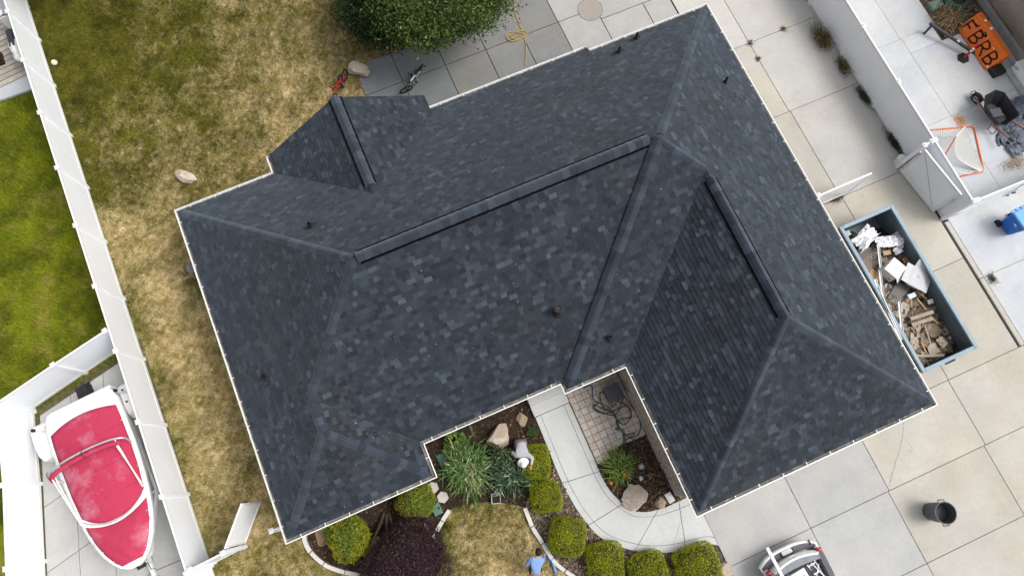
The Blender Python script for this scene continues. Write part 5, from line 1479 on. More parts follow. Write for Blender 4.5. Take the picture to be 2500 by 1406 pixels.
# ------------------------------------------------------------------ bins, bucket, cart
t = thing('trash_can', 'empty grey plastic trash can standing open on the driveway', 'trash can', S(2272, 1248))
gp_ = pmat('grey_can', (.085, .09, .10), .55, .12, 6, dirt=(.14, .12, .10), dscale=6)
t.scale = (1.14, 1.14, 1.14)
m = MB(); m.lathe([(.235, 0), (.245, .02), (.29, .70), (.305, .71), (.305, .745), (.28, .75), (.275, .70), (.225, .03), (0, .03)], 36); m.build('can', gp_, t, smooth=False)
m = MB(); m.lathe([(.262, .30), (.270, .31), (.270, .33), (.262, .34)], 36); m.build('band', gp_, t)
for a in (-1.9, 1.25):
    d = Vector((math.cos(a), math.sin(a), 0)); s = Vector((-math.sin(a), math.cos(a), 0)); m = MB(); m.tube([d * .29 + s * .09 + Vector((0, 0, .64)), d * .345 + s * .085 + Vector((0, 0, .63)), d * .345 - s * .085 + Vector((0, 0, .63)), d * .29 - s * .09 + Vector((0, 0, .64))], .014, 6); m.build('handle', M['black'], t)
t = thing('bucket', 'white plastic bucket with lid at the foot of the side yard fence', 'bucket', S(2189, 398))
m = MB(); m.lathe([(.135, 0), (.155, .36), (.16, .36), (.16, .39)], 24); m.build('pail', M['white'], t); m = MB(); m.lathe([(.168, .375), (.168, .40), (.15, .405), (.145, .395), (0, .395)], 24); m.build('lid', M['white'], t)
m = MB(); m.lathe([(.022, .39), (.022, .42), (0, .42)], 10, (.05, -.05, 0)); m.build('spout', M['white'], t)
m = MB(); m.tube([(.16, .0, .33), (.12, .12, .22), (0, .175, .17), (-.12, .12, .22), (-.16, 0, .33)], .004, 5); m.build('bail_handle', M['steel'], t)
# recycling cart
t = thing('recycling_cart', 'blue recycling cart with black wheel by the neighbour fence', 'recycling cart', (19.80, .72, 0), 0.05)
blu = pmat('blue_plastic', (.012, .115, .46), .45, .06, 4, spec=.4); blul = pmat('blue_lid', (.10, .33, .72), .4, .05, 3, spec=.4)
m = MB()
for z0, z1, a0, a1 in ((.10, .98, (.25, .27), (.31, .36)),):
    v = [(-a0[0], -a0[1], z0), (a0[0], -a0[1], z0), (a0[0], a0[1], z0), (-a0[0], a0[1], z0), (-a1[0], -a1[1], z1), (a1[0], -a1[1], z1), (a1[0], a1[1], z1), (-a1[0], a1[1], z1)]
    m.add(v, [(3, 2, 1, 0), (4, 5, 6, 7), (0, 1, 5, 4), (1, 2, 6, 5), (2, 3, 7, 6), (3, 0, 4, 7)])
m.build('body', blu, t, bevel=.05, seg=3)
m = MB(); m.box((0, -.01, 1.01), (.68, .78, .07), taper=.93); ld = m.build('lid', blul, t, bevel=.03, seg=3)
m = MB(); m.tube([(-.3, .42, .95), (.3, .42, .95)], .022, 8)
for x in (-.3, -.1, .1, .3): m.box((x, .39, .97), (.05, .10, .06))
m.build('handle', blul, t)
for sx_ in (-1, 1):
    m = MB(); m.tube([(sx_ * .26, .27, .13), (sx_ * .34, .27, .13)], .135, 20); wh = m.build('wheel', M['rubber'], t); m = MB(); m.tube([(sx_ * .25, .27, .13), (sx_ * .348, .27, .13)], .05, 10); m.build('hub', M['black'], wh)
m = MB(); m.box((-.292, -.05, .72), (.006, .20, .014)).box((-.296, -.05, .76), (.006, .08, .05)); m.build('stamp', pmat('pale_stamp', (.6, .7, .85), .6), t)
# small dark feet of things poking out under the neighbour fence
for q, (px, py, lb) in enumerate(((2456, 478, 'leftmost of the dark blocks under the fence by the blue cart'), (2471, 472, 'longest dark block under the fence by the blue cart'), (2478, 464, 'rightmost dark block under the fence by the blue cart'))):
    m = MB(); m.box((0, 0, .06), (.14 if q == 1 else .10, .07, .10)); o = m.build('dark_block', M['blackm'] if q != 1 else pmat('dk_grey', (.06, .06, .065), .7), bevel=.012); o.location = S(px, py); o.rotation_euler.z = -.6 + .3 * q; tag(o, lb, 'block')

# ------------------------------------------------------------------ neighbour side: wheelbarrow, tarp, goal, barrier
t = thing('wheelbarrow', 'black tray wheelbarrow standing on the crumpled blue grey tarp', 'wheelbarrow', (21.55, 4.72, 0), -1.42); t.scale = (1.25, 1.25, 1.2)   # local +x towards the handles
trm = pmat('black_tray', (.02, .021, .024), .5, .2, 6)
top = [(-.52, -.20), (-.50, .20), (-.30, .36), (.1, .37), (.42, .33), (.48, .26), (.48, -.26), (.42, -.33), (.1, -.37), (-.30, -.36)]
V = []; F_ = []
n = len(top)
for z, kx, ky, ox in ((.62, 1.03, 1.03, 0), (.60, 1, 1, 0), (.30, .66, .62, .05)): V += [(x * kx + ox, y * ky, z + (.08 if x < -.2 and z > .5 else 0)) for x, y in top]
for r_ in range(2):
    for i in range(n): F_.append((r_ * n + i, r_ * n + (i + 1) % n, (r_ + 1) * n + (i + 1) % n, (r_ + 1) * n + i))
F_.append(tuple(2 * n + i for i in range(n)))
o = mk('tray', V, F_, trm, t); md = o.modifiers.new('t', 'SOLIDIFY'); md.thickness = .012
for sy_ in (-1, 1):
    m = MB(); m.bar((-.62, sy_ * .08, .22), (.35, sy_ * .24, .30), .045, .05).bar((.35, sy_ * .24, .30), (1.0, sy_ * .30, .48), .045, .05); hd = m.build('handle', pmat('red_handle', (.26, .13, .12), .7, .15), t)
    m = MB(); m.bar((.86, sy_ * .289, .44), (1.02, sy_ * .302, .486), .055, .06); m.build('grip', M['black'], hd)
    m = MB(); m.tube([(.22, sy_ * .22, .27), (.30, sy_ * .27, .02), (.50, sy_ * .27, .02), (.46, sy_ * .25, .32)], .016, 6); m.build('leg', M['blackm'], t)
m = MB(); m.tube([(-.64, -.045, .18), (-.64, .045, .18)], .18, 22); wh = m.build('wheel', M['rubber'], t); m = MB(); m.tube([(-.64, -.05, .18), (-.64, .05, .18)], .09, 14); m.build('rim', M['steel'], wh)
m = MB(); m.tube([(-.60, -.10, .24), (-.86, -.09, .20), (-.88, 0, .20), (-.86, .09, .20), (-.60, .10, .24)], .016, 6); m.build('wheel_guard', M['blackm'], t)
bk = pmat('slate_slab', (.075, .08, .09), .8, .15, 9); m = MB(); m.box((0, 0, 0), (.44, .34, .10)); o = m.build('slate_block', bk, bevel=.008); o.location = (21.50, 4.66, .47); o.rotation_euler.z = -.2; tag(o, 'dark slate block lying in the wheelbarrow tray', 'block')
tarp = N('blue_grey_tarp'); cc_ = tarp.mix(tarp.ramp(tarp.noise(9, 5, .7), .4, .65), (.055, .075, .105, 1), (.17, .20, .25, 1)); tarp.bump(tarp.noise(16, 5, .7), .8, .05); tarpm = tarp.done(cc_, .45, 0, .5)
crumple('tarp', 'crumpled blue grey tarp spread beneath the wheelbarrow', 2478, 300, .02, 1.5, 1.9, -.45, tarpm, .14, 3.5, 44, 40, 'tarp', .10)
crumple('tarp', 'folded end of a blue grey tarp beside the lacrosse goal', 2474, 352, .02, .75, .85, .2, tarpm, .11, 2.6, 30, 44, 'tarp', .12)
# lacrosse goal tipped on its face
t = thing('lacrosse_goal', 'orange framed lacrosse goal with white net behind the side fence', 'goal', (19.8, 4.0, 0))
o0 = Vector((19.8, 4.0, 0))
om = pmat('orange_pipe', (.62, .13, .035), .5, .2, 8, dirt=(.55, .42, .36), dscale=7, dlo=.6)
A_, B_, C_, D_ = [S(*p, .05) - o0 for p in ((2262, 319), (2377, 309), (2402, 419), (2318, 436))]
fr = MB(); fr.tube(catmull([A_, (A_ + B_) / 2, B_ + (A_ - B_) * .05], 3) + catmull([B_ + (C_ - B_) * .05, (B_ + C_) / 2, C_ + (B_ - C_) * .05], 3) + catmull([C_ + (D_ - C_) * .06, D_], 3), .03, 8); fr.build('frame', om, t, smooth=True)
E1 = S(2334, 334, .75) - o0; E2 = S(2306, 380, .10) - o0
m = MB(); m.tube([E1, E2], .025, 8); m.build('back_bar', om, t)
m = MB(); m.tube([S(2355, 310, .08) - o0, E1], .02, 6); m.build('side_bar', M['white'], t)
# net: strings in two directions over a sagging sheet from the frame to the back bar
netm = pmat('net_white', (.72, .71, .68), .9, .06)
Ptop = [lerp(S(2357, 311, .06) - o0, C_, u) for u in np.linspace(0, 1, 25)]
Pbot = [catmull([S(2334, 334, .72) - o0, S(2332, 368, .55) - o0, S(2345, 392, .35) - o0, S(2392, 418, .08) - o0], 8)[i] for i in range(25)]
nv = 15; grid = [[lerp(Ptop[i], Pbot[i], j / nv) + Vector((0, 0, .12 * math.sin(math.pi * j / nv) * math.sin(math.pi * i / 24))) for j in range(nv + 1)] for i in range(25)]
m = MB()
for i in range(25): m.tube(grid[i], .009, 3, cap=False)
for j in range(nv + 1): m.tube([grid[i][j] for i in range(25)], (.009 if 0 < j < nv else .024), 4, cap=False)
m.build('net', netm, t)
Q = [lerp(A_, S(2357, 311, .06) - o0, u) for u in np.linspace(0, 1, 14)]; R_ = [lerp(A_ + Vector((.1, -.3, 0)), E1, u) for u in np.linspace(0, 1, 14)]
m = MB()
for i in range(14): m.tube([Q[i], R_[i]], .008, 3, cap=False)
for j in range(6): m.tube([lerp(Q[i], R_[i], j / 5) for i in range(14)], .008, 3, cap=False)
lace = MB(); lace.tube([lerp(D_, C_, u) + Vector((0, .05 + .04 * math.sin(u * 20), .04)) for u in np.linspace(0, 1, 20)], .012, 5)
m.build('side_net', netm, t); lace.build('lacing', netm, t)

# orange plastic barrier, sprayed FBRB
bo = thing('plastic_barrier', 'orange plastic barrier sprayed with black letters leaning by the tan house', 'barrier', (22.50, 6.42, 0))
orm = pmat('orange_plastic', (.66, .125, .008), .5, .08, 5, spec=.35, dirt=(.5, .12, .03), dscale=5)
BLn = 2.02
prof = [(0, .05), (.02, .14), (.40, .62), (.44, .74), (.66, .74), (.70, .60), (.72, .05)]     # x towards the wall, z
V = [(x, 0, z) for x, z in prof] + [(x, BLn, z) for x, z in prof]; n = len(prof)
m = MB(); m.add(V, [(i, i + 1, n + i + 1, n + i) for i in range(n - 1)] + [(n - 1, 0, n, 2 * n - 1), tuple(range(n - 1, -1, -1)), tuple(range(n, 2 * n))])
bod = m.build('body', orm, bo, bevel=.03, seg=3)
sl = Vector((.38, 0, .48)); sl_len = sl.length; su = sl.normalized(); sn = Vector((-su.z, 0, su.x))


def onface(u, v, h=.006):        # u along the barrier from the far end, v up the sloping face (0..1)
    return Vector((.02, BLn - u, .14)) + sl * v + sn * h


for u in (.52, 1.02, 1.50):      # moulded ridges between the panels
    m = MB(); m.bar(onface(u, .02, .0), onface(u + .03, .98, .0), .07, .07, sn); m.build('moulded_ridge', orm, bo, bevel=.02)
spray = pmat('black_spray', (.02, .016, .015), .8, .3, 20)
LET = {'F': [[(.1, 0), (.1, 1)], [(.1, 1), (.8, .95)], [(.1, .55), (.6, .52)]],
       'B': [[(.1, 0), (.1, 1), (.55, 1), (.72, .82), (.5, .55), (.1, .52)], [(.5, .55), (.8, .3), (.6, .04), (.1, 0)]],
       'R': [[(.1, 0), (.1, 1), (.55, 1), (.75, .8), (.55, .55), (.1, .5)], [(.35, .52), (.85, 0)]]}
for ch, u0 in (('F', .07), ('B', .57), ('R', 1.06), ('B', 1.55)):
    m = MB()
    for stv in LET[ch]:
        pp = catmull([Vector((a, b_, 0)) for a, b_ in stv], 4) if len(stv) > 2 else [Vector((*stv[0], 0)), Vector((*stv[1], 0))]
        for a, b_ in zip(pp[:-1], pp[1:]):
            p, q = onface(u0 + a.x * .44, .08 + a.y * .72), onface(u0 + b_.x * .44, .08 + b_.y * .72); d = (q - p).normalized() * .018
            m.bar(p - d, q + d, .064, .008, sn)
    m.build('letter', spray, bo)
m = MB()
for k in range(16):
    a = (random.uniform(.15, .85), random.uniform(.80, .98)); b_ = (a[0] + random.uniform(-.12, .2), min(1, max(.78, a[1] + random.uniform(-.12, .12)))); m.bar(onface(*a, .004), onface(*b_, .004), .04, .006, sn)
m.build('scribble', spray, bo)
for y_, x_, s_ in ((1.62, .55, .09), (1.25, .56, .12)):
    m = MB(); m.box((x_, y_, .744), (s_, .10, .006)); m.build('sticker', M['white'], bo)
for u, v in ((.98, .93), (1.45, .88), (1.9, .12)):
    m = MB(); m.bar(onface(u, v), onface(u + .09, v - .04), .035, .008, sn); m.build('scuff', M['white'], bo)
m = MB(); m.box((.35, -.22, .12), (.50, .40, .24)); m.build('foot', M['black'], bo, bevel=.04)
m = MB(); m.tube(catmull([(.62, -.05, .55), (.72, -.25, .45), (.80, -.40, .40), (.86, -.50, .42), (.80, -.55, .40), (.76, -.45, .40)], 4), .010, 5); m.build('wire', M['blackm'], bo)
# delineator post
t = thing('delineator_post', 'red and white striped post on a black hexagonal base', 'traffic post', S(2350, 144))
m = MB(); m.lathe([(.24, 0), (.24, .05), (.20, .07), (.07, .09), (0, .09)], 6); m.build('base', M['rubber'], t)
m = MB(); m.lathe([(.045, .08), (.04, 1.0), (0, 1.03)], 14); po = m.build('post', pmat('red_post', (.45, .02, .018), .5, .15, 12), t)
for z in (.52, .66): m = MB(); m.lathe([(.0455, z), (.0455, z + .08)], 14); m.build('white_band', M['white'], po)
m = MB(); m.tube([(.05 * math.cos(a), .05 * math.sin(a), .12 + .05 * a) for a in np.linspace(0, 9, 40)], .008, 4); m.build('black_spiral', M['black'], po)
# long black arm on a short leg
t = thing('barrier_arm', 'long black square bar propped on a short leg beside the orange barrier', 'bar', S(2265, 76))
p0 = S(2270, 57, .5) - t.location; p1 = S(2380, 131, .28) - t.location
m = MB(); m.bar(p0, p1, .09, .09); m.build('bar', M['blackm'], t, bevel=.006)
m = MB(); q = p0 + (p1 - p0) * .06; m.bar(q, Vector((q.x - .10, q.y - .04, .0)), .09, .09); m.build('leg', M['blackm'], t, bevel=.006)
m = MB(); m.box(p0 + (p1 - p0) * .62 + Vector((0, 0, .05)), (.08, .10, .02)); m.build('clip', M['steel'], t)
# round lidded green tub
t = thing('green_tub', 'dark green tub with black round lid against the neighbour wall', 'tub', S(2328, 10))
m = MB(); m.lathe([(.42, 0), (.46, .18), (.40, .30), (.30, .34)], 20); m.build('tub', pmat('tub_green', (.045, .12, .095), .6, .15, 6), t); m = MB(); m.lathe([(.27, .33), (.28, .40), (.22, .44), (0, .45)], 20); m.build('lid', M['black'], t)
chips('bark', [(21.95, 8.3), (23.9, 8.3), (23.9, 11), (21.95, 11)], 1500, [(.16, .10, .07), (.09, .06, .045), (.28, .22, .17)], 'rusty bark and gravel around the green utility boxes', z=.03, ln=.035)
sheet('bark_bed', [(21.9, 8.25), (23.95, 8.25), (23.95, 12), (21.9, 12)], .012, M['mulch_dry'])

# neighbour house wall, top right
nh = thing('neighbour_house', 'tan stucco house wall in the top right corner', 'house', (24.05, 8.0, 0))
m = MB(); m.box((2.2, 1.8, 1.55), (4.4, 12.0, 2.5)); m.build('wall', M['stucco'], nh)
m = MB(); m.box((2.12, 1.8, .14), (4.5, 12.0, .32)); m.build('foundation', M['found'], nh)
m = MB(); m.box((-.015, .95, 1.75), (.05, .9, 1.2)); wn = m.build('window', M['white'], nh); m = MB(); m.box((-.045, .95, 1.75), (.02, .74, 1.04)); m.build('pane', pmat('pane', (.03, .04, .05), .1, .1, spec=.6), wn)
nr_ = MB(); nr_.add([(-.45, -4.6, 2.75), (4.9, -4.6, 5.3), (4.9, 8.2, 5.3), (-.45, 8.2, 2.75)], [(0, 1, 2, 3)]); gf = MB()
for y_ in (-4.2, 7.8): gf.add([(0, y_, 2.75), (4.4, y_, 2.75), (4.4, y_, 5.05), (0, y_, 2.96)], [(0, 1, 2, 3)])
gf.build('gable_wall', M['stucco'], nh)
rr = nr_.build('roof', M['deck'], nh); md = rr.modifiers.new('t', 'SOLIDIFY'); md.thickness = .12
m = MB(); m.tube([(-.08, 1.1, .42), (-.09, .2, .40), (-.08, -.8, .44)], .012, 5); m.build('cable', M['blackm'], nh)
t = thing('deck_box', 'low white storage box against the tan house wall', 'storage box', (23.45, 5.55, 0))
m = MB(); m.box((.45, 0, .22), (1.0, 1.15, .44)); m.build('box', M['vinyl'], t, bevel=.02); m = MB(); m.box((.44, 0, .46), (1.06, 1.22, .05)); m.build('lid', M['white'], t, bevel=.015)
m = MB(); m.box((-.18, 0, .06), (.22, 1.3, .12)); m.build('plinth', M['found'], t)
# stains on the neighbour paving
for lb, px, py, sx_, sy_, colr in (('rust', 2343, 297, .22, .28, (.42, .22, .09)), ('soil', 2470, 402, .55, .25, (.24, .18, .12)), ('soil', 2478, 395, .4, .3, (.30, .24, .17))):
    n = 900; x = RNG.normal(0, sx_ * .5, n); y = RNG.normal(0, sy_ * .5, n); L = RNG.uniform(.003, .013, n); c0 = S(px, py)
    V = np.stack([np.stack([c0.x + x + a * L, c0.y + y + b_ * L * .7, np.full(n, .036) + RNG.uniform(0, .01, n)], 1) for a, b_ in ((-1, -1), (1, -1), (1, 1), (-1, 1))], 1).reshape(-1, 3)
    o = mk_np('loose_dirt', V, np.arange(4 * n).reshape(n, 4), M['chip'], cols=np.repeat(np.array(colr) * RNG.uniform(.6, 1.4, n)[:, None], 4, 0)); tag(o, {'rust': 'rusty orange grit spilled above the lacrosse goal', 'soil': 'brown soil scattered below the folded tarp'}[lb], 'dirt', kind='stuff')

# ------------------------------------------------------------------ hoses, cabinet, tub
hm = pmat('green_hose', (.018, .05, .04), .5, .2, 10, spec=.35)
rh = random.Random(4); pts = []
key = [(1425, 950), (1445, 945), (1452, 975), (1470, 985), (1490, 1000), (1462, 985), (1455, 1000), (1478, 1005), (1500, 1010), (1515, 985), (1523, 965), (1510, 968), (1508, 985), (1525, 985), (1540, 1010), (1535, 1030), (1515, 1032), (1492, 1008), (1470, 998), (1448, 985), (1450, 1000), (1475, 1010), (1500, 1005), (1530, 995), (1545, 1015), (1530, 1020), (1505, 1030), (1510, 1050), (1530, 1062), (1548, 1058), (1540, 1065), (1522, 1060), (1525, 1080), (1515, 1100), (1525, 1072), (1545, 1070), (1562, 1060), (1567, 1035), (1552, 1005), (1538, 985), (1520, 962), (1505, 975), (1495, 990), (1490, 970), (1480, 960), (1465, 965), (1475, 990), (1500, 1010), (1515, 1045), (1503, 1045), (1505, 1052), (1518, 1050), (1525, 1075), (1524, 1098)]
base = S(1500, 1010)
p3 = [S(a + rh.uniform(-4, 4), b_ + rh.uniform(-4, 4), .07 + .022 * ((i * 7) % 6)) for i, (a, b_) in enumerate(key)]
m = MB(); m.tube([p - base for p in catmull(p3, 6)], .015, 6); o = m.build('garden_hose', hm, smooth=True); o.location = base; tag(o, 'tangled dark green garden hose on the pavers', 'hose')
ym = pmat('yellow_cord', (.50, .33, .05), .55, .15, 8)
base = S(1260, 86, .04)
kk_ = [(1254, -12), (1258, 30), (1268, 60), (1275, 75), (1262, 78), (1242, 80), (1234, 90), (1245, 100), (1265, 98), (1280, 88), (1286, 80), (1270, 76), (1250, 82), (1240, 92), (1250, 101), (1270, 94), (1278, 84), (1260, 82), (1246, 88), (1258, 96), (1275, 90), (1283, 105), (1284, 130), (1283, 160)]
m = MB(); m.tube([p - base for p in catmull([S(a, b_, .045 + .012 * (i % 5)) for i, (a, b_) in enumerate(kk_)], 6)], .012, 6); o = m.build('extension_cord', ym, smooth=True); o.location = base; tag(o, 'coiled yellow cord on the back patio', 'cord')
m = MB(); bs2 = S(1560, 1100); m.tube([p - bs2 for p in catmull([S(1545, 1070, .06), S(1572, 1090, .045), S(1580, 1120, .045), S(1575, 1145, .045), S(1550, 1160, .045)], 6)], .008, 5); o = m.build('drip_line', M['black'], smooth=True); o.location = bs2; tag(o, 'thin black drip line curving through the side bed', 'hose')
t = thing('cabinet', 'slate grey plastic cabinet in the corner under the garage eave', 'cabinet', S(1493, 962), .02)
cm_ = pmat('slate_plastic', (.085, .09, .115), .55, .1, 5, spec=.3); m = MB(); m.box((0, 0, .28), (.46, .46, .56)); m.build('body', cm_, t, bevel=.02); m = MB(); m.box((0, 0, .585), (.52, .52, .05)); ld = m.build('lid', cm_, t, bevel=.02)
for q in (-.14, 0, .14): m = MB(); m.box((q, 0, .615), (.02, .42, .012)); m.build('lid_rib', cm_, ld)
t = thing('plastic_tub', 'grey plastic tub with dark soil at the edge of the front lawn', 'tub', S(1211, 1216), -YAW + .08)
m = MB(); tb = [(-.14, -.15), (.14, -.15), (.14, .15), (-.14, .15)]
V = []
for kx, z in ((.85, .0), (1.0, .20), (1.08, .20), (1.08, .22), (.95, .22), (.82, .03)): V += [(x * kx, y * kx, z) for x, y in tb]
F_ = [(3, 2, 1, 0)] + [(r_ * 4 + i, r_ * 4 + (i + 1) % 4, (r_ + 1) * 4 + (i + 1) % 4, (r_ + 1) * 4 + i) for r_ in range(5) for i in range(4)] + [(20, 21, 22, 23)]
mk('tub', V, F_, pmat('tub_grey', (.42, .43, .45), .5, .06), t); crum = MB(); crum.box((0, 0, .10), (.23, .25, .10)); crum.build('soil', M['mulch_dark'], t, bevel=.03)

# ------------------------------------------------------------------ pickup truck
pk = thing('pickup_truck', 'white pickup truck parked at the bottom edge, tools in its open bed', 'truck', (6.93, -5.72, 0), 0.0)     # rear at y=0, nose towards -y
wp = pmat('white_car_paint', (.80, .80, .80), .22, .02, 2, spec=.6); dgp = pmat('grey_trim', (.10, .10, .115), .6, .12, 14); bedl = pmat('bed_liner', (.20, .215, .235), .6, .12, 6)
for sx_ in (-1, 1):
    m = MB(); v = []
    for y, xo, xt in ((-.22, .80, .80), (-.32, .93, .88), (-1.0, .96, .90), (-1.75, .96, .90)):
        v += [(sx_ * xo * .97, y, .42), (sx_ * xo, y, .75), (sx_ * xt, y, 1.12), (sx_ * (xt - .09), y, 1.13), (sx_ * (xt - .10), y, .70)]
    f = []
    for i in range(3):
        for j in range(4):
            q = (i * 5 + j, i * 5 + j + 1, (i + 1) * 5 + j + 1, (i + 1) * 5 + j); f.append(q if sx_ < 0 else q[::-1])
    f += [tuple(range(5)), tuple(range(15, 20))]
    m.add(v, f); m.build('bed_side', wp, pk)
m = MB(); m.box((0, -.95, .66), (1.66, 1.6, .05)); m.build('bed_floor', bedl, pk)
for sx_ in (-1, 1):
    m = MB(); m.box((sx_ * .79, -.98, .90), (.06, 1.5, .46)); m.build('liner_side', bedl, pk)
    m = MB(); m.box((sx_ * .84, -.98, 1.137), (.10, 1.5, .02)); m.build('bed_rail', dgp, pk, bevel=.005)
m = MB(); xs = np.linspace(-.80, .80, 13)
V = []
for x in xs: yb = -.06 - .16 * (abs(x) / .8) ** 2; V += [(x, yb - .01, .55), (x, yb + .02, .95), (x, yb - .04, 1.12), (x, yb - .20, 1.10), (x, yb - .22, .62)]
F_ = [(i * 5 + j, i * 5 + j + 1, (i + 1) * 5 + j + 1, (i + 1) * 5 + j) for i in range(12) for j in range(4)]
mk('tailgate', V, F_, wp, pk)
V = []
for x in xs * .99: yb = -.14 - .16 * (abs(x) / .8) ** 2; V += [(x, yb - .02, 1.125), (x, yb - .13 - .10 * (1 - (x / .8) ** 2), 1.12)]
mk('tailgate_cap', V, [(i * 2, i * 2 + 1, i * 2 + 3, i * 2 + 2) for i in range(12)], bedl, pk)
V = []                                # bumper: wrap-round white shell with a dark step pad on top
xs = np.linspace(-1.0, 1.0, 17)
for x in xs: yb = .20 - .26 * abs(x) ** 3.0; V += [(x, yb - .06, .40), (x, yb, .48), (x, yb, .66), (x, yb - .05, .69), (x * .97, yb - .26, .69)]
mk('bumper', V, [(i * 5 + j, i * 5 + j + 1, (i + 1) * 5 + j + 1, (i + 1) * 5 + j) for i in range(16) for j in range(4)], wp, pk, smooth=False)
V = []
for x in xs * .95: yb = .13 - .25 * abs(x) ** 3.0; V += [(x, yb, .698), (x * .97, yb - .19, .70)]
mk('step_pad', V, [(i * 2, i * 2 + 1, i * 2 + 3, i * 2 + 2) for i in range(16)], dgp, pk)
for x, wd_ in ((.18, .10), (-.18, .10), (.80, .05)): m = MB(); m.box((x, .03, .71), (wd_, .16, .03)); m.build('pad_notch', M['black'], pk, bevel=.01)
m = MB(); m.bar((-.17, .06, .73), (.17, .06, .73), .13, .012, (0, .3, 1)); pl_ = m.build('licence_plate', pmat('plate', (.62, .62, .66), .4, .1, 30), pk)
m = MB(); m.box((0, -.03, 1.035), (.22, .02, .05)); m.build('badge', M['steel'], pk)
for sx_ in (-1, 1):
    m = MB(); m.box((sx_ * .87, -.25, .88), (.13, .20, .42)); tlm = m.build('tail_light', pmat('red_lens', (.42, .012, .03), .2, .15, 20, spec=.6), pk, bevel=.03); m = MB(); m.box((sx_ * .885, -.235, .80), (.12, .20, .07)); m.build('reverse_lens', M['white'], tlm)
m = MB(); v = []
for y, z, x in ((-1.78, 1.10, .93), (-1.95, 1.72, .72), (-3.1, 1.76, .72), (-3.75, 1.12, .93)): v += [(-x, y, z), (x, y, z)]
m.add(v + [(-.95, -1.78, .42), (.95, -1.78, .42), (-.95, -3.75, .42), (.95, -3.75, .42)], [(0, 1, 3, 2), (2, 3, 5, 4), (4, 5, 7, 6), (0, 2, 4, 6), (1, 7, 5, 3), (8, 9, 1, 0), (8, 0, 6, 10), (9, 11, 7, 1)]); m.build('cab', wp, pk, bevel=.04)
for v in ([(-.66, -1.82, 1.2), (.66, -1.82, 1.2), (.62, -1.94, 1.64), (-.62, -1.94, 1.64)], [(-.72, -3.14, 1.70), (.72, -3.14, 1.70), (.86, -3.70, 1.18), (-.86, -3.70, 1.18)]):
    m = MB(); n_ = (Vector(v[1]) - Vector(v[0])).cross(Vector(v[3]) - Vector(v[0])).normalized(); n_ = n_ if n_.z > 0 or abs(n_.z) < .3 and n_.y > 0 else -n_; m.add([Vector(p) + n_ * .012 for p in v], [(0, 1, 2, 3)]); m.build('window', pmat('car_glass', (.015, .02, .025), .05, .1, spec=.7), pk)
m = MB(); m.box((0, -4.45, .82), (1.84, 1.45, .52)); m.build('hood', wp, pk, bevel=.10, seg=4)
m = MB(); m.box((0, -5.22, .55), (1.84, .16, .30)); m.build('front_bumper', dgp, pk, bevel=.05)
for sx_ in (-1, 1):
    for y in (-1.05, -4.35): m = MB(); m.tube([(sx_ * .70, y, .37), (sx_ * .93, y, .37)], .37, 24); wh = m.build('wheel', M['rubber'], pk); m = MB(); m.tube([(sx_ * .71, y, .37), (sx_ * .938, y, .37)], .22, 18); m.build('rim', M['alu'], wh)
# load of the truck
m = MB(); m.bar((0, 0, 0), (0, -2.0, .25), .10, .08); o = m.build('downspout', M['white'], bevel=.01); o.location = (6.30, -5.20, 1.16); tag(o, 'long white downspout sticking out over the truck tailgate', 'downspout')
m = MB(); m.tube([(-.42, 0, 0), (.42, 0, 0)], .05, 12); o = m.build('black_pipe', M['black']); o.location = (7.02, -6.12, 1.05); o.rotation_euler.z = .05; tag(o, 'black pipe lying across the truck bed', 'pipe')
t = thing('ladder', 'aluminium ladder lying lengthways in the truck bed', 'ladder', (7.42, -6.15, .82), 0.1)
for x in (-.14, .14): m = MB(); m.bar((x, 0, 0), (x, -1.35, .0), .03, .07); m.build('rail', M['alu'], t)
for y in np.linspace(-.12, -1.2, 5): m = MB(); m.bar((-.14, y, 0), (.14, y, 0), .03, .03); m.build('rung', M['alu'], t)
t = thing('tool_box', 'white plastic tool box behind the black pipe in the truck bed', 'tool box', (6.88, -6.42, .70), .1)
m = MB(); m.box((0, 0, .16), (.50, .42, .32)); m.build('box', M['white'], t, bevel=.02); m = MB(); m.tube([(-.14, .0, .33), (-.12, .0, .38), (.12, .0, .38), (.14, .0, .33)], .012, 6); m.build('handle', M['black'], t)
for lb, x, y, d_, mt in (('black tool bag next to the white tool box in the truck bed', 7.20, -6.40, (.20, .44, .24), M['black']), ('yellow tool in the truck bed beside the black bag', 7.28, -6.62, (.12, .18, .10), pmat('yellow', (.62, .50, .03), .5)), ('small yellow clamp at the right side of the truck bed', 7.60, -6.20, (.08, .14, .08), pmat('yellow2', (.60, .48, .03), .5)), ('grey bucket lid at the left of the truck bed', 6.5, -6.55, (.3, .3, .08), M['steel'])):
    m = MB(); m.box((0, 0, d_[2] / 2), d_); o = m.build('tool', mt, bevel=.025); o.location = (x, y, .70); o.rotation_euler.z = .2; tag(o, lb, 'tool')
m = MB(); m.tube([(0, 0, 0), (.25, -.75, .1)], .02, 8).tube([(.22, -.2, .05), (-.05, -.5, .08)], .015, 6); o = m.build('white_rods', M['white']); o.location = (7.36, -6.08, .98); tag(o, 'crossed white rods over the ladder in the truck bed', 'rods')


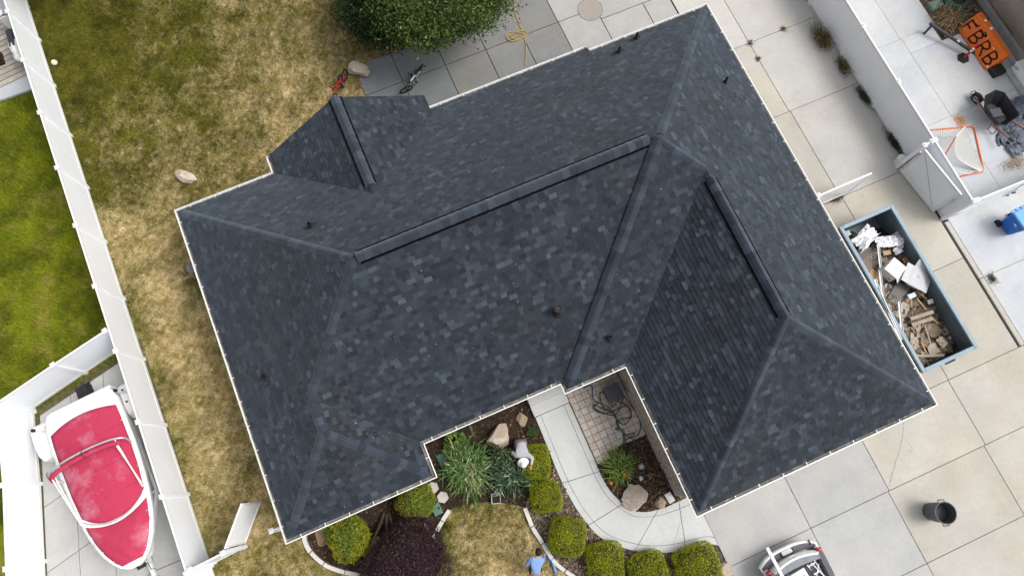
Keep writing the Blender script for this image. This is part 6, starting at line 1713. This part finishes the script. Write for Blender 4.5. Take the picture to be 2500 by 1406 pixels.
# ------------------------------------------------------------------ bicycles
def bicycle(label, f, r, mat, steer, lean, R=.24, seat_z=.55, bar_z=.72, gripm=None, group=None):
    f = Vector((f.x, f.y, 0)); r = Vector((r.x, r.y, 0)); L = (f - r).length
    t = thing('bicycle', label, 'bicycle', r, math.atan2(f.y - r.y, f.x - r.x)); t.rotation_euler.x = lean
    def wheel(x, st):
        M3 = Matrix.Rotation(st, 3, 'Z')
        m = MB(); m.tube([Vector((x, 0, R)) + M3 @ Vector((R * .92 * math.cos(a), 0, R * .92 * math.sin(a))) for a in np.linspace(0, 6.283, 26, endpoint=False)], .030, 7, closed=True); wh_ = m.build('wheel', M['rubber'], t, smooth=True)
        m = MB(); m.tube([Vector((x, 0, R)) + M3 @ Vector((R * .80 * math.cos(a), 0, R * .80 * math.sin(a))) for a in np.linspace(0, 6.283, 22, endpoint=False)], .010, 5, closed=True)
        for a in np.linspace(0, 3.14, 7)[:-1]: v = M3 @ Vector((R * .8 * math.cos(a), 0, R * .8 * math.sin(a))); m.tube([Vector((x, 0, R)) - v, Vector((x, 0, R)) + v], .003, 3, cap=False)
        m.tube([Vector((x, 0, R)) + M3 @ Vector((0, -.04, 0)), Vector((x, 0, R)) + M3 @ Vector((0, .04, 0))], .02, 8); m.build('rim', M['blackm'], wh_)
    wheel(0, 0); wheel(L, steer)
    hd = Vector((L - .16, 0, bar_z - .08)); bb_ = Vector((L * .42, 0, R * .95)); stt = Vector((L * .30, 0, seat_z - .06))
    m = MB(); m.tube([hd, bb_], .028, 8).tube([hd - Vector((0, 0, .06)), stt - Vector((0, 0, .08))], .024, 8).tube([stt, bb_], .020, 8)
    for s_ in (-.05, .05): m.tube([bb_ + Vector((0, s_ * .5, 0)), Vector((0, s_, R))], .013, 6).tube([stt - Vector((0, 0, .1)), Vector((0, s_, R))], .011, 6)
    m.build('frame', mat, t)
    M3 = Matrix.Rotation(steer, 3, 'Z'); m = MB(); m.tube([hd + Vector((-.01, 0, .08)), hd + Vector((.02, 0, -.12))], .024, 8)
    for s_ in (-.06, .06): m.tube([hd + Vector((.02, 0, -.12)) + M3 @ Vector((0, s_, 0)), Vector((L, 0, R)) + M3 @ Vector((0, s_, 0))], .016, 6)
    m.build('fork', M['blackm'] if gripm is None else mat, t)
    m = MB(); h0 = hd + Vector((-.02, 0, .10)); e = [h0 + M3 @ Vector((dx, dy, dz)) for dx, dy, dz in ((-.06, -.28, .06), (.0, -.12, .02), (.03, 0, 0), (.0, .12, .02), (-.06, .28, .06))]; m.tube(catmull(e, 4), .013, 7); hb_ = m.build('handlebar', M['blackm'], t, smooth=True)
    for a, b_ in ((e[0], e[1]), (e[4], e[3])): m = MB(); m.tube([a, a + (b_ - a) * .5], .019, 8); m.build('grip', gripm or M['rubber'], hb_)
    m = MB(); m.lathe([(0, -.03), (.075, -.02), (.085, .01), (.06, .03), (0, .035)], 14, (L * .27, 0, seat_z), sx=1.55, sy=.9); m.build('saddle', M['black'], t, smooth=True)
    m = MB(); m.tube([bb_ + Vector((0, -.06, 0)), bb_ + Vector((0, .06, 0))], .075, 18); cr = m.build('crank', M['blackm'], t)
    for s_ in (-1, 1): m = MB(); p = bb_ + Vector((s_ * .10, s_ * .13, s_ * .08)); m.bar(bb_ + Vector((0, s_ * .07, 0)), p, .02, .02).box(p + Vector((0, s_ * .04, 0)), (.09, .08, .025)); m.build('pedal', M['black'], cr)
    m = MB(); m.tube([bb_ + Vector((-.1, .04, 0)), Vector((bb_.x - .12, .20, .0))], .010, 5); m.build('kickstand', M['steel'], t)
    return t


bicycle('red and black child bicycle on the grass by the gable', S(823, 250), S(846, 193), pmat('red_frame', (.50, .010, .016), .35, .08, spec=.5), .10, .10, .23, gripm=pmat('red_grip', (.5, .04, .03), .6))
bicycle('white and black bicycle standing on the patio behind the gable', S(990, 226), S(1021, 180), pmat('white_frame', (.70, .70, .72), .3, .04, spec=.5), -.55, -.28, .28, .62, .82)

# ------------------------------------------------------------------ left neighbour's corner, ball
t = thing('motor_scooter', 'white motor scooter with long dark seat half hidden behind the fence', 'scooter', (-11.0, 21.55, .03), 0.0)
m = MB(); m.lathe([(0, 0), (.10, .05), (.17, .25), (.19, .5), (.15, .68), (0, .74)], 14, (0, 0, .18), sx=1.0, sy=2.3); m.build('body', M['gel'], t, smooth=True)
m = MB(); m.box((0, .30, .84), (.26, .95, .14), taper=.8); m.build('seat', pmat('dark_seat', (.045, .05, .065), .6), t, bevel=.05, seg=3)
m = MB(); m.lathe([(0, 0), (.15, .05), (.15, .18), (0, .24)], 14, (0, -.42, .60), sx=.9, sy=1.5); m.build('tail', M['gel'], t, smooth=True)
m = MB(); m.box((0, 1.18, .68), (.38, .10, .70), taper=.75); m.build('leg_shield', M['gel'], t, bevel=.05)
m = MB(); m.lathe([(0, 0), (.13, .04), (.14, .15), (0, .22)], 14, (-.02, 1.28, 1.0)); m.build('headlamp', M['white'], t, smooth=True)
m = MB(); m.tube([(-.36, 1.05, 1.06), (-.15, 1.18, 1.05), (.15, 1.18, 1.05), (.36, 1.05, 1.06)], .018, 7); m.build('handlebar', M['blackm'], t)
for y in (-.30, 1.45): m = MB(); m.tube([(-.055, y, .25), (.055, y, .25)], .25, 22); wh = m.build('wheel', M['rubber'], t); m = MB(); m.tube([(-.06, y, .25), (.06, y, .25)], .13, 14); m.build('rim', M['alu'], wh)
t = thing('wooden_mat', 'weathered grey slatted platform beside the scooter at the left edge', 'platform', (-12.2, 22.1, .03), .12)
sm_ = pmat('grey_plank', (.36, .32, .28), .9, .15, 6, .3, 30, objrand=.12)
for k in range(13): m = MB(); m.box((0, -1.3 + k * .235, .035), (2.0, .20, .03)); m.build('slat', sm_, t)
for x in (-.8, .8): m = MB(); m.box((x, .1, .01), (.08, 3.0, .02)); m.build('bearer', M['joint'], t)
m = MB(); m.box((0, 0, .22), (.34, .5, .44)); o = m.build('dark_crate', pmat('dark_brown', (.035, .025, .02), .8), bevel=.02); o.location = S(0, 148, .1); tag(o, 'dark crate cut off by the left edge near the slatted platform', 'crate')
t = thing('ball', 'white and yellow ball lying on the lawn by the long fence', 'ball', S(137, 157, .0))
m = MB(); m.lathe([(.11 * math.sin(a), .11 - .11 * math.cos(a)) for a in np.linspace(.001, 3.14, 13)], 20); m.build('shell', pmat('ball_white', (.72, .74, .55), .6, .05), t, smooth=True)
for k in range(6):
    d = Vector((math.cos(k * 1.05) * .6, math.sin(k * 1.05) * .6, .8 if k % 2 else .5)).normalized(); m = MB(); c = Vector((0, 0, .11)) + d * .106; q = d.to_track_quat('Z', 'Y').to_matrix(); m.add([c + q @ Vector((.032 * math.cos(a), .032 * math.sin(a), .004)) for a in np.linspace(0, 6.28, 6)[:-1]], [(0, 1, 2, 3, 4)]); m.build('patch', pmat('ball_green', (.30, .38, .10), .6), t)


# ------------------------------------------------------------------ people
def skin(name, J, edges, mat, parent, sub=2, root=0):
    me = bpy.data.meshes.new(name); names = list(J.keys())
    me.from_pydata([J[k][0] for k in names], [(names.index(a), names.index(b_)) for a, b_ in edges], []); me.update()
    me.materials.append(mat)
    o = bpy.data.objects.new(name, me); COL.objects.link(o); o.parent = parent
    md = o.modifiers.new('skin', 'SKIN'); md.use_smooth_shade = True
    sd = me.skin_vertices[0].data
    for i, k in enumerate(names):
        r_ = J[k][1]; sd[i].radius = r_ if isinstance(r_, tuple) else (r_, r_); sd[i].use_root = (i == root)
    s2 = o.modifiers.new('sub', 'SUBSURF'); s2.levels = sub; s2.render_levels = sub
    return o


SKIN = pmat('skin', (.42, .25, .17), .6, .08, 12)


def hand(p, d, parent, mat=SKIN):
    p = Vector(p); d = Vector(d).normalized(); s = d.cross(Vector((0, 0, 1)))
    s = s.normalized() if s.length > .1 else Vector((1, 0, 0)); u = s.cross(d)
    m = MB(); m.bar(p, p + d * .085, .08, .03, u)
    for q, (o_, L) in enumerate(((-.032, .065), (-.011, .078), (.011, .074), (.032, .058))):
        a = p + d * .08 + s * o_; b_ = a + d * L * .55 - u * .012; c = b_ + d * L * .35 - u * .03; m.tube([a, b_, c], [.010, .009, .007], 6)
    a = p + d * .02 + s * .04; m.tube([a, a + s * .03 + d * .03, a + s * .035 + d * .06 - u * .015], [.012, .010, .008], 6)
    return m.build('hand', mat, parent, smooth=True)


def person(label, loc, rz, J, shirt, trouser, hair=None, hat=None, shoe=None, sleeve_full=True):
    t = thing('person', label, 'person', loc, rz)
    arms = [('chest', 'sL'), ('sL', 'eL'), ('eL', 'hL'), ('chest', 'sR'), ('sR', 'eR'), ('eR', 'hR')]
    legs = [('hip', 'pL'), ('pL', 'kL'), ('kL', 'aL'), ('aL', 'tL'), ('hip', 'pR'), ('pR', 'kR'), ('kR', 'aR'), ('aR', 'tR')]
    trunk = [('hip', 'waist'), ('waist', 'chest'), ('chest', 'neck'), ('neck', 'head'), ('head', 'crown')]
    skin('body', J, trunk + arms + legs, SKIN, t)
    g = lambda ks, k: {a: (J[a][0], tuple(x * k + .012 for x in (J[a][1] if isinstance(J[a][1], tuple) else (J[a][1], J[a][1])))) for a in ks}
    ks = ['hip', 'waist', 'chest', 'sL', 'eL', 'sR', 'eR'] + (['hL', 'hR'] if sleeve_full else [])
    ar = [e for e in arms if sleeve_full or 'h' not in e[1]]
    Js = g(ks, 1.10)
    if sleeve_full:
        for a, b_ in (('eL', 'hL'), ('eR', 'hR')): p, q = Vector(J[a][0]), Vector(J[b_][0]); Js[b_] = (tuple(p + (q - p) * .86), (.045, .045))
    pc_, pn_ = Vector(J['chest'][0]), Vector(J['neck'][0]); Js['collar'] = (tuple(pc_ + (pn_ - pc_) * .62), (.085, .08))
    for k_ in ('sL', 'sR'): Js[k_] = (Js[k_][0], (.102, .102))
    skin('shirt', Js, [('hip', 'waist'), ('waist', 'chest'), ('chest', 'collar')] + ar, shirt, t)
    Jt = g(['hip', 'pL', 'kL', 'aL', 'pR', 'kR', 'aR'], 1.10); hp = Jt['hip'][0]; Jt['hip'] = ((hp[0], hp[1], hp[2] - .05), (.10, .10))
    skin('trousers', Jt if True else g(['hip', 'pL', 'kL', 'aL', 'pR', 'kR', 'aR'], 1.12), [e for e in legs if e[1][0] != 't'], trouser, t)
    for a, b_ in (('aL', 'tL'), ('aR', 'tR')):
        p, q = Vector(J[a][0]), Vector(J[b_][0]); d = (q - p); d.z = 0; d.normalize(); m = MB(); m.bar(Vector((p.x, p.y, .05)) - d * .07, Vector((p.x, p.y, .045)) + d * .19, .10, .09); m.build('shoe', shoe or M['black'], t, bevel=.03, seg=3)
    for a, b_ in (('eL', 'hL'), ('eR', 'hR')): p, q = Vector(J[a][0]), Vector(J[b_][0]); hand(q, q - p, t)
    hd = Vector(J['head'][0]); cr = Vector(J['crown'][0]); up = (cr - hd).normalized()
    fw = Vector((0, 1, 0)); fw = (fw - up * fw.dot(up)); fw = fw.normalized() if fw.length > .1 else Vector((0, 0, -1)); rt = fw.cross(up)
    c = hd + up * .035
    fm = MB(); fm.bar(c + fw * .085 - up * .01, c + fw * .118 - up * .035, .03, .035, up); fm.build('nose', SKIN, t, bevel=.008)
    for s_ in (-1, 1):
        e = MB(); e.lathe([(.013, 0), (0, .008)], 8, (0, 0, 0)); oo = e.build('eye', M['black'], t); oo.location = c + fw * .092 + rt * .035 * s_ + up * .012; oo.rotation_euler = fw.to_track_quat('Z', 'Y').to_euler()
        e = MB(); e.box(c + rt * .088 * s_ - up * .01, (.022, .03, .055)); e.build('ear', SKIN, t, bevel=.008)
    mo = MB(); mo.bar(c + fw * .09 - up * .065 - rt * .025, c + fw * .09 - up * .065 + rt * .025, .012, .012); mo.build('mouth', pmat('lip', (.3, .12, .1), .6), t)
    Rm = Matrix((rt, fw, up)).transposed().to_4x4()
    if hair and not hat:
        m = MB(); m.lathe([(.0, .135), (.06, .125), (.10, .085), (.112, .03), (.108, -.03), (.085, -.075)], 16, sx=.92, sy=1.08); o = m.build('hair', hair, t, smooth=True); o.matrix_local = Matrix.Translation(c - fw * .018) @ Rm
        md = o.modifiers.new('t', 'SOLIDIFY'); md.thickness = .012
    if hat:
        m = MB(); m.lathe([(0, .155), (.07, .15), (.10, .12), (.115, .05), (.12, .035), (.175, .005), (.205, -.02), (.20, -.03), (.12, .02)], 24, sx=.95, sy=1.05); o = m.build('hat', hat, t, smooth=True); o.matrix_local = Matrix.Translation(c) @ Rm
    return t


up_ang = math.atan2(IU.y, IU.x) - math.pi / 2       # local +y = photo up
dn_ang = up_ang + math.pi
gsh = pmat('grey_shirt', (.40, .40, .44), .85, .05, 8, .3, 18); JG = {
    'hip': ((0, -.24, .52), (.165, .15)), 'waist': ((0, -.08, .60), (.16, .13)), 'chest': ((0, .14, .68), (.17, .13)), 'neck': ((0, .30, .68), .06), 'head': ((-.01, .42, .66), (.085, .095)), 'crown': ((-.02, .50, .74), .07),
    'sL': ((-.17, .20, .68), .075), 'eL': ((-.33, .32, .72), .055), 'hL': ((-.25, .56, .66), .04), 'sR': ((.17, .18, .66), .075), 'eR': ((.31, .06, .56), .055), 'hR': ((.24, .28, .44), .04),
    'pL': ((-.11, -.24, .44), .10), 'kL': ((-.16, .02, .20), .08), 'aL': ((-.14, -.34, .10), .05), 'tL': ((-.14, -.18, .05), .04), 'pR': ((.11, -.24, .44), .10), 'kR': ((.17, .04, .22), .08), 'aR': ((.15, -.32, .10), .05), 'tR': ((.15, -.16, .05), .04)}
gp0 = S(1273, 1096, .6); gp0.z = 0
person('person in grey shirt and white hat crouching over the clipped shrub', gp0, dn_ang + .10, JG, gsh, pmat('grey_trousers', (.13, .135, .155), .9, .1), hair=pmat('dark_hair', (.02, .015, .012), .8), hat=pmat('white_hat', (.72, .72, .74), .85, .03))
blus = pmat('blue_shirt', (.20, .32, .62), .85, .06, 8, .3, 18); JB = {
    'hip': ((0, -.34, .92), (.15, .13)), 'waist': ((0, -.16, 1.04), (.155, .12)), 'chest': ((0, .10, 1.18), (.175, .125)), 'neck': ((.02, .27, 1.25), .06), 'head': ((.03, .38, 1.27), (.085, .10)), 'crown': ((.03, .46, 1.34), .075),
    'sL': ((-.19, .14, 1.18), .075), 'eL': ((-.33, -.08, 1.00), .055), 'hL': ((-.26, -.10, .76), .04), 'sR': ((.18, .16, 1.18), .075), 'eR': ((.23, .12, .92), .055), 'hR': ((.26, .26, .72), .04),
    'pL': ((-.10, -.34, .88), .11), 'kL': ((-.13, -.26, .48), .08), 'aL': ((-.13, -.34, .10), .05), 'tL': ((-.13, -.18, .05), .04), 'pR': ((.10, -.34, .88), .11), 'kR': ((.14, -.24, .48), .08), 'aR': ((.14, -.32, .10), .05), 'tR': ((.14, -.16, .05), .04)}
bp0 = S(1310, 1376, 1.05); bp0.z = 0
bpn = person('person in light blue shirt bending forward on the front lawn', bp0, up_ang - .08, JB, blus, pmat('black_trousers', (.02, .02, .024), .9), hair=pmat('black_hair', (.012, .010, .010), .7))
JS = {
    'hip': ((0, -.02, .92), (.15, .12)), 'waist': ((0, 0, 1.10), (.15, .11)), 'chest': ((0, .02, 1.36), (.175, .12)), 'neck': ((0, .03, 1.52), .06), 'head': ((0, .05, 1.62), (.085, .10)), 'crown': ((0, .05, 1.72), .075),
    'sL': ((-.19, .02, 1.42), .075), 'eL': ((-.25, .02, 1.13), .055), 'hL': ((-.20, .22, 1.00), .04), 'sR': ((.19, .02, 1.42), .075), 'eR': ((.25, .04, 1.13), .055), 'hR': ((.18, .24, 1.02), .04),
    'pL': ((-.10, -.02, .88), .10), 'kL': ((-.11, .02, .48), .075), 'aL': ((-.11, -.03, .10), .05), 'tL': ((-.11, .12, .05), .04), 'pR': ((.10, -.02, .88), .10), 'kR': ((.11, .03, .48), .075), 'aR': ((.11, -.02, .10), .05), 'tR': ((.11, .13, .05), .04)}
sp0 = S(464, 653, 1.72); sp0.z = 0
person('person in dark clothes and grey hat half hidden under the left eave', sp0, -1.4, JS, pmat('navy_shirt', (.03, .035, .075), .9), pmat('navy_trousers', (.03, .032, .045), .9), hair=pmat('brown_hair', (.03, .02, .015), .8), hat=pmat('grey_hat', (.20, .19, .22), .85, .1))
bpn.scale = (.90, .90, .90)
# blue tool the person in blue reaches for
t = thing('blue_shovel', 'long blue plastic shovel leaning between the edging and the clipped shrub', 'shovel', S(1358, 1400, .02))
bt = pmat('blue_tool', (.10, .24, .58), .45, .08, 8, spec=.4); bt2 = pmat('deep_blue', (.015, .14, .45), .5, .1); p0 = S(1358, 1400, .06) - t.location; p1 = S(1335, 1325, .10) - t.location
m = MB(); m.bar(p0, p0 + (p1 - p0) * .45, .075, .05); m.build('handle', bt, t, bevel=.015); m = MB(); m.bar(p0 + (p1 - p0) * .44, p1, .062, .03); m.build('blade', pmat('grey_blue', (.27, .32, .50), .5, .1), t, bevel=.01)
m = MB(); q = p0 + (p1 - p0) * .52; d = (p1 - p0).normalized(); s_ = Vector((-d.y, d.x, 0)); m.add([q + s_ * .03 - d * .12, q + s_ * .03 + d * .20, q + s_ * .13 + d * .05 + Vector((0, 0, -.03)), q + s_ * .12 - d * .08 + Vector((0, 0, -.03))], [(0, 1, 2, 3)]); o = m.build('side_flap', bt2, t); md = o.modifiers.new('t', 'SOLIDIFY'); md.thickness = .015


# ------------------------------------------------------------------ hairline cracks and tyre smudges in the concrete
def crack(parent, pts, z, r=.006):
    P = catmull([S(a, b_, z) for a, b_ in pts], 8); rr_ = random.Random(len(pts) + int(pts[0][0]))
    P = [p + Vector((rr_.uniform(-.012, .012), rr_.uniform(-.012, .012), 0)) for p in P]
    V = []; F_ = []
    for i, p in enumerate(P):
        d = (P[min(i + 1, len(P) - 1)] - P[max(i - 1, 0)]).normalized(); s_ = Vector((-d.y, d.x, 0)) * r * rr_.uniform(.5, 1.4)
        V += [p + s_ + Vector((0, 0, .0015)), p - s_ + Vector((0, 0, .0015))]
    for i in range(len(P) - 1): F_.append((2 * i, 2 * i + 1, 2 * i + 3, 2 * i + 2))
    mk('crack', V, F_, M['crack'], parent)


DW = bpy.data.objects['driveway']
crack(DW, [(2206, 1030), (2203, 1070), (2192, 1110), (2180, 1150), (2171, 1188)], .025)
crack(DW, [(2212, 1075), (2222, 1085), (2226, 1098), (2215, 1100)], .025, .004)
crack(bpy.data.objects['walkway'], [(1663, 1245), (1660, 1275), (1652, 1305), (1644, 1328)], .05, .004)
crack(bpy.data.objects['back_patio'], [(900, 168), (920, 180), (928, 200)], .025, .004)
crack(bpy.data.objects['back_patio'], [(1247, 2), (1252, 60), (1270, 90)], .025, .005)

# nail heads, felt crumbs and other pale specks left on the new roof
V = []; F_ = []
rq = random.Random(8); keys = [k for k in PL for _ in range({'back': 5, 'front': 5, 'left': 4, 'right': 4, 'gab_left': 3, 'gab_right': 2}.get(k, 1))]
for _ in range(120):
    k_ = rq.choice(keys); pc = rq.choice(PL[k_][0]); wts = [rq.random() ** 1.5 + .01 for _ in pc]; tw = sum(wts)
    x = sum(p[0] * w_ for p, w_ in zip(pc, wts)) / tw; y = sum(p[1] * w_ for p, w_ in zip(pc, wts)) / tw
    nn = plane_n(k_); c = Vector((x, y, plane_z(k_, x, y))) + nn * .024; a = rq.uniform(0, 3.14); L = rq.uniform(.006, .018); W = rq.uniform(.004, .008)
    t1 = nn.cross(Vector((math.cos(a), math.sin(a), 0))).normalized(); t2 = nn.cross(t1); b_ = len(V)
    V += [c + t1 * L + t2 * W, c - t1 * L + t2 * W, c - t1 * L - t2 * W, c + t1 * L - t2 * W]; F_.append((b_, b_ + 1, b_ + 2, b_ + 3))
o = mk('roof_specks', V, F_, pmat('speck', (.45, .46, .47), .8, .3, 30), ROOF); o['kind'] = 'stuff'

# ------------------------------------------------------------------ doors and windows under the eaves
gd = MB(); gd.box((8.4, -2.87, 1.08), (4.9, .06, 2.16)); gdo = gd.build('garage_door', M['white'], house)
for r_ in range(4):
    for c_ in range(8): m = MB(); m.box((8.4 - 2.1 + c_ * .6, -2.905, .29 + r_ * .53), (.48, .02, .38)); m.build('door_panel', M['white'], gdo, bevel=.008)
fd_ = MB(); fd_.box((2.1, 2.27, 1.38), (1.0, .08, 2.08)); fdo = fd_.build('front_door', pmat('dark_door', (.06, .035, .025), .5, .15, 6), house); m = MB(); m.tube([(2.45, 2.2, 1.3), (2.45, 2.2, 1.45)], .02, 8); m.build('handle', M['steel'], fdo)
for x_, y_, wx, wy in ((-4.4, 1.18, 1.5, .06), (-.6, 2.28, 1.6, .06), (-6.27, 8.0, .06, 1.4), (-6.27, 4.5, .06, 1.2), (12.07, 8.5, .06, 1.2), (6.0, 11.32, 1.8, .06), (10.5, 11.32, 1.4, .06)):
    m = MB(); m.box((x_, y_, 1.5), (wx, wy, 1.2)); wn_ = m.build('window', M['white'], house); m = MB(); m.box((x_, y_, 1.5), (wx * .86 if wx > .1 else .09, wy * .86 if wy > .1 else .09, 1.04)); m.build('pane', pmat('window_glass', (.03, .04, .05), .08, .1, spec=.6), wn_)
